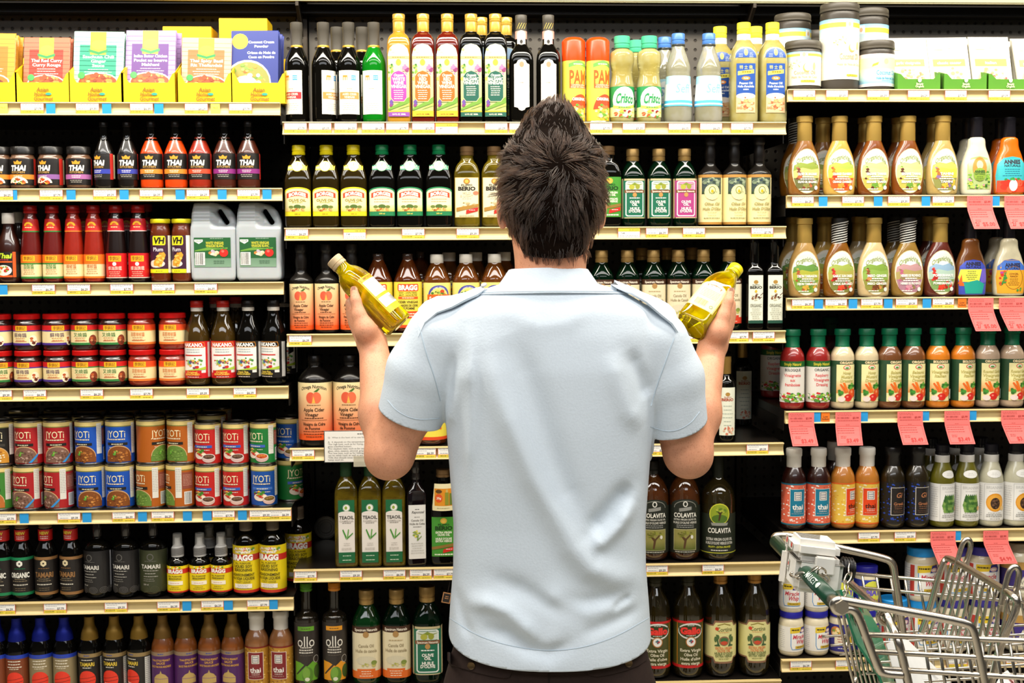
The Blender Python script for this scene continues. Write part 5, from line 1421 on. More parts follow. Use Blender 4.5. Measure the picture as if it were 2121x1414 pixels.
def simply(kind, w1):
    def f(A):
        if kind == 'rasp':
            A.R(-52, 16, 52, 101, '#dcd6cc'); A.R(-52, 89, 52, 101, '#1c5a24'); A.T('Simply Natural', 0, 95, 5.6, '#d9c83a', w=38); A.T(w1[0], 0, 83, 5.4, '#3a3a3c', w=34)
            for i, t in enumerate(w1[1:]):
                A.T(t, 0, 72 - i * 9.6, 6, '#d95a5a', w=min(36, len(t) * 3.3))
            A.food(0, 27, 34, 11, ['#4f8a2c', '#7fae3c', '#2f6a22', '#a8c95a', '#c9302c', '#efe4d8', '#5f9a32'], 60, (2, 4), 6); A.L(38, 86, 12, 18, 3.6, .8, '#a8a298', True)
        else:
            A.R(-52, 16, 52, 101, '#24452a'); A.R(-21, 16, 23, 93, '#e6dca0'); A.V(-21, 34, 23, 62, '#d9883a', '#e6dca0'); A.T(w1[0], 2, 97, 4.6, '#e8cfa0', w=32, b=.05); A.E(1, 87, 8, 5, '#c9482a'); A.E(1, 87, 6.4, 3.6, '#dfe0c8'); A.E(1, 86, 4, 2, '#4f8a3a')
            for i, t in enumerate(w1[1:]):
                A.T(t, 1, 76 - i * 8, 6, '#b5a85a', w=min(38, len(t) * 3.6), sh=.2)
            A.P([(-14, 52), (-11, 54), (2, 38), (-2, 34)], '#d9601c'); A.P([(-8, 56), (-3, 56), (4, 38), (0, 36)], '#e0701c'); A.food(12, 48, 9, 6, ['#3f8a2c', '#5fa03c', '#2f7024'], 8, (3, 5), 3); A.E(14, 34, 9, 9.5, '#d9501c'); A.E(12, 37, 3, 3, '#e88a5a'); A.food(-14, 34, 8, 7, ['#3f8a2c', '#2f6a22'], 6, (3, 5), 4); A.E(4, 25, 9, 7.5, '#c9241c'); A.E(2, 27, 2.4, 2, '#e87a6a'); A.E(-10, 22, 8, 5.6, '#e0ccc4'); A.R(24, 20, 30, 40, '#dfdcd2'); A.L(36, 84, 10, 14, 4, .8, '#8a9a80', True)
    return f
SN = [(19, 0), (23.5, 2), (25.5, 8), (25.5, 104), (24.5, 114), (18, 126), (15, 129), (14.5, 134)]
GRW = plastic('#08603e', .35)
for k, body, kd, w1, look in [('sn_r1', '#8a1f1c', 'rasp', ('BIOLOGIQUE', 'Vinaigrette', 'aux', 'framboises'), 'green-capped red raspberry dressing bottle with french label'), ('sn_r2', '#8a1f1c', 'rasp', ('ORGANIC', 'Raspberry', 'Vinaigrette', 'Dressing'), 'green-capped red raspberry dressing bottle with english label'),
    ('sn_h', '#c9b894', 'v', ('ORGANIC', 'Honey', 'Mustard', 'Dressing'), 'green-capped cream honey mustard dressing bottle'), ('sn_b', '#6a3f20', 'v', ('ORGANIC', 'Balsamic', 'Vinaigrette', 'Dressing'), 'green-capped brown balsamic dressing bottle'), ('sn_i', '#c9741c', 'v', ('BIOLOGIQUE', 'Vinaigrette', 'Italien'), 'green-capped orange italian dressing bottle'), ('sn_g', '#b09880', 'v', ('ORGANIC', 'Roasted Garlic', 'Vinaigrette', 'Dressing'), 'green-capped beige roasted garlic dressing bottle')]:
    K(k, 'dressing_bottle', 'bottle', look, SN, sauce(body), parts=[('cap', [(15.2, 126), (15.6, 128), (15.4, 132), (14.8, 133), (14.8, 152), (17, 153), (17, 164), (16, 165.5), (.4, 166)], GRW, {})], art=[('label', simply(kd, w1), None)])
def brianna(pic):
    def f(A):
        A.R(-54, 14, 54, 92, '#e3e1dc'); A.frame(-22, 15, 26, 90, .7, '#a8a8a8'); A.T('BRIANNAS', 1, 83, 5.6, '#c4c2be', w=38); A.L(1, 75, 36, 1, 3, .8, '#b0aeaa')
        if pic == 'art':
            for i in range(6):
                for j in range(6):
                    a, z = (j - 2.5) * 5.6 * (1 - .10 * abs(i - 2)), 36 + i * 5.4
                    A.E(a, z, 3.6, 4.6, random.Random(i * 9 + j).choice(['#3f6a2c', '#5f8a3a', '#2f5a24', '#7a9a4a']), 8); A.layer -= .9
                    A.P([(a - 2.6, z + 2), (a + 2.6, z + 2), (a + a * .12, z + 7.5)], random.Random(i * 7 + j).choice(['#4f7a34', '#6f9444', '#355f28'])); A.layer -= .9
            A.E(17, 40, 4, 5, '#c99a5a')
        else:
            A.E(1, 52, 19, 19, '#d9901c', 20); A.E(1, 52, 17, 16, '#e0a03a', 20); A.E(1, 50, 10, 12, '#3f2a1c'); A.food(1, 50, 8, 10, ['#5a3a24', '#2a1a10', '#6a4a34'], 14, (1.5, 3), 3); A.E(17, 40, 5, 5, '#d9b87a')
        A.L(1, 30, 30, 1, 3, 1, '#9a9894'); A.L(1, 26, 40, 2, 3.6, 1.4, '#8a8884'); A.L(1, 18, 24, 1, 3, 1, '#9a9894'); A.L(-34, 84, 16, 14, 4.6, .7, '#b0aeaa', True)
    return f
def br_tag(A):
    A.r0 = 20
    A.E(0, 111, 14, 8, '#e3e1dc', 18); A.L(0, 112, 14, 2, 3, .8, '#b8b6b0')
for k, pic, body, look in [('ba_a', 'art', '#5f5a14', 'green dressing bottle with white artichoke label'), ('ba_p', 'peach', '#b8b49c', 'pale poppyseed dressing bottle with white peach label')]:
    K(k, 'dressing_bottle', 'bottle', look, [(20, 0), (24.5, 2), (26, 8), (26, 92), (25, 102), (20, 120), (16, 132), (14, 138), (14, 142)], sauce(body), parts=[cap(15.5, 134, 149, plastic('#dcd8d0'), 'neck_band', False), cap(14.6, 149, 170, M('black_cap'), 'cap')], art=[('label', brianna(pic), None), ('neck_tag', br_tag, None)])
def mw(big, pinkish=False):
    def f(A):
        s = 1.25 if big else 1
        w = 26 * 2.2 * s
        A.R(-w, 12 * s, w, 64 * s, '#e6e2da'); A.L(-38 * s, 56 * s, 14 * s, 10, 4 * s, .8, '#9a98a8', True)
        if big:
            A.R(-40, 14, -30, 78, '#c43a2c')
        A.P([(-18 * s, 24 * s), (-15 * s, 16 * s), (18 * s, 16 * s), (18 * s, 62 * s), (-18 * s, 56 * s)], '#3a8ac8'); A.P([(-16.6 * s, 24 * s), (-14 * s, 17.4 * s), (17 * s, 17.4 * s), (17 * s, 62 * s), (-16.6 * s, 56 * s)], '#ece9e2')
        A.P([(-19 * s, 50 * s), (8 * s, 52 * s), (20 * s, 58 * s), (20 * s, 64 * s), (-19 * s, 62 * s)], '#e0c02a'); A.L(-7 * s, 56 * s, 20 * s, 1, 3, 2.6 * s, '#3a3010'); A.P([(2 * s, 50 * s), (20 * s, 50 * s), (22 * s, 56 * s), (18 * s, 63 * s), (6 * s, 62 * s)], '#2a2a80'); A.E(11 * s, 54.5 * s, 7 * s, 3.6 * s, '#efe9e4'); A.ring(11 * s, 54.5 * s, 6 * s, 2.8 * s, .8 * s, '#c8384a')
        A.T('Miracle', 1 * s, 43 * s, 8 * s, '#c83a4a', w=30 * s, sh=.2); A.T('Whip', 4 * s, 33 * s, 8.6 * s, '#c83a4a', w=22 * s, sh=.25); A.R(-8 * s, 18.4 * s, 20 * s, 24 * s, '#c9a82a'); A.L(5 * s, 20.6 * s, 24 * s, 1, 3, 1.6, '#6a5410')
    return f
MJ = [(18, 0), (23, 1.5), (26, 8), (26.5, 30), (26, 66), (24.5, 74), (21.5, 80), (21.5, 84)]
MAYO = sauce('#d9cdb0', .4)
BLID = plastic('#23218a', .35)
K('mw_s', 'mayonnaise_jar', 'jar', 'small blue-lidded dressing jar with red script label', MJ, MAYO, parts=[lid(24, 80, 94, BLID)], art=[('label', mw(False), None)])
MJ2 = [(a * 1.27, b * 1.2) for a, b in MJ]
K('mw_b', 'mayonnaise_jar', 'jar', 'large sky-blue-lidded dressing jar with red script label', MJ2, MAYO, parts=[lid(30, 94, 112, plastic('#1f8ad0', .35))], art=[('label', mw(True), None)])
K('mw_p', 'mayonnaise_jar', 'jar', 'large violet-lidded dressing jar with red script label', MJ2, MAYO, parts=[lid(30, 94, 112, plastic('#38308a', .35))], art=[('label', mw(True), None)])
def hell(A):
    A.R(-58, 10, 58, 66, '#2c2a80'); A.E(-20, 50, 12, 12, '#c9803a'); A.food(-18, 50, 10, 9, ['#e0a84a', '#c9602a', '#efd8a0', '#7a9a3a'], 14, (2.5, 4.5), 3); A.R(-22, 26, 4, 46, '#e6dcc0'); A.R(6, 26, 24, 62, '#d9b02a'); A.T('MAYO', 15, 44, 5, '#2c2a80', w=16, b=.04); A.L(-8, 40, 18, 3, 5, 1.6, '#a83a3a'); A.L(0, 16, 36, 1, 3, 2, '#cfcce0')
K('he_s', 'mayonnaise_jar', 'jar', 'blue-lidded mayonnaise jar with blue sandwich label', MJ, MAYO, parts=[lid(24, 80, 94, BLID)], art=[('label', hell, None)])
def yel(A):
    A.R(-58, 10, 58, 68, '#2c3a98'); A.E(0, 40, 22, 26, '#d9d84a'); A.T('MAY', 2, 42, 12, '#6a58b8', w=34, b=.06, sh=.1); A.food(2, 24, 16, 6, ['#e0842a', '#efe06a', '#6a9a3a'], 10, (2, 4), 4); A.P([(6, 58), (24, 64), (24, 68), (4, 62)], '#cfd84a')
K('yl_s', 'mayonnaise_jar', 'jar', 'blue-lidded mayonnaise jar with yellow oval label', MJ, MAYO, parts=[lid(24, 80, 94, BLID)], art=[('label', yel, None)])
def vegan(A):
    A.R(-76, 14, 76, 66, '#3a2a78'); A.R(-76, 62, 76, 78, '#b58a44'); A.P([(-20, 14), (76, 14), (76, 52), (30, 58), (-4, 48)], '#e2dcc4'); A.T('VEGAN', 8, 36, 8, '#8a8a7a', w=34); A.L(6, 46, 26, 1, 3, 2, '#8a8a7a'); A.L(6, 26, 34, 2, 5, 1.4, '#a8a090')
K('vg_b', 'mayonnaise_jar', 'jar', 'large tan-lidded mayonnaise jar with purple and cream label', [(28, 0), (33, 1.5), (37, 8), (37, 80), (36, 88), (32, 96), (32, 100)], MAYO, parts=[lid(35, 97, 116, plastic('#8a7a62', .5))], art=[('label', vegan, None)])
# ---------------------------------------------------------------- placing the products
def parts_of(key):
    k = KD[key]
    if k['cache'] is None:
        zn = k['zones']
        out = [({'can': 'can_body', 'jar': 'jar_body'}.get(k['cat'], 'bottle_body'), lathe(k['prof'], k['n'], k['d'], mats=[k['mat']]), None)]
        for name, prof, m, opt in k['parts']:
            me = lathe(prof, opt.get('n', 2), opt.get('d', 1), mats=[m])
            out.append((name, me, None))
        for name, fn, prof in k['art']:
            p = prof or k['prof']
            nn, dd = (k['n'], k['d']) if not prof else (2.0, 1.0)
            if prof is None and name in ('neck_label', 'neck_tag', 'neck_seal') and k['n'] > 2.01:
                nn, dd = 2.0, 1.0
            out.append((name, art_on(fn, p, nn, dd), None))
        k['cache'] = out
    return k['cache']

def solve_x(px, y, z):
    a = at(px, 700, y).x
    for _ in range(4):
        v = RM.transposed() @ (Vector((a, y, z)) - CAM)
        a += (px - (IW / 2 + F * v.x / -v.z)) * -v.z / F
    return a

PLACED = []
def place(shelf, key, xs, y=None, rots=None, z=0.0, row='', grow=1.0, lay=False):
    k = KD[key]
    rmax = max(r for r, _ in k['prof'])
    if isinstance(xs, (int, float)):
        xs = [xs]
    for i, px in enumerate(xs):
        root_s, sz, x0, x1 = SHELF[shelf]
        yc = (rmax * k['d'] * PX * grow + 0.014) if y is None else y
        zz = sz + z
        x = solve_x(px, yc, zz)
        s = depth((x, yc, zz + .08)) / 3.13 * grow
        r = (rots[i] if rots else 0) + random.uniform(-3, 3)
        root = empty(k['name'], (x, yc, zz + 0.0003), math.radians(r))
        root.scale = (s * .972, s * .972, s)
        if lay:
            root.rotation_euler = (math.radians(90), 0, 0)
        for name, me, _ in parts_of(key):
            o = bpy.data.objects.new(name, me)
            COL.objects.link(o)
            o.parent = root
        root['category'] = k['cat']
        PLACED.append((root, key, shelf, row, px))
    return root

def height(key):
    return max([z for r, z in KD[key]['prof']] + [z for p in KD[key]['parts'] for r, z in p[1]]) * PX

# left bay
place('L2', 'tj1', [0, 49], rots=[0, -4]); place('L2', 'tj2', 107, rots=[-24]); place('L2', 'tj3', 165, rots=[4])
place('L2', 'tb_f', [218, 266], rots=[-32, 4]); place('L2', 'tb_o', [316, 366]); place('L2', 'tb_r', 416, rots=[-6]); place('L2', 'tb_p', [467, 516])
place('L3', 'thai_w', 21); place('L3', 'lk_g', [67, 112]); place('L3', 'lk_o', [155, 197]); place('L3', 'lk_d', [243, 289]); place('L3', 'vh', [335, 379], rots=[0, -20])
place('L3', 'lk_o', [180, 225], y=.128, row='back'); place('L3', 'lk_d', [268, 306], y=.128, row='back'); place('L3', 'thai_w', 44, y=.128, row='back')
JH = height('lj_p')
lo = solve_x
place('L4', 'lj_c', 0, rots=[30], row='lower'); place('L4', 'lj_p', [60, 120], rots=[-4, -2], row='lower'); place('L4', 'lj_c', [179, 236], row='lower'); place('L4', 'lj_h', [296, 359], row='lower')
place('L4', 'lj_p', [-2, 58, 118], z=JH, rots=[-28, -8, 26], row='upper'); place('L4', 'lj_c', [177, 234], z=JH, row='upper'); place('L4', 'lj_h', [294, 359], z=JH, row='upper')
place('L4', 'nk_r', [411, 465], rots=[-14, 2]); place('L4', 'nk_b', [517, 569], rots=[-16, -32]); place('L4', 'nk_r', [450, 492], y=.13, row='back'); place('L4', 'nk_b', [590], y=.13, row='back')
CH, SH_ = height('jy_r'), height('js_r')
place('L5', 'jy_g', 0, rots=[-12], row='lower'); place('L5', 'jy_r', [60, 124], rots=[-16, -36], row='lower'); place('L5', 'jy_b', [190, 250], rots=[10, 0], row='lower'); place('L5', 'jy_o', [314, 375], rots=[-34, -62], row='lower')
place('L5', 'jy_k', 2, z=CH + .0006, rots=[0], row='upper'); place('L5', 'jy_r', [62, 122], z=CH + .0006, rots=[0, 14], row='upper'); place('L5', 'jy_b', [187, 250], z=CH + .0006, rots=[-8, 8], row='upper'); place('L5', 'jy_o', [314, 377], z=CH + .0006, rots=[64, -18], row='upper')
place('L5', 'js_r', [433, 490], rots=[-18, -10], row='lower'); place('L5', 'js_b', 548, rots=[6], row='lower')
place('L5', 'js_r', [432, 490], z=SH_ + .0006, rots=[-12, -10], row='upper'); place('L5', 'js_g', 546, z=SH_ + .0006, rots=[-22], row='upper')
place('L5', 'js_g', 601, y=.115, rots=[50], row='lower'); place('L5', 'js_b', 600, y=.115, z=SH_ + .0006, rots=[-14], row='upper')
for r_, yy in ((0, .125), (1, .225)):
    for i, px in enumerate((40, 112, 180, 248, 312, 376, 440)):
        q = ('jy_k', 'jy_r', 'jy_r', 'jy_b', 'jy_o', 'jy_o', 'jy_o')[i]
        place('L5', q, px + 12 * r_, y=yy, row=('second row lower', 'third row lower')[r_]); place('L5', q, px + 12 * r_, y=yy, z=CH + .0006, row=('second row upper', 'third row upper')[r_])
place('L6', 'so_g', [9, 49], rots=[-18, 0]); place('L6', 'so_t', [98, 150], rots=[0, -14]); place('L6', 'ta_k', [205, 264], rots=[-22, -16]); place('L6', 'ta_g', 320)
place('L6', 'br_s', [370, 416, 460], rots=[-8, 0, -12]); place('L6', 'br_l', [512, 567], rots=[-6, -14]); place('L6', 'br_l', 619, y=.15, rots=[4], row='back'); place('L6', 'br_s', [436, 478], y=.12, row='back')
place('L7', 'sj_b', [-4, 39], rots=[-14, 0]); place('L7', 'sj_c', [88, 137], rots=[6, -4]); place('L7', 'sj_g', [189, 240, 291], rots=[0, -16, -34]); place('L7', 'sj_p', [340, 387, 436, 484], rots=[-4, 24, 6, -14]); place('L7', 'ch_r', [534, 584], rots=[2, -8])
# centre bay
place('C1', 'wv_r', 617, rots=[-22]); place('C1', 'wv_b', [672, 724], rots=[52, 8]); place('C1', 'wv_g', 776, rots=[-8])
place('C1', 'sv_w', 828); place('C1', 'sv_r', [878, 928]); place('C1', 'sv_b', [977, 1027]); place('C1', 'slim', [1080, 1136])
place('C1', 'pam', [1188, 1238], rots=[18, 20]); place('C1', 'crisco', [1288, 1344], rots=[8, 10]); place('C1', 'seff', [1404, 1467], rots=[12, 12]); place('C1', 'pnut', [1539, 1598])
place('C1', 'sv_b', [998, 1049], y=.13, row='back'); place('C1', 'seff', [1376], y=.14, row='back'); place('C1', 'pnut', [1490, 1563], y=.15, row='back'); place('C1', 'wv_b', [700, 752], y=.16, row='back'); place('C1', 'crisco', 1318, y=.15, row='back')
place('C2', 'bo_y', [621, 678, 734]); place('C2', 'bo_g', [793, 851, 910]); place('C2', 'be_l', [968, 1024]); place('C2', 'be_g', 1259); place('C2', 'sp_g', [1310, 1364]); place('C2', 'sp_p', 1417); place('C2', 'napa', [1470, 1520, 1571], rots=[0, 12, 0])
place('C3', 'om_s', [626, 678, 730]); place('C3', 'br_c', [785, 846], rots=[-6, 0]); place('C3', 'sp_c', [906, 966, 1025], rots=[6, 8, 0]); place('C3', 'sp_c', [931, 986, 1045], y=.12, row='back'); place('C3', 'br_c', 872, y=.13, row='back')
place('C3', 'ca_a', [1246, 1299]); place('C3', 'ca_o', [1353, 1404, 1456]); place('C3', 'ca_r', 1509); place('C3', 'bg_s', [1560, 1601]); place('C3', 'ca_o', [1330, 1381, 1432], y=.128, row='back')
place('C4', 'om_l', [655, 727, 801]); place('C4', 'br_c', 893, grow=1.12); place('C4', 'bg_r', 1503); place('C4', 'bg_r', 1537, y=.33, row='back')
place('C5', 'tea', [719, 768, 817], rots=[2, 0, 3]); place('C5', 'cslim', 863, rots=[6]); place('C5', 'be_t', 919, grow=1.0); place('C5', 'col', [1352, 1416], rots=[0, -6]); place('C5', 'colr', 1486, rots=[-8])
place('C6', 'ol_g', 637); place('C6', 'ol_y', 695); place('C6', 'ca_f', 761, grow=1.17); place('C6', 'ca_g', 823, grow=1.17); place('C6', 'sp_g', 886, grow=1.24)
place('C6', 'gallo', [1357, 1424]); place('C6', 'cort', [1491, 1561])
# right bay
place('R1', 'co_s', 1662, rots=[-14]); place('R1', 'co_t', 1737, rots=[8]); place('R1', 'co_p', 1814, rots=[10])
place('R1', 'co_t', 1640, y=.165, rots=[40], row='back', grow=.94); place('R1', 'co_t', 1797, y=.17, rots=[-40], row='back'); place('R1', 'co_s', 1690, y=.24, row='back', grow=1.35)
place('R2', 'ov1', 1665); place('R2', 'ov2', 1737); place('R2', 'ov3', [1808, 1878]); place('R2', 'ov4', 1950); place('R2', 'an_w', 2020); place('R2', 'an_o', 2088)
place('R2', 'ov6', 1648, y=.128, row='back'); place('R2', 'ov1', 1703, y=.12, row='back'); place('R2', 'ov3', [1791, 1860], y=.128, row='back'); place('R2', 'ov4', 1933, y=.128, row='back'); place('R2', 'an_w', 2003, y=.128, row='back'); place('R2', 'an_o', 2070, y=.128, row='back')
place('R3', 'ov5', 1665); place('R3', 'ov6', 1737); place('R3', 'ov7', 1808); place('R3', 'ov8', 1878); place('R3', 'ov9', 1945); place('R3', 'an_b', 2008); place('R3', 'an_c', 2087)
place('R3', 'ov5', 1642, y=.128, row='back'); place('R3', 'ov2', 1706, y=.12, row='back'); place('R3', 'ov7', 1778, y=.128, row='back'); place('R3', 'ov8', 1852, y=.128, row='back'); place('R3', 'ov9', 1924, y=.128, row='back'); place('R3', 'an_c', 2064, y=.128, row='back')
place('R4', 'sn_r1', 1640, rots=[-12]); place('R4', 'sn_r2', 1693, rots=[6]); place('R4', 'sn_h', [1743, 1793], rots=[2, 8]); place('R4', 'sn_b', [1840, 1889], rots=[16, 8]); place('R4', 'sn_i', [1940, 1992], rots=[-8, 10]); place('R4', 'sn_g', [2043, 2093, 2144], rots=[2, 14, 0])
place('R4', 'sn_r2', [1600, 1718], y=.3, row='back')
place('R5', 'ch_t', [1643, 1694], rots=[8, 8]); place('R5', 'ch_o', [1744, 1794], rots=[36, 2]); place('R5', 'ch_g', [1847, 1897], rots=[14, 14]); place('R5', 'ba_a', [1949, 2000], rots=[20, 0]); place('R5', 'ba_p', [2050, 2101], rots=[0, 18])
place('R5', 'ba_a', [1925, 1978], y=.128, row='back'); place('R5', 'ba_p', [2028], y=.128, row='back'); place('R5', 'ch_t', 1728, y=.12, row='back')
MH = height('mw_s'); BH = height('mw_b')
place('R6', 'mw_s', [1638, 1690], rots=[22, 20], row='lower'); place('R6', 'he_s', [1741, 1793], row='lower'); place('R6', 'mw_s', [1639, 1691], z=MH, rots=[-16, 4], row='upper'); place('R6', 'yl_s', [1742, 1793], z=MH, rots=[0, 12], row='upper')
place('R6', 'mw_b', [1848, 1908], rots=[8, 6], row='lower'); place('R6', 'mw_p', [1971, 2034], row='lower'); place('R6', 'mw_b', 1907, z=BH, rots=[6], row='upper'); place('R6', 'mw_p', [1971, 2034], z=BH, rots=[0, -8], row='upper')
place('R6', 'vg_b', 2106, row='lower'); place('R6', 'vg_b', 2106, z=height('vg_b'), row='upper')

# the can lying on its side, deep in the fifth centre shelf
root_s, sz, *_ = SHELF['C5']
yy = .36
rr = 25.5 * PX * 1.05
cx = solve_x(677, yy, sz + rr)
o = empty('food_can', (cx, yy + .06, sz + rr + .0005))
o.rotation_euler = (PI / 2, 0, 0)
o.scale = (1.05,) * 3
for name, me, _ in parts_of('can_end'):
    q = link(name, me, o)
tag(o, 'steel can lying on its side in the dark left of the camellia oil', 'can')

# vinegar jugs with a cut-out handle
def poly_sd(px, pz, P):
    d = np.full(px.shape, 1e9); ins = np.zeros(px.shape, bool)
    for (ax, az), (bx, bz) in zip(P, P[1:] + P[:1]):
        ex, ez = bx - ax, bz - az
        t = np.clip(((px - ax) * ex + (pz - az) * ez) / (ex * ex + ez * ez), 0, 1)
        d = np.minimum(d, np.hypot(px - ax - t * ex, pz - az - t * ez))
        c = ((az > pz) != (bz > pz)) & (px < ex * (pz - az) / ((bz - az) if bz != az else 1e-9) + ax)
        ins ^= c
    return np.where(ins, -d, d)
def jug_mesh():
    import openvdb
    h = 1.5
    xs, ys, zs = np.arange(-54, 55, h), np.arange(-40, 41, h), np.arange(-6, 172, h)
    X, Z = np.meshgrid(xs, zs, indexing='ij')
    out = chaikin([(-40, 1), (40, 1), (45, 8), (46, 60), (46, 112), (44, 128), (36, 146), (24, 157), (6, 161), (-2, 162), (-38, 162), (-40, 152), (-43, 140), (-44, 118), (-46, 108), (-46, 60), (-45, 8)], 2)
    d2 = poly_sd(X, Z, out)
    t = np.clip(((X - 11) * 14 + (Z - 143) * -22) / (14 ** 2 + 22 ** 2), 0, 1)
    hole = np.hypot(X - 11 - 14 * t, Z - 143 + 22 * t) - 5.4
    d2 = np.maximum(d2, -hole)
    half = np.where(Z > 108, 31 - 17 * np.clip((Z - 108) / 12, 0, 1) * np.clip((X + 6) / 16, 0, 1), 31) - 3 * np.clip((Z - 112) / 30, 0, 1)
    half = half + .8 * np.cos(Z * .9) * ((Z > 122) & (Z < 152) & (X < 2))
    q = np.abs(ys)[None, :, None] - half[:, None, :]
    a = d2[:, None, :] + 7; b = q + 7
    D = np.hypot(np.maximum(a, 0), np.maximum(b, 0)) - 7 + np.minimum(np.maximum(a, b), 0)
    g = openvdb.FloatGrid(9.0); g.copyFromArray(D.astype(np.float32))
    v, f = g.convertToQuads(0.0)
    v = (np.asarray(v) * h + np.array([xs[0], ys[0], zs[0]])) * PX
    me = bpy.data.meshes.new('jug'); me.from_pydata(v.tolist(), [], f[:, ::-1].tolist())
    bm = bmesh.new(); bm.from_mesh(me); bmesh.ops.recalc_face_normals(bm, faces=bm.faces[:]); bm.to_mesh(me); bm.free()
    me.shade_smooth()
    return me
A = Art()
A.V(-38, 30, 36, 90, '#7a9a80', '#1f5a2c'); A.R(-38, 48, 36, 90, '#1f5a2c')
A.P([(-37, 86), (-20, 86), (-20, 82), (-28, 77), (-37, 82)], '#dfe4dc'); A.T('CO-OP', -28.5, 83, 3, '#1f5a2c', w=13); A.L(8, 87.5, 36, 1, 3, .8, '#b8c8b8')
A.T('WHITE VINEGAR', 4, 79, 5.2, '#d9d23a', w=36, b=.02); A.T('VINAIGRE BLANC', 4, 73, 5.2, '#d9d23a', w=36, b=.02)
A.P([(-36, 64), (-10, 70), (12, 68), (30, 70), (30, 67), (-36, 62)], '#6a9a3a'); A.food(0, 58, 14, 7, ['#d9803a', '#e6dcc0', '#c9c0b0', '#d9c8a0', '#b8a8b8'], 12, (3, 5), 4); A.E(22, 59, 9, 8.4, '#c8281c'); A.E(20, 62, 3, 2.6, '#e86a5a'); A.E(23, 67, 3, 1.4, '#3a7a2a'); A.bars(-36, 34, -16, 60); A.L(12, 42, 26, 2, 4, 1.2, '#4a6a50')
JL = A.build('printed_label'); JM = jug_mesh()
JM.materials.append(M('milky_plastic', '#c2c8cc', .35, trans=.2, sss=.3))
for px, lb in ((448, 'left of two milky white vinegar jugs with green label'), (541, 'right of two milky white vinegar jugs, at the shelf end')):
    sz = SHELF['L3'][1]
    x = solve_x(px, .055, sz)
    e = empty('vinegar_jug', (x, .055, sz + .0005))
    link('jug_body', JM, e); q = link('label', JL, e); q.location = (0, -31.2 * PX, 0)
    tag(e, lb, 'jug', 'vinegar jugs')

# labels: look first, then place among its twins
ORD = ['first', 'second', 'third', 'fourth', 'fifth', 'sixth', 'seventh']
NUMW = {2: 'two', 3: 'three', 4: 'four', 5: 'five', 6: 'six', 7: 'seven'}
by = {}
for it in PLACED:
    by.setdefault((it[1], it[2], it[3]), []).append(it)
groups_of = {}
for key, sh, row in by:
    groups_of.setdefault(key, []).append((sh, row))
SHN = {s: '%s %s shelf' % (NUM[int(s[1]) - 1], BAYN[s[0]]) for s in SHELF}
ROWT = {'': '', 'back': 'behind the front row', 'lower': 'in lower layer', 'upper': 'stacked on top', 'second row lower': 'second row below', 'second row upper': 'second row on top', 'third row lower': 'third row below', 'third row upper': 'third row on top'}
for (key, sh, row), its in by.items():
    its.sort(key=lambda t: t[4])
    n = len(its)
    gs = groups_of[key]
    for i, (root, *_r) in enumerate(its):
        t = [KD[key]['look']]
        if n == 2:
            t.append('%s one' % ('left', 'right')[i])
        elif n == 3:
            t.append('%s one' % ('leftmost', 'middle', 'rightmost')[i])
        elif n > 3:
            t.append('%s of %s' % (ORD[i], NUMW[n]))
        if row:
            t.append(ROWT[row])
        if len({g[0] for g in gs}) > 1:
            t.append(SHN[sh])
        root['label'] = ', '.join(t)
        root['group'] = '%ss on the %s' % (KD[key]['name'].replace('_', ' '), SHN[sh])

# ---------------------------------------------------------------- display trays of sachets
def tray_mesh(w, h_front, h_side, dp, t=0.0012):
    bm = bmesh.new()
    def panel(pts):
        vs = [bm.verts.new(p) for p in pts]
        bm.faces.new(vs)
    hw = w / 2
    n = 0.018
    # front with a dip, sides rising to the back, floor and back
    panel([(-hw, 0, 0), (hw, 0, 0), (hw, 0, h_side * .8), (hw - n * .4, 0, h_side * .76), (hw - n, 0, h_front), (-hw + n, 0, h_front), (-hw + n * .4, 0, h_side * .76), (-hw, 0, h_side * .8)])
    for s in (-1, 1):
        panel([(s * hw, 0, 0), (s * hw, dp, 0), (s * hw, dp, h_side * 1.5), (s * hw, dp * .45, h_side * 1.25), (s * hw, 0, h_side * .8)])
    panel([(-hw, dp, 0), (hw, dp, 0), (hw, dp, h_side * 1.5), (-hw, dp, h_side * 1.5)])
    panel([(-hw, 0, 0), (hw, 0, 0), (hw, dp, 0), (-hw, dp, 0)])
    bmesh.ops.recalc_face_normals(bm, faces=bm.faces[:])
    r = bmesh.ops.solidify(bm, geom=bm.faces[:], thickness=t)
    me = bpy.data.meshes.new('tray')
    bm.to_mesh(me); bm.free()
    return me

def pouch_mesh(w, h, t):
    # flat sealed edges, belly in the middle
    nx, nz = 10, 12
    v, f = [], []
    for s in (-1, 1):
        for j in range(nz + 1):
            for i in range(nx + 1):
                a, b = i / nx, j / nz
                bel = max(0.0, math.sin(PI * min(1, max(0, (a - .06) / .88)))) ** .5 * max(0.0, math.sin(PI * min(1, max(0, (b - .02) / .9)))) ** .5
                v.append(((a - .5) * w, s * (.0003 + t * .5 * bel), b * h))
    m = (nx + 1) * (nz + 1)
    for s in (0, 1):
        for j in range(nz):
            for i in range(nx):
                q = s * m + j * (nx + 1) + i
                f.append((q, q + 1, q + nx + 2, q + nx + 1) if s == 0 else (q, q + nx + 1, q + nx + 2, q + 1))
    ring = [i for i in range(nx + 1)] + [j * (nx + 1) + nx for j in range(1, nz + 1)] + [nz * (nx + 1) + i for i in range(nx - 1, -1, -1)] + [j * (nx + 1) for j in range(nz - 1, 0, -1)]
    for a, b in zip(ring, ring[1:] + ring[:1]):
        f.append((b, a, a + m, b + m))
    return mesh_of(v, f)

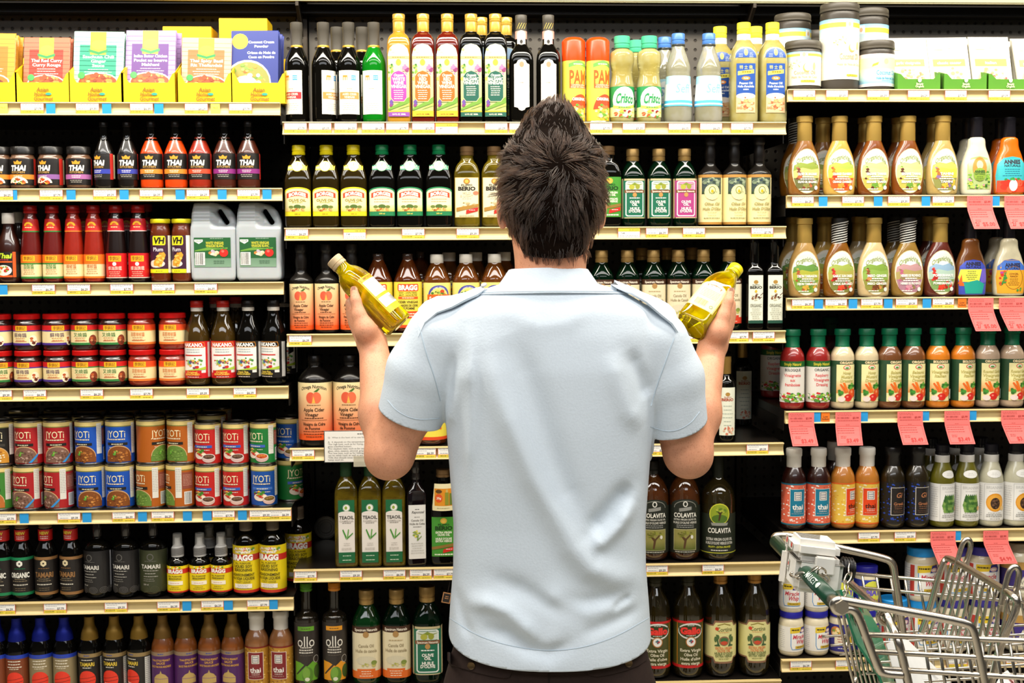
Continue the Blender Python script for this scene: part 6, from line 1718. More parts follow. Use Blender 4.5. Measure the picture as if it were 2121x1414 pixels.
def sach_art(w, h, bg, side, head, words, dish, lay):
    A = Art()
    hw = w / 2
    if lay == 'white':
        A.R(-hw, 2, hw, h - 2, '#cdc7b6')
        A.R(-hw * .8, h * .42, hw * .8, h * .56, '#9ab83a'); A.T(words[0], 0, h * .49, 6, '#f0f2dc', w=hw * 1.2)
        A.R(-hw * .8, 6, hw * .8, h * .42, '#d9cfa0'); A.food(0, h * .22, hw * .76, h * .18, dish, 34, (2, 5), 3)
        A.R(-hw * .7, h * .74, -hw * .25, h * .80, '#d8d8a0'); A.E(hw * .1, h * .8, 4, 4, '#dcdcc0')
    else:
        A.R(-hw, 2, hw, h - 2, side)
        for i in range(14):
            A.R(-hw, 4 + i * (h - 8) / 14, hw, 4.8 + i * (h - 8) / 14, bg); A.layer -= 1
        A.R(-hw * .76, h * .3, hw * .72, h * .80, bg)
        if lay == 'blue':
            A.R(-hw, 2, hw, h - 2, bg); A.E(-hw * .62, h * .84, hw * .34, h * .11, '#d9d42a'); A.T(words[0], hw * .28, h * .83, 5, '#f0eee6', w=hw * 1.1, b=.03); A.T(words[1], hw * .28, h * .77, 5, '#f0eee6', w=hw * .6, b=.03); A.T(words[2], hw * .28, h * .68, 5, '#f0eee6', w=hw * 1.2, b=.03); A.T(words[3], hw * .28, h * .62, 5, '#f0eee6', w=hw * 1.1, b=.03)
            A.E(-hw * .3, h * .26, hw * 1.0, h * .32, '#cfc9bc', 22); A.E(-hw * .3, h * .26, hw * .94, h * .29, '#8a8a3a', 22); A.food(-hw * .3, h * .33, hw * .8, h * .2, ['#d98a2c', '#7aa83a', '#e0c05a', '#c9601c', '#efe6d0', '#5f8a2c'], 34, (3, 6), 4); A.E(-hw * .4, h * .20, hw * .58, h * .16, '#b8b2a6'); A.E(-hw * .4, h * .22, hw * .40, h * .10, '#e9e6de')
        else:
            A.R(-hw * .34, h * .66, hw * .3, h - 2, '#dccf2c'); A.E(0, h * .80, hw * .3, h * .07, '#b8c83a'); A.P([(-hw * .4, h * .70), (0, h * .66), (hw * .36, h * .70), (hw * .36, h * .74), (0, h * .70), (-hw * .4, h * .74)], '#2f8a4a')
            z = h * .63
            for t in words:
                A.T(t, 0, z, 6, '#f4f0ea', w=hw * 1.35, b=.02); z -= 9
            A.L(0, z, hw * 1.1, 3, 5, 1.2, '#f0e8e0')
            A.E(0, h * .27, hw * .84, h * .14, '#e0d8c8'); A.E(0, h * .27, hw * .78, h * .12, dish[2]); A.food(0, h * .27, hw * .76, h * .12, dish, 34, (3, 6.5), 5); A.E(-hw * .66, h * .36, 7, 7, '#3f9a4a')
    return A.build('printed_label')

def fan_row(shelf, px, wpx, hpx, topn, base_art, bodym, look, n, tray_w, tray_m, tray_look, logo, hf=40, y0=.045, dy=.017, dx=0.0, lean=-9):
    root_s, sz, *_ = SHELF[shelf]
    s = depth((at(px, 200, .02).x, .02, sz + .05)) / 3.13
    x = solve_x(px[1] if isinstance(px, tuple) else px, .016, sz)
    tr = empty('display_tray', (x, .012, sz + .0006))
    tag(tr, tray_look, 'display tray', 'open-fronted display trays of sachets')
    link('carton', tray_mesh(tray_w * PX, hf * PX, hf * PX * 1.9, .21), tr, [tray_m])
    A = Art(); A.layer = 6
    logo(A)
    q = link('printed_logo', A.build('printed_card'), tr)
    q.location = (0, -.0012, 0)
    pm = pouch_mesh(wpx * PX, hpx * PX, .009)
    pm.materials.append(bodym)
    am = base_art
    for i in range(n):
        yy = y0 + i * dy
        xx = solve_x(topn, y0, sz) + dx * i
        e = empty('sachet', (xx, yy, sz + .006 + .001), 0)
        e.rotation_euler = (math.radians(lean + random.uniform(-2, 2)), math.radians(random.uniform(-1.5, 1.5)), math.radians(random.uniform(-3, 3)))
        link('pouch', pm, e)
        a = link('printed_front', am, e)
        a.location = (0, -.0049, 0)
        tag(e, look + (', frontmost in its tray' if i == 0 else ', %s behind the front one' % ORD[i - 1]), 'sachet', 'sachets in display trays')

def asian_logo(A):
    A.T('Asian', 0, 26, 8, '#8a5a14', w=24, sh=.2); A.T('Home', -5, 17, 8, '#8a5a14', w=24, sh=.2); A.E(12, 17, 6, 2.6, '#2f9a8a'); A.T('Gourmet', 1, 8, 8, '#8a5a14', w=38, sh=.2)
YEL = M('yellow_card', '#e8c011', .5)
CURRY = ['#c9601c', '#d98a3a', '#a8481c', '#e0b060', '#8a3a14']
rows = [
    ('orange curry sachet', '#c9741c', '#d9962c', ['Indian', 'Curry'], -12, 100, 140, -22, -20, 4),
    ('red curry sachet', '#b8321c', '#c96a4a', ['Thai Red Curry', 'Curry Rouge'], 88, 92, 132, 96, 90, 3),
    ('mint green sachet', '#2f9a7a', '#a8cfc0', ['Szechuan Chili', 'Ginger', 'Sauce'], 204, 100, 144, 203, 201, 3),
    ('purple butter chicken sachet', '#5a2a7a', '#a888c0', ['Indian Butter Chicken', 'Poulet au beurre', 'Makhani'], 310, 100, 150, 311, 309, 6),
    ('pale orange basil sachet', '#c9703c', '#d9a890', ['Thai Spicy Basil', 'Riz Thailandais'], 426, 100, 132, 427, 425, 3),
    ('blue coconut powder sachet', '#1f2f80', '#2a3a8a', ['Coconut Cream', 'Powder', 'Crème de Noix de', 'Coco en Poudre'], 528, 96, 148, 528, 537, 7)]
for i, (look, bg, side, words, px, w_, h_, topx, trx, n) in enumerate(rows):
    A_ = sach_art(w_, h_, bg, side, None, words, CURRY if i else ['#5a2014', '#7a3018', '#c9741c'], 'blue' if i == 5 else 'std')
    fan_row('L1', trx, w_, h_, topx, A_, M('pouch_' + str(i), side, .35, coat=.3), look, n, 108, YEL, 'yellow display tray holding the %ss' % look, asian_logo)
for px, yt, yb, look in ((391, 56, .30, 'yellow carton behind the pale orange sachets'), (507, 39, .30, 'taller yellow carton behind the blue sachets')):
    sz = SHELF['L1'][1]
    x = solve_x(px, yb, sz)
    hh = (at(px, yt, yb).z - sz) / PX / 1.07
    r_ = empty('carton', (x, yb, sz + .0005))
    link('carton_body', box_mesh(-.062, .062, 0, .10, 0, hh * PX * 1.07, .001), r_, [YEL])
    link('lid_flap', box_mesh(-.0615, .0615, .001, .099, hh * PX * 1.07, hh * PX * 1.07 + .0012), r_, [M('yellow_card_edge', '#d9ae0c', .5)])
    tag(r_, look, 'carton')
def simply_logo(A):
    A.E(0, 20, 4, 5.4, '#d8e0c0'); A.T('Simply', 0, 12, 4.4, '#d8e0c0', w=15); A.T('Organic', 0, 7, 4.4, '#d8e0c0', w=18)
GRN = M('green_card', '#4f8a24', .5)
for i, (topx, trx, words, look, dish) in enumerate([
    (1885, 1903, ['garlic vinaigrette'], 'white sachet with salad picture', ['#a8b050', '#d9c070', '#8a6a3a', '#c9d080', '#7a9a3a']),
    (1970, 1999, ['classic caesar'], 'white sachet with green leaf picture', ['#c9d08a', '#dfe0b0', '#a8b85a', '#e8e0c0']),
    (2056, 2091, ['italian'], 'white sachet with red-flecked pasta picture', ['#c98a5a', '#a83a2c', '#d9d08a', '#8aa84a', '#e8dcc0']),
    (2150, 2183, ['garden ranch'], 'white sachet at the very edge', ['#c9d08a', '#dfe0b0'])]):
    A_ = sach_art(86, 116, '', '', None, words, dish, 'white')
    fan_row('R1', trx, 86, 116, topx, A_, M('pouch_white', '#c4bda8', .4), look, 4, 90, GRN, 'green display tray holding the %s' % look.replace('sachet', 'sachets'), simply_logo, hf=22, lean=-17, dy=.022)

# ---------------------------------------------------------------- notice on the fourth centre shelf and the little hang tag
x, z = on_rail('C4', 672)
A = Art()
A.R(0, -66, 178, 0, '#2a2824'); A.R(1.4, -64.6, 176.6, -1.4, '#e2ddd4')
A.L(88, -8, 54, 1, 3, 1.8, '#4a4844')
for i, t in enumerate(['Q:  What is the best oil to use for cooking?', '', 'A:  It depends on the temperature to which the oil is heated.', '"For high heat, such as for frying, use peanut, safflower,', 'ghee (clarified butter).', '"For medium heat, such as for sauteing, canola, sesame,', 'ghee, olive, sesame, almond, grapeseed, and sunflower.', '"For low heat, such as for baking, safflower and corn', 'can be safely used, as well as any of the above oils.', '"Oils that should never be exposed to heat: flax,', 'hemp seed oil.']):
    if t:
        A.T(t, 8, -14 - i * 4.6, 3.0, '#55524c', w=min(160, len(t) * 2.75), b=0, al='l')
me = A.build('printed_card')
o = empty('notice_card', (x, -.008, z + .043))
tag(o, 'white typed notice taped to the shelf edge below the big cider vinegars', 'notice')
link('card', box_mesh(0, 178 * PX, .0002, .001, -66 * PX, 0), o, [M('white_card', '#ddd8ce', .7)])
link('printed_text', me, o)
link('tape', box_mesh(60 * PX, 90 * PX, -.0016, -.0010, -.088, -.062), o, [M('clear_tape', '#d8d0b8', .2, alpha=.45)])
x, z = SHELF['C5'][2] + 0.0, SHELF['C5'][1]
xx = solve_x(925, .0, z - .075)
A = Art()
A.R(-9, -11, 9, 11, '#a8764a'); A.R(-7, -9, 7, 9, '#1a1410'); A.L(0, 2, 9, 2, 4, 2, '#a8764a')
o = empty('hang_tag', (xx, -.002, z - .075))
o.rotation_euler = (0, math.radians(12), 0)
link('tag_board', box_mesh(-9 * PX, 9 * PX, .0002, .001, -11 * PX, 11 * PX), o, [M('brown_card', '#8a6238', .6)])
link('printed_front', A.build('printed_card'), o)
link('tag_string', box_mesh(-.0004, .0004, 0, .0008, 11 * PX, .044), o, [M('string', '#2a2018', .8)])
tag(o, 'tiny tan and black hang tag under the fifth centre shelf', 'tag')
# ---------------------------------------------------------------- the shopper
import openvdb
from mathutils.bvhtree import BVHTree

class Field:
    """signed distance on a grid, turned into one continuous surface"""
    def __init__(self, lo, hi, h):
        self.lo, self.h = np.array(lo, dtype=np.float32), h
        n = np.ceil((np.array(hi) - self.lo) / h).astype(int)
        self.n = n
        self.a = np.full(tuple(n), 0.5, dtype=np.float32)
        self.ax = [self.lo[i] + h * np.arange(n[i], dtype=np.float32) for i in range(3)]
    def _win(self, lo, hi):
        s = []
        for i in range(3):
            a = max(0, int((lo[i] - self.lo[i]) / self.h) - 1)
            b = min(self.n[i], int((hi[i] - self.lo[i]) / self.h) + 3)
            if b <= a:
                return None
            s.append(slice(a, b))
        return tuple(s)
    def merge(self, s, d, k):
        o = self.a[s]
        if k > 0:
            h = np.maximum(k - np.abs(o - d), 0) / k
            self.a[s] = np.minimum(o, d) - h * h * k * 0.25
        else:
            self.a[s] = np.minimum(o, d)
    def cone(self, p, q, r0, r1, k=0.02):
        p, q = np.array(p, dtype=np.float32), np.array(q, dtype=np.float32)
        m = max(r0, r1) + max(k, .02) + .02
        s = self._win(np.minimum(p, q) - m, np.maximum(p, q) + m)
        if s is None:
            return
        X, Y, Z = np.meshgrid(self.ax[0][s[0]], self.ax[1][s[1]], self.ax[2][s[2]], indexing='ij')
        d = q - p
        l2 = float(d @ d) + 1e-12
        t = np.clip(((X - p[0]) * d[0] + (Y - p[1]) * d[1] + (Z - p[2]) * d[2]) / l2, 0, 1)
        D = np.sqrt((X - p[0] - t * d[0]) ** 2 + (Y - p[1] - t * d[1]) ** 2 + (Z - p[2] - t * d[2]) ** 2) - (r0 + t * (r1 - r0))
        self.merge(s, D, k)
    def ell(self, c, r, k=0.02):
        c, r = np.array(c, dtype=np.float32), np.array(r, dtype=np.float32)
        m = r + max(k, .02) + .02
        s = self._win(c - m, c + m)
        X, Y, Z = np.meshgrid(self.ax[0][s[0]], self.ax[1][s[1]], self.ax[2][s[2]], indexing='ij')
        q = np.sqrt(((X - c[0]) / r[0]) ** 2 + ((Y - c[1]) / r[1]) ** 2 + ((Z - c[2]) / r[2]) ** 2)
        self.merge(s, (q - 1) * float(r.min()), k)
    def stack(self, rings, k=0.03, n=2.3, disp=None):
        """rings: (z, cx, cy, half width, half depth), bottom to top"""
        rings = sorted(rings)
        zz = [r[0] for r in rings]
        m = .06
        s = self._win((min(r[1] - r[3] for r in rings) - m, min(r[2] - r[4] for r in rings) - m, zz[0] - m), (max(r[1] + r[3] for r in rings) + m, max(r[2] + r[4] for r in rings) + m, zz[-1] + m))
        X, Y, Z = np.meshgrid(self.ax[0][s[0]], self.ax[1][s[1]], self.ax[2][s[2]], indexing='ij')
        zl = self.ax[2][s[2]]
        # smooth the ring values along z
        g = [np.interp(zl, zz, [r[i] for r in rings]) for i in (1, 2, 3, 4)]
        w = max(1, int(0.02 / self.h))
        ker = np.hanning(2 * w + 3); ker /= ker.sum()
        g = [np.convolve(np.pad(q, (w + 1, w + 1), 'edge'), ker, 'valid') for q in g]
        cx, cy, a, b = [q[None, None, :] for q in g]
        q = (np.abs((X - cx) / a) ** n + np.abs((Y - cy) / b) ** n) ** (1 / n)
        D = (q - 1) * np.minimum(a, b)
        D = np.maximum(D, np.maximum(zz[0] - Z, Z - zz[-1]))
        if disp is not None:
            D = D - disp(X, Y, Z)
        self.merge(s, D.astype(np.float32), k)
    def mesh(self, name):
        g = openvdb.FloatGrid(1.0)
        g.copyFromArray(self.a)
        v, q = g.convertToQuads(0.0)
        v = np.asarray(v) * self.h + self.lo
        me = bpy.data.meshes.new(name)
        me.from_pydata(v.tolist(), [], q[:, ::-1].tolist())
        bm = bmesh.new(); bm.from_mesh(me)
        for _ in range(2):
            bmesh.ops.smooth_vert(bm, verts=bm.verts[:], factor=.5, use_axis_x=True, use_axis_y=True, use_axis_z=True)
        bmesh.ops.recalc_face_normals(bm, faces=bm.faces[:])
        bm.to_mesh(me); bm.free()
        me.shade_smooth()
        return me

def A3(px, py, y):
    return tuple(at(px, py, y))
YB = -0.68     # middle of the torso, front to back
SC = depth(at(1140, 800, YB)) / F
def ring(py, a, b, cy=YB, cx=1138):
    p = at(cx, py, cy)
    return (p.z, p.x, cy, a * SC, b)

skin_m = M('skin', '#d99a78', .48, var=.10, scale=55, sss=.12)
nt = skin_m.node_tree
# freckles
nz = nt.nodes.new('ShaderNodeTexNoise'); nz.inputs['Scale'].default_value = 380; nz.inputs['Detail'].default_value = 1
tc = nt.nodes.new('ShaderNodeTexCoord'); nt.links.new(tc.outputs['Object'], nz.inputs['Vector'])
cr = nt.nodes.new('ShaderNodeValToRGB')
cr.color_ramp.elements[0].position = .56; cr.color_ramp.elements[0].color = (1, 1, 1, 1)
cr.color_ramp.elements[1].position = .70; cr.color_ramp.elements[1].color = (.86, .76, .70, 1)
nt.links.new(nz.outputs['Fac'], cr.inputs['Fac'])
b = nt.nodes['Principled BSDF']
src = b.inputs['Base Color'].links[0].from_socket
mm = nt.nodes.new('ShaderNodeVectorMath'); mm.operation = 'MULTIPLY'
nt.links.new(src, mm.inputs[0]); nt.links.new(cr.outputs['Color'], mm.inputs[1]); nt.links.new(mm.outputs['Vector'], b.inputs['Base Color'])

HC = at(1143, 402, -.655)          # centre of the skull
hx, hy, hz = HC
fx, fy = at(1136, 1414, YB).x, YB
body = Field((hx - .52, -1.02, -.005), (hx + .50, -.28, hz + .17), .004)
# head with a face
body.ell((hx, hy, hz), (.083, .100, .112), 0)
body.ell((hx, hy + .022, hz - .075), (.062, .078, .075), .04)
body.ell((hx, hy + .055, hz - .120), (.030, .036, .028), .03)
body.cone((hx, hy + .098, hz - .015), (hx, hy + .118, hz - .052), .008, .013, .015)
body.cone((hx - .012, hy + .104, hz - .056), (hx + .012, hy + .104, hz - .056), .008, .008, .008)
body.cone((hx - .018, hy + .094, hz - .085), (hx + .018, hy + .094, hz - .085), .007, .007, .006)
for s in (-1, 1):
    body.cone((hx + s * .018, hy + .095, hz + .008), (hx + s * .045, hy + .082, hz + .008), .008, .006, .012)
    ex, ez = at(1143 + s * 105, 440, hy).x, at(1143 + s * 105, 440, hy).z
    body.ell((ex, hy + .004, ez + .008), (.009, .019, .024), .006)
    body.ell((ex - s * .003, hy + .008, ez - .016), (.009, .013, .016), .006)
# neck and trunk
body.cone(A3(1141, 455, -.665), A3(1139, 640, -.675), .064, .070, .03)
body.stack([ring(640, 120, .07), ring(690, 190, .085), ring(760, 200, .10), ring(960, 188, .098), ring(1080, 180, .092), ring(1200, 184, .095), ring(1330, 196, .11), ring(1440, 190, .115)], .03)
# arms
SHL, SHR = A3(905, 715, -.675), A3(1362, 725, -.675)
ELL, ELR = A3(808, 938, -.655), A3(1424, 936, -.655)
WRL, WRR = A3(772, 712, -.50), A3(1475, 718, -.50)
for sh, el, wr, s in ((SHL, ELL, WRL, -1), (SHR, ELR, WRR, 1)):
    sh, el, wr = Vector(sh), Vector(el), Vector(wr)
    body.cone(A3(1138 + s * 130, 700, YB), sh, .06, .058, .04)
    body.cone(sh, sh.lerp(el, .55), .056, .050, .02)
    body.cone(sh.lerp(el, .55), el, .050, .043, .02)
    body.ell(el + Vector((s * .006, -.012, -.014)), (.030, .028, .028), .03)
    body.cone(el, el.lerp(wr, .35), .043, .046, .02)
    body.cone(el.lerp(wr, .35), wr, .046, .0275, .02)

def hand(W, K, thumb, F_, s):
    """W wrist, K four knuckles, thumb joints, F_ three further joints of each finger"""
    W = Vector(W)
    K = [Vector(k) for k in K]
    for i, k in enumerate(K):
        body.cone(W.lerp(k, .12), k, .021, .0135, .014)
        j = [k] + [Vector(q) for q in F_[i]]
        rr = [.0112, .0100, .0088, .0072] if i < 3 else [.0095, .0085, .0075, .0062]
        for a in range(3):
            body.cone(j[a], j[a + 1], rr[a], rr[a + 1], .004)
    t = [Vector(q) for q in thumb]
    body.cone(W, t[0], .024, .021, .016)
    body.cone(t[0], t[1], .020, .0145, .014)
    body.cone(t[1], t[2], .0135, .0112, .006)
    body.cone(t[2], t[3], .0112, .0085, .004)

def fingers(K, dx, rows):
    out = []
    for k, (l, tilt) in zip(K, rows):
        k = Vector(k)
        out.append([k + Vector((dx * .006, .040 * l, tilt * .4)), k + Vector((dx * .030 * l, .062 * l, tilt * .8)), k + Vector((dx * .050 * l, .056 * l, tilt))])
    return out
KL = [A3(728, 628, -.455), A3(730, 650, -.447), A3(737, 671, -.448), A3(748, 690, -.455)]
hand(WRL, KL, [A3(757, 684, -.528), A3(744, 652, -.525), A3(737, 622, -.518), A3(733, 600, -.510)], fingers(KL, 1, [(1, .022), (1.05, .018), (1, .014), (.85, .010)]), -1)
KR = [A3(1511, 630, -.455), A3(1512, 652, -.447), A3(1506, 674, -.448), A3(1495, 694, -.455)]
hand(WRR, KR, [A3(1487, 688, -.528), A3(1498, 655, -.525), A3(1508, 624, -.518), A3(1514, 602, -.510)], fingers(KR, -1, [(1, .022), (1.05, .018), (1, .014), (.85, .010)]), 1)
# legs
for s in (-1, 1):
    hip = Vector((fx + s * .10, fy, at(1136, 1440, YB).z - .02))
    kn = Vector((fx + s * .11, fy + .015, .52))
    an = Vector((fx + s * .12, fy - .02, .09))
    body.cone(hip, kn, .078, .055, .04)
    body.cone(kn, an, .055, .037, .02)
    body.cone(an, an + Vector((s * .02, .12, -.055)), .035, .028, .02)
person = link('person', body.mesh('person'), None, [skin_m])
tag(person, 'man seen from behind in a light blue polo shirt holding two oil bottles', 'person')
for s in (-1, 1):
    v = mesh_of(*(lambda bm: ([vv.co.copy() for vv in bm.verts], [[q.index for q in f.verts] for f in bm.faces]))((lambda b_: (bmesh.ops.create_uvsphere(b_, u_segments=12, v_segments=8, radius=.0115, matrix=Matrix.Translation((hx + s * .031, hy + .080, hz - .012))), b_.verts.ensure_lookup_table(), b_.verts.index_update(), b_)[-1])(bmesh.new())))
    link('eye', v, person, [M('eye_white', '#e8e2da', .2)])
# thumb nails
for tp, tb in ((A3(732, 596, -.519), -1), (A3(1515, 598, -.519), 1)):
    link('thumbnail', box_mesh(tp[0] - .0042, tp[0] + .0042, tp[1] + .0004, tp[1] + .0018, tp[2] - .0085, tp[2] + .0025, .0006), person, [M('nail', '#dda68e', .3)])

# ---------------------------------------------------------------- clothes
cloth = M('pale_blue_jersey', '#d0dbe5', .85, var=.03, scale=240, bump=.25)
def ridge_field(lines, yref):
    L = []
    for pts, amp, wid in lines:
        q = [at(px, py, yref) for px, py in pts]
        L.append(([(p.x, p.z) for p in q], amp, wid * SC))
    def f(X, Y, Z):
        out = np.zeros_like(X)
        X2, Z2 = X[:, 0, :], Z[:, 0, :]
        acc = np.zeros_like(X2)
        for pts, amp, w in L:
            best = np.full_like(X2, 9.0)
            tt = np.zeros_like(X2)
            n = len(pts) - 1
            for i in range(n):
                (ax, az), (bx, bz) = pts[i], pts[i + 1]
                dx, dz = bx - ax, bz - az
                t = np.clip(((X2 - ax) * dx + (Z2 - az) * dz) / (dx * dx + dz * dz), 0, 1)
                d = np.hypot(X2 - ax - t * dx, Z2 - az - t * dz)
                m = d < best
                best = np.where(m, d, best)
                tt = np.where(m, (i + t) / n, tt)
            fade = np.clip(np.minimum(tt, 1 - tt) * 4 + .15, 0, 1)
            acc += amp * 1.3 * fade * np.exp(-(best / w) ** 2)
        side = np.clip((YB - .02 - Y) / .05, 0, 1)
        return acc[:, None, :] * side
    return f
FOLDS = [
    ([(1008, 730), (1030, 810), (1065, 895), (1105, 985), (1148, 1057), (1184, 1128), (1222, 1172), (1272, 1196), (1326, 1208)], .013, 26),
    ([(1060, 690), (1092, 780), (1128, 900), (1165, 1010), (1208, 1092)], -.010, 30),
    ([(1310, 1005), (1262, 1062), (1222, 1104)], -.010, 19),
    ([(1318, 1040), (1285, 1090), (1248, 1122), (1220, 1122)], .009, 16),
    ([(975, 690), (974, 790), (972, 900), (968, 1010)], .005, 12),
    ([(942, 760), (950, 880), (952, 1040)], -.004, 22),
    ([(1336, 890), (1300, 850), (1276, 790), (1262, 730)], .005, 22),
    ([(1350, 830), (1332, 785), (1302, 725)], -.006, 17),
    ([(918, 905), (942, 830), (972, 750)], .005, 18),
    ([(906, 855), (922, 800), (938, 735)], -.006, 14),
    ([(965, 1255), (1010, 1250), (1050, 1262), (1085, 1290), (1112, 1318)], .009, 17),
    ([(1000, 1300), (1050, 1310), (1090, 1335), (1135, 1346), (1190, 1320)], -.008, 16),
    ([(1020, 1195), (1080, 1220), (1150, 1250), (1230, 1250), (1300, 1225)], -.007, 20),
    ([(1110, 1215), (1160, 1245), (1215, 1262), (1300, 1252)], .006, 16),
    ([(1200, 1310), (1260, 1290), (1330, 1270)], -.004, 14),
    ([(1310, 1240), (1285, 1252), (1270, 1262)], -.004, 8),
    ([(1220, 640), (1180, 668), (1120, 676), (1060, 660)], .003, 18),
    ([(945, 1230), (960, 1290), (975, 1330)], -.004, 12),
    ([(1150, 1180), (1160, 1290), (1150, 1340)], .003, 20)]
sp0 = at(1138, 1420, YB)
shirt = Field((hx - .36, -.92, sp0.z), (hx + .36, -.46, at(1138, 540, YB).z), .0035)
TORSO = [ring(545, 92, .078, -.665, 1139), ring(585, 118, .090, -.665), ring(612, 168, .094, -.67), ring(640, 212, .100), ring(690, 226, .113), ring(760, 224, .122), ring(880, 214, .122), ring(960, 208, .120), ring(1080, 200, .117), ring(1170, 201, .119), ring(1250, 208, .127), ring(1330, 213, .139), ring(1440, 214, .142)]
shirt.stack(TORSO, 0, 2.35, ridge_field(FOLDS, YB - .11))
TS = sorted(TORSO)
def in_torso(co, m=1.035):
    zz = [t[0] for t in TS]
    cx_, cy_, a_, b_ = [float(np.interp(co.z, zz, [t[i] for t in TS])) for i in (1, 2, 3, 4)]
    return (abs((co.x - cx_) / a_) ** 2.35 + abs((co.y - cy_) / b_) ** 2.35) ** (1 / 2.35) < m
for s, a, m_, b_ in ((-1, A3(912, 700, -.675), A3(875, 770, -.668), A3(837, 905, -.655)), (1, A3(1356, 712, -.675), A3(1384, 785, -.668), A3(1405, 925, -.655))):
    shirt.cone(a, m_, .066, .068, .022)
    shirt.cone(m_, b_, .068, .0605, .010)
me = shirt.mesh('polo_shirt')
bm = bmesh.new(); bm.from_mesh(me)
def cut(bm, co, no, only=None):
    g = bm.verts[:] + bm.edges[:] + bm.faces[:]
    if only:
        vs = {v for v in bm.verts if only(v.co)}
        g = list(vs) + [e for e in bm.edges if e.verts[0] in vs and e.verts[1] in vs] + [f for f in bm.faces if all(v in vs for v in f.verts)]
    bmesh.ops.bisect_plane(bm, geom=g, plane_co=co, plane_no=no, clear_outer=True)
# hem, longer at the back
l_, r_, c_ = at(928, 1304, YB), at(1352, 1302, YB), at(1142, 1382, YB - .125)
no = (r_ - l_).cross(c_ - l_)
if no.z > 0:
    no.negate()
cut(bm, l_, no)
zlow = at(1138, 1002, YB).z
for s, c, d_ in ((-1, at(856, 861, -.655), at(846, 905, -.655) - at(880, 770, -.668)), (1, at(1398, 874, -.655), at(1405, 925, -.655) - at(1384, 785, -.668))):
    d_ = d_.normalized() + Vector((s * .09, .15 if s < 0 else .24, 0))
    cut(bm, c, d_, lambda co, s=s: (co.x - hx) * s > .12 and co.z > zlow and not in_torso(co))
cut(bm, at(1138, 597, YB), Vector((0, 0, 1)))
bmesh.ops.remove_doubles(bm, verts=bm.verts[:], dist=.0014)
bmesh.ops.delete(bm, geom=[v for v in bm.verts if not v.link_faces], context='VERTS')
for _ in range(3):
    bd = {v: [e.other_vert(v).co.copy() for e in v.link_edges if e.is_boundary] for v in bm.verts if v.is_boundary}
    for v, n_b in bd.items():
        if len(n_b) == 2:
            v.co = v.co * .5 + (n_b[0] + n_b[1]) * .25
bmesh.ops.triangulate(bm, faces=[f for f in bm.faces if len(f.verts) > 4])
bm.to_mesh(me); bm.free()
me.shade_smooth()
polo = link('polo_shirt', me, person, [cloth])
polo['label'] = 'light blue polo shirt with epaulettes'
so = polo.modifiers.new('cloth', 'SOLIDIFY'); so.thickness = .002; so.offset = -1
bvh = BVHTree.FromPolygons([v.co for v in me.vertices], [p.vertices for p in me.polygons])

def strip_mesh(rows, th):
    """rows of points (left to right), given a thickness downwards along the surface normal"""
    n, m = len(rows), len(rows[0])
    v = [p for r in rows for p in r]
    f = [(i * m + j, i * m + j + 1, (i + 1) * m + j + 1, (i + 1) * m + j) for i in range(n - 1) for j in range(m - 1)]
    me = mesh_of(v, f)
    bm = bmesh.new(); bm.from_mesh(me)
    bmesh.ops.recalc_face_normals(bm, faces=bm.faces[:])
    bmesh.ops.solidify(bm, geom=bm.faces[:], thickness=th)
    bmesh.ops.recalc_face_normals(bm, faces=bm.faces[:])
    bm.to_mesh(me); bm.free()
    return auto_smooth(me, 60)

def drop(x, y, up):
    h = bvh.ray_cast(Vector((x, y, 3.0)), Vector((0, 0, -1)))
    return Vector((x, y, (h[0].z if h[0] else 1.3) + up))

# hems and seams sewn on the shirt
def hug(px, py, off=.0012, toward=1):
    p = at(px, py, -1.1)
    d = (p - CAM).normalized()
    h = bvh.ray_cast(CAM, d)
    return (h[0] + h[1] * off) if h[0] else None
def seam(pts, w, off, name, m):
    d_ = []
    for a, b in zip(pts, pts[1:]):
        n = max(1, int(math.hypot(b[0] - a[0], b[1] - a[1]) / 5))
        d_ += [(a[0] + (b[0] - a[0]) * i / n, a[1] + (b[1] - a[1]) * i / n) for i in range(n)]
    pts = d_ + [pts[-1]]
    P = [hug(*p, off=off) for p in pts]
    P = [p for p in P if p]
    rows = []
    for i, p in enumerate(P):
        t = (P[min(i + 1, len(P) - 1)] - P[max(i - 1, 0)]).normalized()
        n = (CAM - p).normalized()
        u = t.cross(n).normalized()
        rows.append([p - u * w / 2, p + n * w * .3, p + u * w / 2])
    return link(name, strip_mesh(rows, .0006), polo, [m])
SEAM = M('seam_thread', '#b9c9d6', .9)
def curve_pts(p, n=40):
    return chaikin(p, 3, 1e9)
seam(curve_pts([(930, 1278), (990, 1318), (1080, 1344), (1180, 1348), (1270, 1322), (1348, 1276)]), .0016, .0004, 'hem_stitch', SEAM)
seam(curve_pts([(868, 672), (882, 730), (900, 780), (912, 830)]), .0022, .0004, 'armhole_seam', SEAM)
seam(curve_pts([(1396, 700), (1378, 750), (1360, 800), (1348, 840)]), .0022, .0004, 'armhole_seam', SEAM)
seam(curve_pts([(803, 828), (822, 852), (860, 870), (910, 866)]), .0014, .0004, 'cuff_stitch', SEAM)
seam(curve_pts([(1449, 852), (1428, 880), (1390, 896), (1347, 884)]), .0014, .0004, 'cuff_stitch', SEAM)

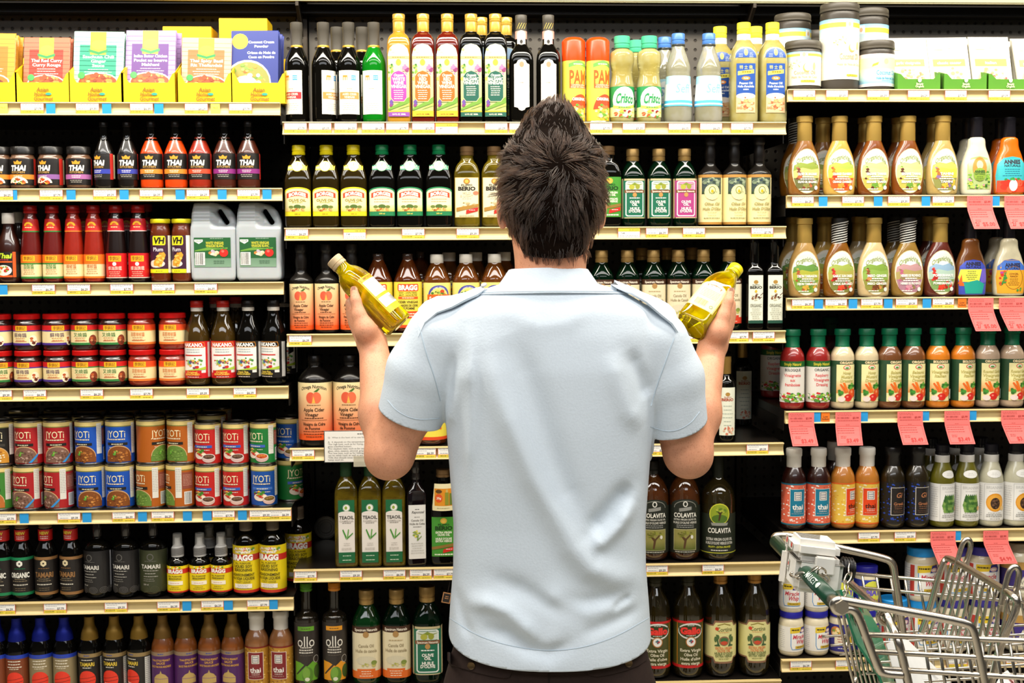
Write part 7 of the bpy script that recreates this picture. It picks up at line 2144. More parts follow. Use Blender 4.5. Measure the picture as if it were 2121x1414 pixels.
# collar: a folded band standing round the neck
cxn, cyn = at(1136, 560, -.665).x, -.662
zt_, zb_ = at(1136, 553, -.735).z, at(1132, 606, -.765).z
rows = []
for a_, b_, z_, back_dz in ((.0685, .066, zt_ - .020, 0), (.070, .069, zt_ - .004, 0), (.072, .072, zt_, 0), (.0755, .0755, zt_ - .001, 0), (.083, .081, zt_ - .012, 0), (.094, .088, zt_ - .028, 0), (.1075, .0965, zb_, 0)):
    r = []
    for i in range(49):
        t = math.radians(-156 + 312 * i / 48)
        r.append(Vector((cxn + a_ * math.sin(t), cyn - b_ * math.cos(t), z_ - .010 * (1 - math.cos(t)) * .5 - .0025 * math.cos(t) ** 2 * (1 if z_ == zt_ else 0))))
    rows.append(r)
for ri, r in enumerate(rows[3:]):
    for i, p in enumerate(r):
        ax_ = Vector((cxn, cyn, p.z)); o_ = (p - ax_); rad0 = o_.length; o_.normalize()
        h = bvh.ray_cast(ax_ + o_ * .35, -o_)
        if h[0] and (h[0] - ax_).length + .005 > rad0:
            r[i] = ax_ + o_ * ((h[0] - ax_).length + .005)
col = link('collar', strip_mesh(rows, .0022), polo, [cloth])
stitch = []
for q in (0.86,):
    r0 = []
    for i in range(49):
        p = rows[-2][i].lerp(rows[-1][i], q)
        o_ = Vector((p.x - cxn, p.y - cyn, 0)).normalized()
        r0.append([p + o_ * .0032 - Vector((0, 0, .0007)), p + o_ * .0036, p + o_ * .0032 + Vector((0, 0, .0007))])
    link('collar_stitch', strip_mesh(r0, .0004), col, [SEAM])

def epaulette(pts, s):
    rows = []
    n = len(pts)
    for i, (px, py, w, up) in enumerate(pts):
        c = at(px, py, -.70)
        r = []
        for j in range(7):
            y = -.70 + (j / 6 - .5) * w - .004
            r.append(drop(c.x, y, up * 1.3 + .002))
        r[0].z -= .001; r[6].z -= .001
        rows.append(r)
    o = link('epaulette', strip_mesh(rows, .0045), polo, [cloth])
    c = rows[-2][2] + Vector((0, 0, .0035))
    bm = bmesh.new()
    bmesh.ops.create_cone(bm, cap_ends=True, segments=20, radius1=.0062, radius2=.0056, depth=.0026)
    bmesh.ops.transform(bm, matrix=Matrix.Translation(c) @ Matrix.Rotation(math.radians(s * 22), 4, 'Y') @ Matrix.Rotation(math.radians(28), 4, 'X'), verts=bm.verts)
    me = bpy.data.meshes.new('button'); bm.to_mesh(me); bm.free()
    link('button', auto_smooth(me), o, [M('pearl_button', '#c9c4c0', .3)])
epaulette([(866, 660, .050, .003), (880, 648, .052, .007), (905, 634, .052, .010), (935, 620, .050, .010), (965, 608, .048, .008), (988, 601, .046, .006), (1002, 597, .036, .005), (1012, 595, .010, .004)], -1)
epaulette([(1396, 690, .050, .003), (1384, 668, .052, .007), (1362, 648, .052, .010), (1332, 632, .050, .010), (1302, 620, .048, .008), (1276, 612, .046, .006), (1262, 608, .036, .005), (1252, 606, .010, .004)], 1)

# trousers
brown = M('brown_cotton', '#2c1c16', .85, var=.18, scale=90, bump=.3)
tz = at(1138, 1290, YB).z
tr = Field((fx - .30, -.92, .0), (fx + .30, -.46, tz + .02), .006)
tr.stack([ring(1280, 190, .104), ring(1330, 200, .112), ring(1414, 224, .128), ring(1480, 232, .134), ring(1540, 230, .13)], 0, 2.4)
for s in (-1, 1):
    hip = Vector((fx + s * .105, fy - .005, at(1136, 1500, YB).z))
    kn, an = Vector((fx + s * .115, fy + .01, .52)), Vector((fx + s * .125, fy - .02, .06))
    tr.cone(hip, kn, .105, .082, .04)
    tr.cone(kn, an, .082, .072, .03)
tmesh = tr.mesh('trousers')
trousers = link('trousers', tmesh, person, [brown])
tb = BVHTree.FromPolygons([v.co for v in tmesh.vertices], [p.vertices for p in tmesh.polygons])
def on_tr(px, py, off):
    d = (at(px, py, -1.0) - CAM).normalized()
    h = tb.ray_cast(CAM, d)
    return h[0] + h[1] * off if h[0] else at(px, py, YB - .13)
for pts, bpx in (([(930, 1350, 1366), (938, 1352, 1376), (960, 1346, 1384), (990, 1360, 1393), (1020, 1370, 1400), (1045, 1376, 1404), (1056, 1378, 1402), (1062, 1378, 1384)], (981, 1378)), ([(1213, 1376, 1384), (1220, 1374, 1398), (1235, 1370, 1401), (1265, 1360, 1396), (1295, 1350, 1388), (1320, 1348, 1378), (1338, 1350, 1366)], (1297, 1373))):
    rows = [[on_tr(px, a + (b_ - a) * j / 6, .0035) for px, a, b_ in pts] for j in range(7)]
    fl = link('pocket_flap', strip_mesh(rows, .003), trousers, [brown])
    c = on_tr(bpx[0], bpx[1], .008)
    bm = bmesh.new()
    bmesh.ops.create_cone(bm, cap_ends=True, segments=24, radius1=.0075, radius2=.0068, depth=.003)
    top = [f for f in bm.faces if f.normal.z > .9][0]
    bmesh.ops.inset_region(bm, faces=[top], thickness=.0016, depth=-.0009)
    bmesh.ops.transform(bm, matrix=Matrix.Translation(c) @ Matrix.Rotation(math.radians(90), 4, 'X'), verts=bm.verts)
    me = bpy.data.meshes.new('button'); bm.to_mesh(me); bm.free()
    link('button', auto_smooth(me), fl, [M('brass_button', '#5f4c30', .35, metal=.6)])
for px in (1137,):
    rows = [[on_tr(px - 1.4, py, .002), on_tr(px, py, .003), on_tr(px + 1.4, py, .002)] for py in range(1388, 1470, 8)]
    link('back_seam', strip_mesh(rows, .0008), trousers, [M('seam_dark', '#1f140f', .9)])
for s in (-1, 1):
    x = fx + s * .125
    sh = Field((x - .08, fy - .14, 0), (x + .08, fy + .24, .14), .005)
    sh.cone((x, fy - .05, .045), (x + s * .015, fy + .13, .036), .044, .034, .02)
    sh.cone((x, fy - .02, .06), (x, fy - .02, .09), .042, .046, .02)
    sh.a = np.maximum(sh.a, (.002 - sh.ax[2])[None, None, :])
    link('shoe', sh.mesh('shoe'), person, [M('dark_leather', '#1a1411', .4)])

# ---------------------------------------------------------------- hair
hf = Field((hx - .15, hy - .16, hz - .19), (hx + .15, hy + .16, hz + .21), .004)
def hp(px, py, y):
    return A3(px, py, y)
hf.ell((hx + .001, hy - .006, hz + .006), (.098, .108, .112), 0)
hf.cone(hp(1143, 440, -.685), hp(1144, 505, -.690), .080, .062, .03)
hf.cone(hp(1146, 330, -.640), hp(1150, 278, -.635), .076, .056, .05)
hf.cone(hp(1150, 278, -.635), hp(1154, 278, -.632), .054, .030, .03)
hf.cone(hp(1080, 320, -.65), hp(1085, 300, -.64), .025, .015, .03)
hf.cone(hp(1212, 320, -.65), hp(1205, 300, -.64), .025, .015, .03)
X, Y, Z = np.meshgrid(*hf.ax, indexing='ij')
zl = at(1143, 536, hy).z
hf.a = np.maximum(hf.a, zl + np.abs(X - hx) * .10 - Z)                              # nape line
hf.a = np.maximum(hf.a, np.maximum(Y - (hy + .052) - np.clip(Z - hz - .03, 0, .2) * 2.0, -1))  # face stays free
zlob = at(1143, 430, hy).z
ear = np.maximum(np.abs(X - hx) * -1 + .072, np.maximum(Z - zlob, -(Y - (hy - .022))))
hf.a = np.maximum(hf.a, -ear)
hmesh = hf.mesh('hair')
hair_m = M('hair_base', '#120a06', .9, var=.4, scale=160, spec=.05)
hair = link('hair', hmesh, person, [hair_m])
hair['label'] = 'short spiky dark brown hair'
rng = np.random.default_rng(5)
hmesh.calc_loop_triangles()
vt = np.array([v.co for v in hmesh.vertices]); tri = np.array([t.vertices for t in hmesh.loop_triangles])
A_, B_, C_ = vt[tri[:, 0]], vt[tri[:, 1]], vt[tri[:, 2]]
nrm = np.cross(B_ - A_, C_ - A_); ar = np.linalg.norm(nrm, axis=1); nrm = nrm / (ar[:, None] + 1e-12)
keep = (nrm[:, 2] > -.55)
pr_ = ar * keep; pr_ /= pr_.sum()
NS, NP = 15000, 8
ti = rng.choice(len(tri), NS, p=pr_)
u, v = rng.random(NS), rng.random(NS); fl_ = u + v > 1; u[fl_], v[fl_] = 1 - u[fl_], 1 - v[fl_]
P = A_[ti] + (B_ - A_)[ti] * u[:, None] + (C_ - A_)[ti] * v[:, None]
N = nrm[ti]
hb = BVHTree.FromPolygons([tuple(q) for q in vt], [tuple(t) for t in tri.tolist()])
WH = hb.ray_cast(CAM, (at(1158, 332, -.8) - CAM).normalized())[0]
PEAK = np.array(hp(1157, 140, -.632))
hcen = np.array((hx, hy, hz))
def flow(p, n):
    d = p - np.array(WH)
    rad = d - n * (d * n).sum(1)[:, None]
    rad /= np.linalg.norm(rad, axis=1)[:, None] + 1e-9
    sw = np.cross(n, rad)
    up = PEAK[None] - p
    up -= n * (up * n).sum(1)[:, None] * .3
    up /= np.linalg.norm(up, axis=1)[:, None]
    k = np.clip((p[:, 2] - (hz + .080)) / .05, 0, 1)[:, None]           # crown sweeps up into the quiff
    down = np.zeros_like(p); down[:, 2] = -1
    kd = np.clip((hz + .0 - p[:, 2]) / .08, 0, .7)[:, None]
    f = rad + sw * -.55 * np.exp(-np.linalg.norm(d, axis=1) / .06)[:, None]
    f = f * (1 - k) + up * k * 1.2
    f = f * (1 - kd) + down * kd
    f -= n * (f * n).sum(1)[:, None] * (1 - .5 * k)
    return f / (np.linalg.norm(f, axis=1)[:, None] + 1e-9)
clump = rng.normal(0, 1, (400, 3)) * .26
cl_c = P[rng.choice(NS, 400)]
ci = np.array([np.argmin(((cl_c - p) ** 2).sum(1)) for p in P])
length = rng.uniform(.018, .040, NS) * (1 - .30 * np.clip((P[:, 2] - hz - .06) / .06, 0, 1)) * np.where(P[:, 2] < hz - .09, .8, 1)
pts = np.zeros((NS, NP, 3)); pts[:, 0] = P - N * .002
dirn = flow(P, N) + N * (.16 + .25 * rng.random(NS) + .6 * (rng.random(NS) > .9))[:, None] + clump[ci] + rng.normal(0, .10, (NS, 3))
cur = pts[:, 0].copy()
for j in range(1, NP):
    dirn /= np.linalg.norm(dirn, axis=1)[:, None]
    cur = cur + dirn * (length / (NP - 1))[:, None]
    pts[:, j] = cur
    o_ = cur - hcen; o_ /= np.linalg.norm(o_, axis=1)[:, None]
    dirn = dirn * .75 + (flow(cur, o_) + o_ * .10 + clump[ci] * .8) * .25
# strands gather into tufts
gi = rng.choice(NS, 900, replace=False)
near = np.array([np.argmin(((P[gi] - q) ** 2).sum(1)) for q in P])
tt_ = (np.linspace(0, 1, NP) ** 1.3 * .62)[None, :, None]
pts = pts * (1 - tt_) + pts[gi][near] * tt_ + rng.normal(0, .0006, (NS, 1, 3)) * tt_
hc = bpy.data.hair_curves.new('hair_strands')
hc.add_curves([NP] * NS)
hc.attributes['position'].data.foreach_set('vector', pts.astype(np.float32).ravel()) if 'position' in hc.attributes else hc.position_data.foreach_set('vector', pts.astype(np.float32).ravel())
ra = hc.attributes.get('radius') or hc.attributes.new('radius', 'FLOAT', 'POINT')
rad_ = np.tile(np.linspace(.00045, .00012, NP), NS).astype(np.float32)
ra.data.foreach_set('value', rad_)
hm = bpy.data.materials.new('hair_strand'); hm.use_nodes = True
nt = hm.node_tree
hb_ = nt.nodes.new('ShaderNodeBsdfHairPrincipled')
hb_.parametrization = 'COLOR'
hi_ = nt.nodes.new('ShaderNodeHairInfo')
cr = nt.nodes.new('ShaderNodeValToRGB')
cr.color_ramp.elements[0].color = (.0026, .0010, .0004, 1); cr.color_ramp.elements[1].color = (.018, .0068, .0028, 1)
nt.links.new(hi_.outputs['Random'], cr.inputs['Fac']); nt.links.new(cr.outputs['Color'], hb_.inputs['Color'])
hb_.inputs['Roughness'].default_value = .46
nt.links.new(hb_.outputs[0], nt.nodes['Material Output'].inputs['Surface'])
hs = bpy.data.objects.new('hair_strands', hc)
COL.objects.link(hs); hs.parent = hair; hs['kind'] = 'stuff'
hc.materials.append(hm)

# ---------------------------------------------------------------- the two bottles in his hands
HELD_B = glow_oil('held_oil', '#ffe800', .42, '#c99a00')
def held_back(A):
    A.R(-24, 24, 24, 104, '#e0c02a'); A.R(-22, 96, 22, 103, '#d9a81c'); A.T('IMPORTED', 0, 99.5, 4.6, '#7a5a10', w=34)
    A.R(-22, 62, 22, 95, '#efece4'); A.L(0, 90, 38, 9, 3.2, .8, '#8a867c', True); A.R(-22, 56, 22, 62, '#d9b41c'); A.R(-22, 36, 22, 56, '#f0eee8'); A.bars(2, 38, 20, 52)
def held_front(A):
    A.R(-26, 26, 26, 76, '#e8dc7a'); A.E(0, 76, 26, 17, '#e8dc7a', a0=0, a1=180); A.R(-24.5, 27.5, 24.5, 76, '#efe6a0'); A.E(0, 76, 24.5, 15.5, '#efe6a0', a0=0, a1=180)
    A.P([(-13, 79), (0, 82), (13, 79), (15, 84), (0, 88), (-15, 84)], '#d9603a'); A.T('BORGES', 0, 83, 4.4, '#f4eedc', w=24, b=.04, arc=2)
    A.L(0, 72, 34, 6, 3.4, .8, '#cdb86a', True); A.bars(-16, 32, 8, 48, '#efe6a0', '#6a5a20', 14); A.ring(17, 37, 3.4, 3.4, .8, '#4a6a3a')
K('held_b', 'oil_bottle', 'bottle', 'golden oil bottle with tan cap held tilted in his left hand', BE, HELD_B, n=3.2, d=.85, parts=[cap(14.6, 148, 166, plastic('#c9b08a', .4)), ('front_label', [(27.2, 22), (27.4, 23), (27.4, 24), (27.2, 24.4)], HELD_B, {'n': 3.2, 'd': .85})], art=[('label', held_back, None)])
KD['held_b']['parts'] = KD['held_b']['parts'][:1]
K('held_y', 'oil_bottle', 'bottle', 'golden oil bottle with yellow cap held tilted in his right hand', BO, HELD_B, n=5, parts=[cap(14, 150, 170, plastic('#e0cd10'))], art=[('label', held_front, None)])
def held(key, base, top, normal, grow):
    ax = (Vector(top) - Vector(base)).normalized()
    nn = Vector(normal); nn = (nn - ax * nn.dot(ax)).normalized()   # direction the label faces
    y = -nn
    x = y.cross(ax)
    e = empty(KD[key]['name'], base)
    m = Matrix((x, y, ax)).transposed().to_4x4()
    e.matrix_world = Matrix.Translation(base) @ m @ Matrix.Scale(grow, 4)
    for name, me, _ in parts_of(key):
        o = bpy.data.objects.new(name, me); COL.objects.link(o); o.parent = e
    tag(e, KD[key]['look'], 'bottle', 'oil bottles in his hands')
held('held_b', A3(827, 674, -.485), A3(697, 543, -.465), (.62, -.42, .62), .98)
held('held_y', A3(1431, 677, -.52), A3(1528, 552, -.42), (-.42, -.86, .12), .96)
# ---------------------------------------------------------------- shopping cart
chrome = M('chrome_wire', '#cbc2b4', .27, metal=1.0, var=.03)
CX0 = at(1730, 1245, -1.18).x
def on_plane(px, py, y0, k=-0.10):
    d = RM @ Vector(((px - IW / 2) / F, -(py - IH / 2) / F, -1))
    # plane  y = y0 + k (x - CX0)
    t = (y0 + k * (CAM.x - CX0) - CAM.y) / (d.y - k * d.x)
    return CAM + d * t
NEAR, FAR = -1.18, -.68
n_ = lambda px, py: on_plane(px, py, NEAR)
f_ = lambda px, py: on_plane(px, py, FAR)
def mid(px, py, t):
    return on_plane(px, py, NEAR + (FAR - NEAR) * t)
# pixel pairs read in a close-up whose corner is (1590, 1080), 3.995 times enlarged
z8 = lambda x, y: (1590 + x / 3.995, 1080 + y / 3.995)

def chaikin3(p, it):
    for _ in range(it):
        q = [p[0]]
        for a, b in zip(p, p[1:]):
            l = (b - a).length + 1e-9
            t = min(.25, .03 / l)
            q += [a.lerp(b, t), b.lerp(a, t)]
        q.append(p[-1])
        p = q
    return p

def tube_mesh(pts, r, seg=8, sm=2, closed=False):
    p = chaikin3([Vector(q) for q in pts], sm)
    v, f = [], []
    up = None
    n = len(p)
    for i in range(n):
        t = (p[min(i + 1, n - 1)] - p[max(i - 1, 0)])
        if closed:
            t = p[(i + 1) % n] - p[i - 1]
        t.normalize()
        if up is None:
            up = Vector((0, 0, 1)) if abs(t.z) < .9 else Vector((0, 1, 0))
        u = (up - t * up.dot(t)).normalized()
        up = u
        w = t.cross(u)
        for k in range(seg):
            a = 2 * PI * k / seg
            v.append(p[i] + u * (r * math.cos(a)) + w * (r * math.sin(a)))
    m = n if closed else n - 1
    for i in range(m):
        j = (i + 1) % n
        for k in range(seg):
            l = (k + 1) % seg
            f.append((i * seg + k, i * seg + l, j * seg + l, j * seg + k))
    if not closed:
        f.append(tuple(reversed(range(seg))))
        f.append(tuple(range((n - 1) * seg, n * seg)))
    return mesh_of(v, f)

cart = empty('shopping_cart', (CX0 + .3, (NEAR + FAR) / 2, 0))
tag(cart, 'chrome wire shopping cart with green handle and white coin lock', 'shopping cart')
def part(name, me, m, parent=cart):
    o = link(name, me, parent, [m])
    # keep world coordinates while parented
    if parent is cart:
        me.transform(Matrix.Translation(-Vector(cart.location)))
    return o
R1, R2, R3 = .0078, .0050, .0026

# frames
far_pts = [f_(*z8(60, 165)), f_(*z8(50, 130)), f_(*z8(80, 112)), f_(*z8(200, 118)), f_(*z8(560, 212)), f_(*z8(970, 300)), f_(*z8(1035, 340)), f_(*z8(1050, 430)), f_(*z8(1080, 640)), f_(*z8(1120, 920)), f_(*z8(1190, 1340)), f_(*z8(1230, 1560))]
part('side_frame', tube_mesh(far_pts, R1 * .95), chrome)
near_pts = [n_(*z8(600, 648)), n_(*z8(900, 700)), n_(*z8(1640, 832)), n_(*z8(1698, 880)), n_(*z8(1740, 1060)), n_(*z8(1800, 1360)), n_(*z8(1850, 1600))]
part('side_frame', tube_mesh(near_pts, R1 * .9), chrome)
loop = [n_(*z8(600, 648)), n_(*z8(560, 650)), n_(*z8(540, 690)), n_(*z8(560, 735)), n_(*z8(605, 745)), n_(*z8(645, 722)), n_(*z8(700, 722)), n_(*z8(745, 760)), n_(*z8(830, 990)), n_(*z8(915, 1215)), n_(*z8(955, 1255)), n_(*z8(1120, 1266))]
part('handle_loop', tube_mesh(loop, R1 * .9), chrome)
b0 = n_(*z8(600, 696))
bm = bmesh.new()
bmesh.ops.create_cone(bm, cap_ends=True, segments=6, radius1=.0115, radius2=.0115, depth=.010)
bmesh.ops.transform(bm, matrix=Matrix.Translation(b0 + Vector((0, -.006, 0))) @ Matrix.Rotation(PI / 2, 4, 'X'), verts=bm.verts)
me = bpy.data.meshes.new('bolt'); bm.to_mesh(me); bm.free()
part('bolt', auto_smooth(me), chrome)
part('hinge_post', tube_mesh([mid(*z8(985, 770), .1), mid(*z8(1010, 830), .08), n_(*z8(1075, 960)), n_(*z8(1120, 1150)), n_(*z8(1165, 1340)), n_(*z8(1210, 1560))], R1 * .9), chrome)
c0 = mid(*z8(985, 778), .1)
part('hinge_ring', tube_mesh([c0 + Vector((.014 * math.cos(a), 0, .014 * math.sin(a))) for a in [2 * PI * i / 14 for i in range(14)]], .004, sm=0, closed=True), chrome)
part('hinge_bar', tube_mesh([f_(*z8(520, 360)), mid(*z8(740, 560), .5), mid(*z8(960, 755), .1)], R1 * .85), chrome)

# handle with green grip
hA, hB = f_(*z8(62, 160)), n_(*z8(575, 690))
hd = hB - hA
part('handle_tube', tube_mesh([hA, hA + hd * .5, hB], .0095, 12), chrome)
grip = part('handle_grip', tube_mesh([hA + hd * .02, hA + hd * .3, hA + hd * .6, hA + hd * .93], .0128, 16, sm=0), M('green_grip', '#16402c', .3))
# lettering along the grip
A = Art()
A.T('MARKET', -4, 0, 8.4, '#c9d4cc', w=56, b=.03); A.E(38, 0, 7, 4.4, '#c9d4cc')
tm = A.build('printed_card')
for v in tm.vertices:
    v.co.y += .0122 - math.sqrt(max(1e-8, .0122 ** 2 - v.co.z ** 2))
ux = hd.normalized()
uz = Vector((0, 0, 1)); uz = (CAM - hB).normalized(); uz = (uz - ux * uz.dot(ux)).normalized()
uy = uz.cross(ux)
tm.transform(Matrix.Translation(hA + hd * .72 + uz * .0132) @ Matrix((ux, uy, uz)).transposed().to_4x4() @ Matrix.Rotation(-PI / 2, 4, 'X') @ Matrix.Scale(1.05, 4))
tm.transform(Matrix.Translation(-Vector(cart.location)))
link('grip_lettering', tm, grip)

# wires of the two sides
for a, b in (((830, 935), (2300, 992)), ((870, 1075), (2300, 1150)), ((905, 1215), (2300, 1300)), ((930, 1370), (2300, 1450)), ((960, 1520), (2300, 1600))):
    b = (a[0] + (b[0] - a[0]) * 2.3, a[1] + (b[1] - a[1]) * 2.3)
    part('basket_wire', tube_mesh([n_(*z8(*a)), n_(*z8(*b))], R2 * .9, 8, 0), chrome)
for a, b in (((690, 428), (2300, 570)), ((740, 545), (2300, 680)), ((820, 930), (2300, 1010)), ((1000, 1080), (2300, 1140)), ((1000, 1230), (2300, 1270))):
    b = (a[0] + (b[0] - a[0]) * 1.35, a[1] + (b[1] - a[1]) * 1.35)
    part('basket_wire', tube_mesh([f_(*z8(*a)), f_(*z8(*b))], R2 * .72, 8, 0), chrome)
for i in range(24):
    x = 1290 + i * 118
    part('upright_wire', tube_mesh([n_(*z8(x, 948 + (x - 1290) * .03)), n_(*z8(x + 60, 1340)), n_(*z8(x + 95, 1600))], R3, 6, 0), chrome)
for i in range(17):
    x = 780 + i * 118
    part('upright_wire', tube_mesh([f_(*z8(x, 436 + (x - 780) * .088)), f_(*z8(x + 45, 700 + i * 8)), f_(*z8(x + 100, 1050)), f_(*z8(x + 150, 1400))], R3, 6, 0), chrome)
# rear gate: wires falling from the hinge bar, side by side across the cart
for i in range(7):
    t = i / 6 * .82 + .03
    part('gate_wire', tube_mesh([mid(1735 + 9 * i, 1266 - 7 * i, t), mid(1748 + 9 * i, 1330 - 3 * i, t), mid(1768 + 9 * i, 1418, t), mid(1795 + 9 * i, 1500, t)], R3, 6, 1), chrome)
for y_, n0 in ((1045, 640), (1330, 720)):
    part('gate_rail', tube_mesh([mid(*z8(n0, y_), .03), mid(*z8(n0 + 40, y_ - 170), .9)], R2 * .8, 6, 0), chrome)

# folding child seat back: frame, hooks and its wires
TL, TR = mid(*z8(1495, 292), .82), mid(*z8(2040, 615), .12)
LB, RB = mid(*z8(1270, 915), .82), mid(*z8(1850, 1340), .12)
part('seat_frame', tube_mesh([LB, mid(*z8(1335, 745), .82), mid(*z8(1400, 500), .82), mid(*z8(1455, 330), .82), TL, TL.lerp(TR, .5), TR, mid(*z8(2072, 680), .12), mid(*z8(2005, 850), .12), mid(*z8(1925, 1020), .12), RB, mid(*z8(1790, 1520), .12)], R1 * .8), chrome)
for i in range(11):
    t = (i + .8) / 11.6
    a = TL.lerp(TR, t)
    b = mid(1590 + (1290 + 590 * t) / 3.995, 1080 + (930 + 400 * t) / 3.995, .82 - .70 * t)
    k = a.lerp(b, .5) + Vector((.003, 0, 0))
    part('seat_wire', tube_mesh([a, k, b], R3 * 1.1, 6, 1), chrome)
for hk, t in (([(1545, 420), (1578, 300), (1610, 185), (1640, 145), (1672, 150), (1684, 205), (1655, 300), (1620, 420)], .70), ([(1930, 690), (1960, 560), (1995, 415), (2030, 372), (2068, 378), (2084, 430), (2064, 530), (2036, 640)], .2)):
    part('seat_hook', tube_mesh([mid(*z8(x, y), t) for x, y in hk], R2 * 1.0, 8, 2), chrome)

# green plastic seat panel, bowed
rows = []
L_ = [(615, 560), (650, 720), (700, 880), (745, 1000), (850, 1150), (930, 1270), (980, 1400)]
R_ = [(640, 575), (760, 660), (850, 760), (930, 900), (975, 1040), (1010, 1180), (1070, 1400)]
for (ax, ay), (bx, by) in zip(L_, R_):
    a, b = mid(*z8(ax, ay), .18), mid(*z8(bx, by), .80)
    rows.append([a.lerp(b, q / 6) + Vector((-.012 * math.sin(PI * q / 6), 0, 0)) for q in range(7)])
part('seat_panel', strip_mesh(rows, .004), M('green_plastic', '#1f8a62', .3, coat=.4))

# coin lock on the handle
lock = empty('coin_lock', (0, 0, 0)); lock.parent = cart
oc = hA + hd * .47 + Vector((.014, 0, .014))
ax_ = (hd.normalized())
fwd = Vector((1, -.10, -.12)).normalized()
upv = ax_.cross(fwd).normalized()
if upv.z < 0:
    upv.negate()
fwd = upv.cross(ax_).normalized()
if fwd.x < 0:
    fwd.negate()
LM = Matrix.Translation(oc - Vector(cart.location)) @ Matrix((ax_, fwd, upv)).transposed().to_4x4()
white = M('ivory_plastic', '#efeae0', .4)
def lp(name, me, m, mat=None):
    if mat is not None:
        me.transform(mat)
    me.transform(LM)
    return link(name, me, lock, [m] if m else [])
lp('lock_body', box_mesh(-.044, .044, -.030, .052, -.050, .012, .008), white)
lp('lock_cover', box_mesh(-.040, .042, -.036, .044, .008, .040, .010), white)
lp('lock_seam', box_mesh(-.0446, .0446, -.0305, .0526, .002, .004, .0008), M('grey_gap', '#6a665e', .6))
lp('coin_block', box_mesh(.040, .050, .0, .034, -.014, .016, .002), white)
lp('lock_shoulder', box_mesh(-.043, -.024, -.040, -.026, -.056, .010, .006), white)
for i in range(4):
    lp('slot_line', box_mesh(-.026 + i * .012, -.020 + i * .012, -.022, .020 - i * .003, .0395, .0408), M('grey_gap'))
for i, (x, z, w, h) in enumerate(((-.022, .024, .022, .022), (-.016, -.016, .014, .020), (.018, .024, .022, .012))):
    A = Art(); s = 1 / PX
    A.R(-w * s / 2, -h * s / 2, w * s / 2, h * s / 2, '#d9d4c8'); A.E(0, h * s * .15, w * s * .25, w * s * .25, '#c8321c'); A.L(0, -h * s * .22, w * s * .6, 1, 3, 1.4, '#3a3632'); A.frame(-w * s / 2, -h * s / 2, w * s / 2, h * s / 2, .5, '#7a766c')
    # stickers face the person behind the handle (the side that faces the camera's left)
    lp('sticker', A.build('printed_card'), None, Matrix.Translation((x, -.0365 if z > .008 else -.0305, z)))
bm = bmesh.new()
bmesh.ops.create_cone(bm, cap_ends=True, segments=20, radius1=.019, radius2=.019, depth=.024)
bmesh.ops.transform(bm, matrix=Matrix.Translation((.014, .064, -.006)) @ Matrix.Rotation(PI / 2, 4, 'X'), verts=bm.verts)
bmesh.ops.bevel(bm, geom=[e for e in bm.edges if e.calc_face_angle(0) > 1], offset=.003, segments=2, affect='EDGES')
me = bpy.data.meshes.new('coil'); bm.to_mesh(me); bm.free()
lp('coil_knob', auto_smooth(me), M('black_rubber', '#0d0b0b', .35))
for i in range(4):
    a = [(.014 + .0195 * math.cos(q), .056 + i * .005, -.006 + .0195 * math.sin(q)) for q in [2 * PI * j / 18 for j in range(18)]]
    lp('coil_ring', tube_mesh(a, .0016, 6, 0, True), M('black_rubber'))

# chain
chain = empty('chain', (0, 0, 0)); chain.parent = cart
def link_mesh():
    p = []
    for i in range(16):
        a = 2 * PI * i / 16
        p.append(Vector((.0125 * math.cos(a) + (.0035 if math.cos(a) > 0 else -.0035), .0062 * math.sin(a), 0)))
    return tube_mesh(p, .0019, 6, 0, True)
CL = link_mesh(); CL.materials.append(chrome)
path = [mid(*z8(p, q), t) for p, q, t in ((205, 425, .48), (250, 455, .42), (310, 440, .38), (370, 405, .36), (430, 402, .36), (475, 440, .40), (492, 480, .44))]
path2 = [mid(*z8(p, q), t) for p, q, t in ((655, 345, .55), (690, 345, .5), (680, 420, .46), (655, 490, .42), (650, 550, .38), (620, 610, .34), (600, 640, .32))]
for pth in (path, path2):
    L = [0]
    for a, b in zip(pth, pth[1:]):
        L.append(L[-1] + (b - a).length)
    n = max(4, int(L[-1] / .0225))
    for i in range(n):
        s = (i + .5) / n * L[-1]
        j = max(k for k in range(len(L) - 1) if L[k] <= s)
        t = (pth[j + 1] - pth[j]).normalized()
        p = pth[j] + t * (s - L[j])
        o = bpy.data.objects.new('chain_link', CL); COL.objects.link(o); o.parent = chain
        q = t.to_track_quat('X', 'Z').to_matrix().to_4x4()
        o.matrix_local = Matrix.Translation(p - Vector(cart.location)) @ q @ Matrix.Rotation((i % 2) * PI / 2 + .4, 4, 'X')

# undercarriage and wheels, below the frame
bx1 = f_(*z8(3000, 1010)).x
zb = .26
for y0 in (NEAR + .04, FAR - .04):
    part('chassis_tube', tube_mesh([(CX0 + .16, y0, .70 if y0 < -1 else .58), (CX0 + .10, y0, zb + .06), (CX0 + .06, y0, zb), (bx1 - .1, y0, zb - .06), (bx1, y0, .14)], .012), chrome)
    for wx in (CX0 + .10, bx1 - .04):
        part('caster', box_mesh(wx - .012, wx + .012, y0 - .022, y0 + .022, .10, .22, .004), chrome)
        bm = bmesh.new()
        bmesh.ops.create_cone(bm, cap_ends=True, segments=24, radius1=.062, radius2=.062, depth=.03)
        bmesh.ops.transform(bm, matrix=Matrix.Translation((wx - .02, y0, .062)) @ Matrix.Rotation(PI / 2, 4, 'X'), verts=bm.verts)
        me = bpy.data.meshes.new('wheel'); bm.to_mesh(me); bm.free()
        part('wheel', auto_smooth(me), M('black_rubber'))
part('cross_tube', tube_mesh([(CX0 + .10, NEAR + .04, .33), (CX0 + .10, FAR - .04, .33)], .011), chrome)
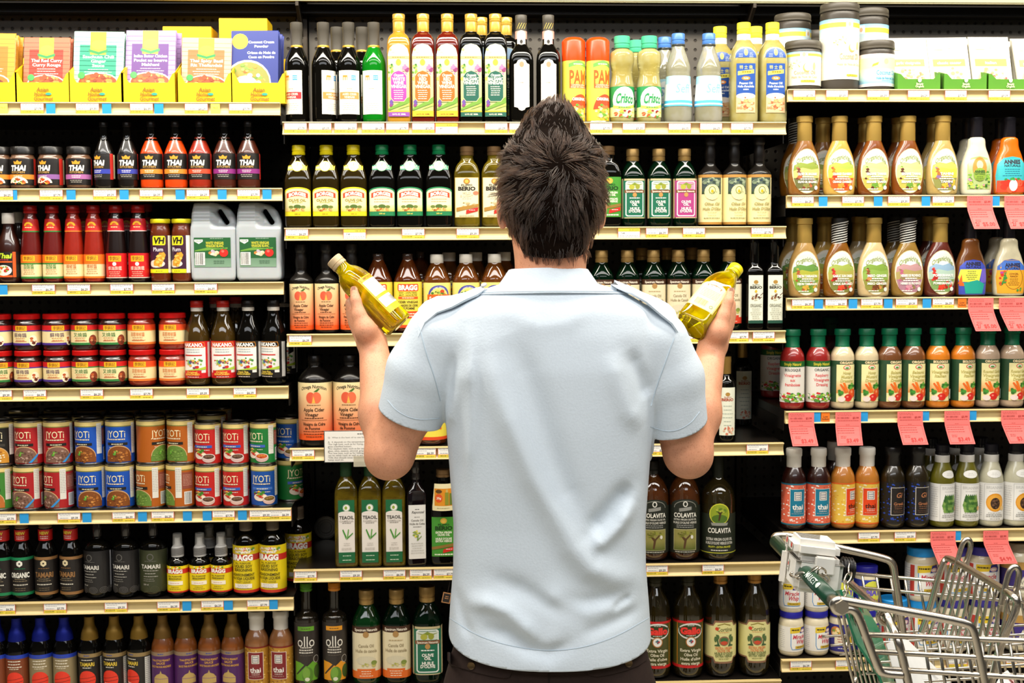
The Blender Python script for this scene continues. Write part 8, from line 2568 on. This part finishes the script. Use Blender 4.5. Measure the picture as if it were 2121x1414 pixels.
# the basket floor and nose, wires
fz = n_(*z8(1000, 1560)).z - .03
for i in range(9):
    y0 = NEAR + .03 + (FAR - NEAR - .06) * i / 8
    part('floor_wire', tube_mesh([(CX0 + .12, y0, fz), (bx1 - .05, y0, fz + .02), (bx1 + .02, y0, fz + .30)], R3, 6, 1), chrome)
part('nose_rail', tube_mesh([(bx1 + .02, NEAR + .02, fz + .30), (bx1 + .02, FAR - .02, fz + .30)], R1 * .8), chrome)

# papers lying in the cart
def sheet(name, px, m, label, cat, art=None):
    c = [on_plane(*z8(x, y), yy) for x, y, yy in px]
    rows = [[c[0].lerp(c[1], q / 6), ] and c[0].lerp(c[1], q / 6).lerp(c[3].lerp(c[2], q / 6), r / 6) + Vector((0, 0, .004 * math.sin(PI * q / 6))) for r in range(7) for q in range(7)]
    rows = [rows[i * 7:(i + 1) * 7] for i in range(7)]
    o = link(name, strip_mesh(rows, .0008), None, [m])
    tag(o, label, cat)
    return o, c
sheet('flyer', [(985, 1010, -1.05), (1160, 978, -.85), (1520, 1330, -.85), (1090, 1420, -1.08)], M('flyer_paper', '#efeeea', .7), 'large blank white sheet leaning in the shopping cart', 'paper')
o, c = sheet('leaflet', [(1890, 1340, -1.06), (1985, 1228, -.95), (2130, 1400, -.98), (1960, 1480, -1.1)], M('leaflet_paper', '#efeeea', .7), 'white leaflet with red printed corner lying in the cart', 'paper')
A = Art(); A.R(-16, -10, 16, 10, '#c8382c'); A.R(-14.5, -8.5, 14.5, 8.5, '#e6e2dc'); A.L(0, 0, 24, 2, 5, 2.4, '#c8382c')
tm = A.build('printed_card')
ex = (c[2] - c[1]).normalized(); ez = (c[1] - c[0]).normalized(); ny = ez.cross(ex).normalized()
if ny.dot(CAM - c[1]) < 0:
    ny.negate()
ez = (ez - ex * ez.dot(ex)).normalized()
tm.transform(Matrix.Translation(c[1].lerp(c[2], .55).lerp(c[0].lerp(c[3], .55), .3) + ny * .006) @ Matrix((ex, -ny, ez)).transposed().to_4x4() @ Matrix.Scale(.8, 4))
link('red_print', tm, o)
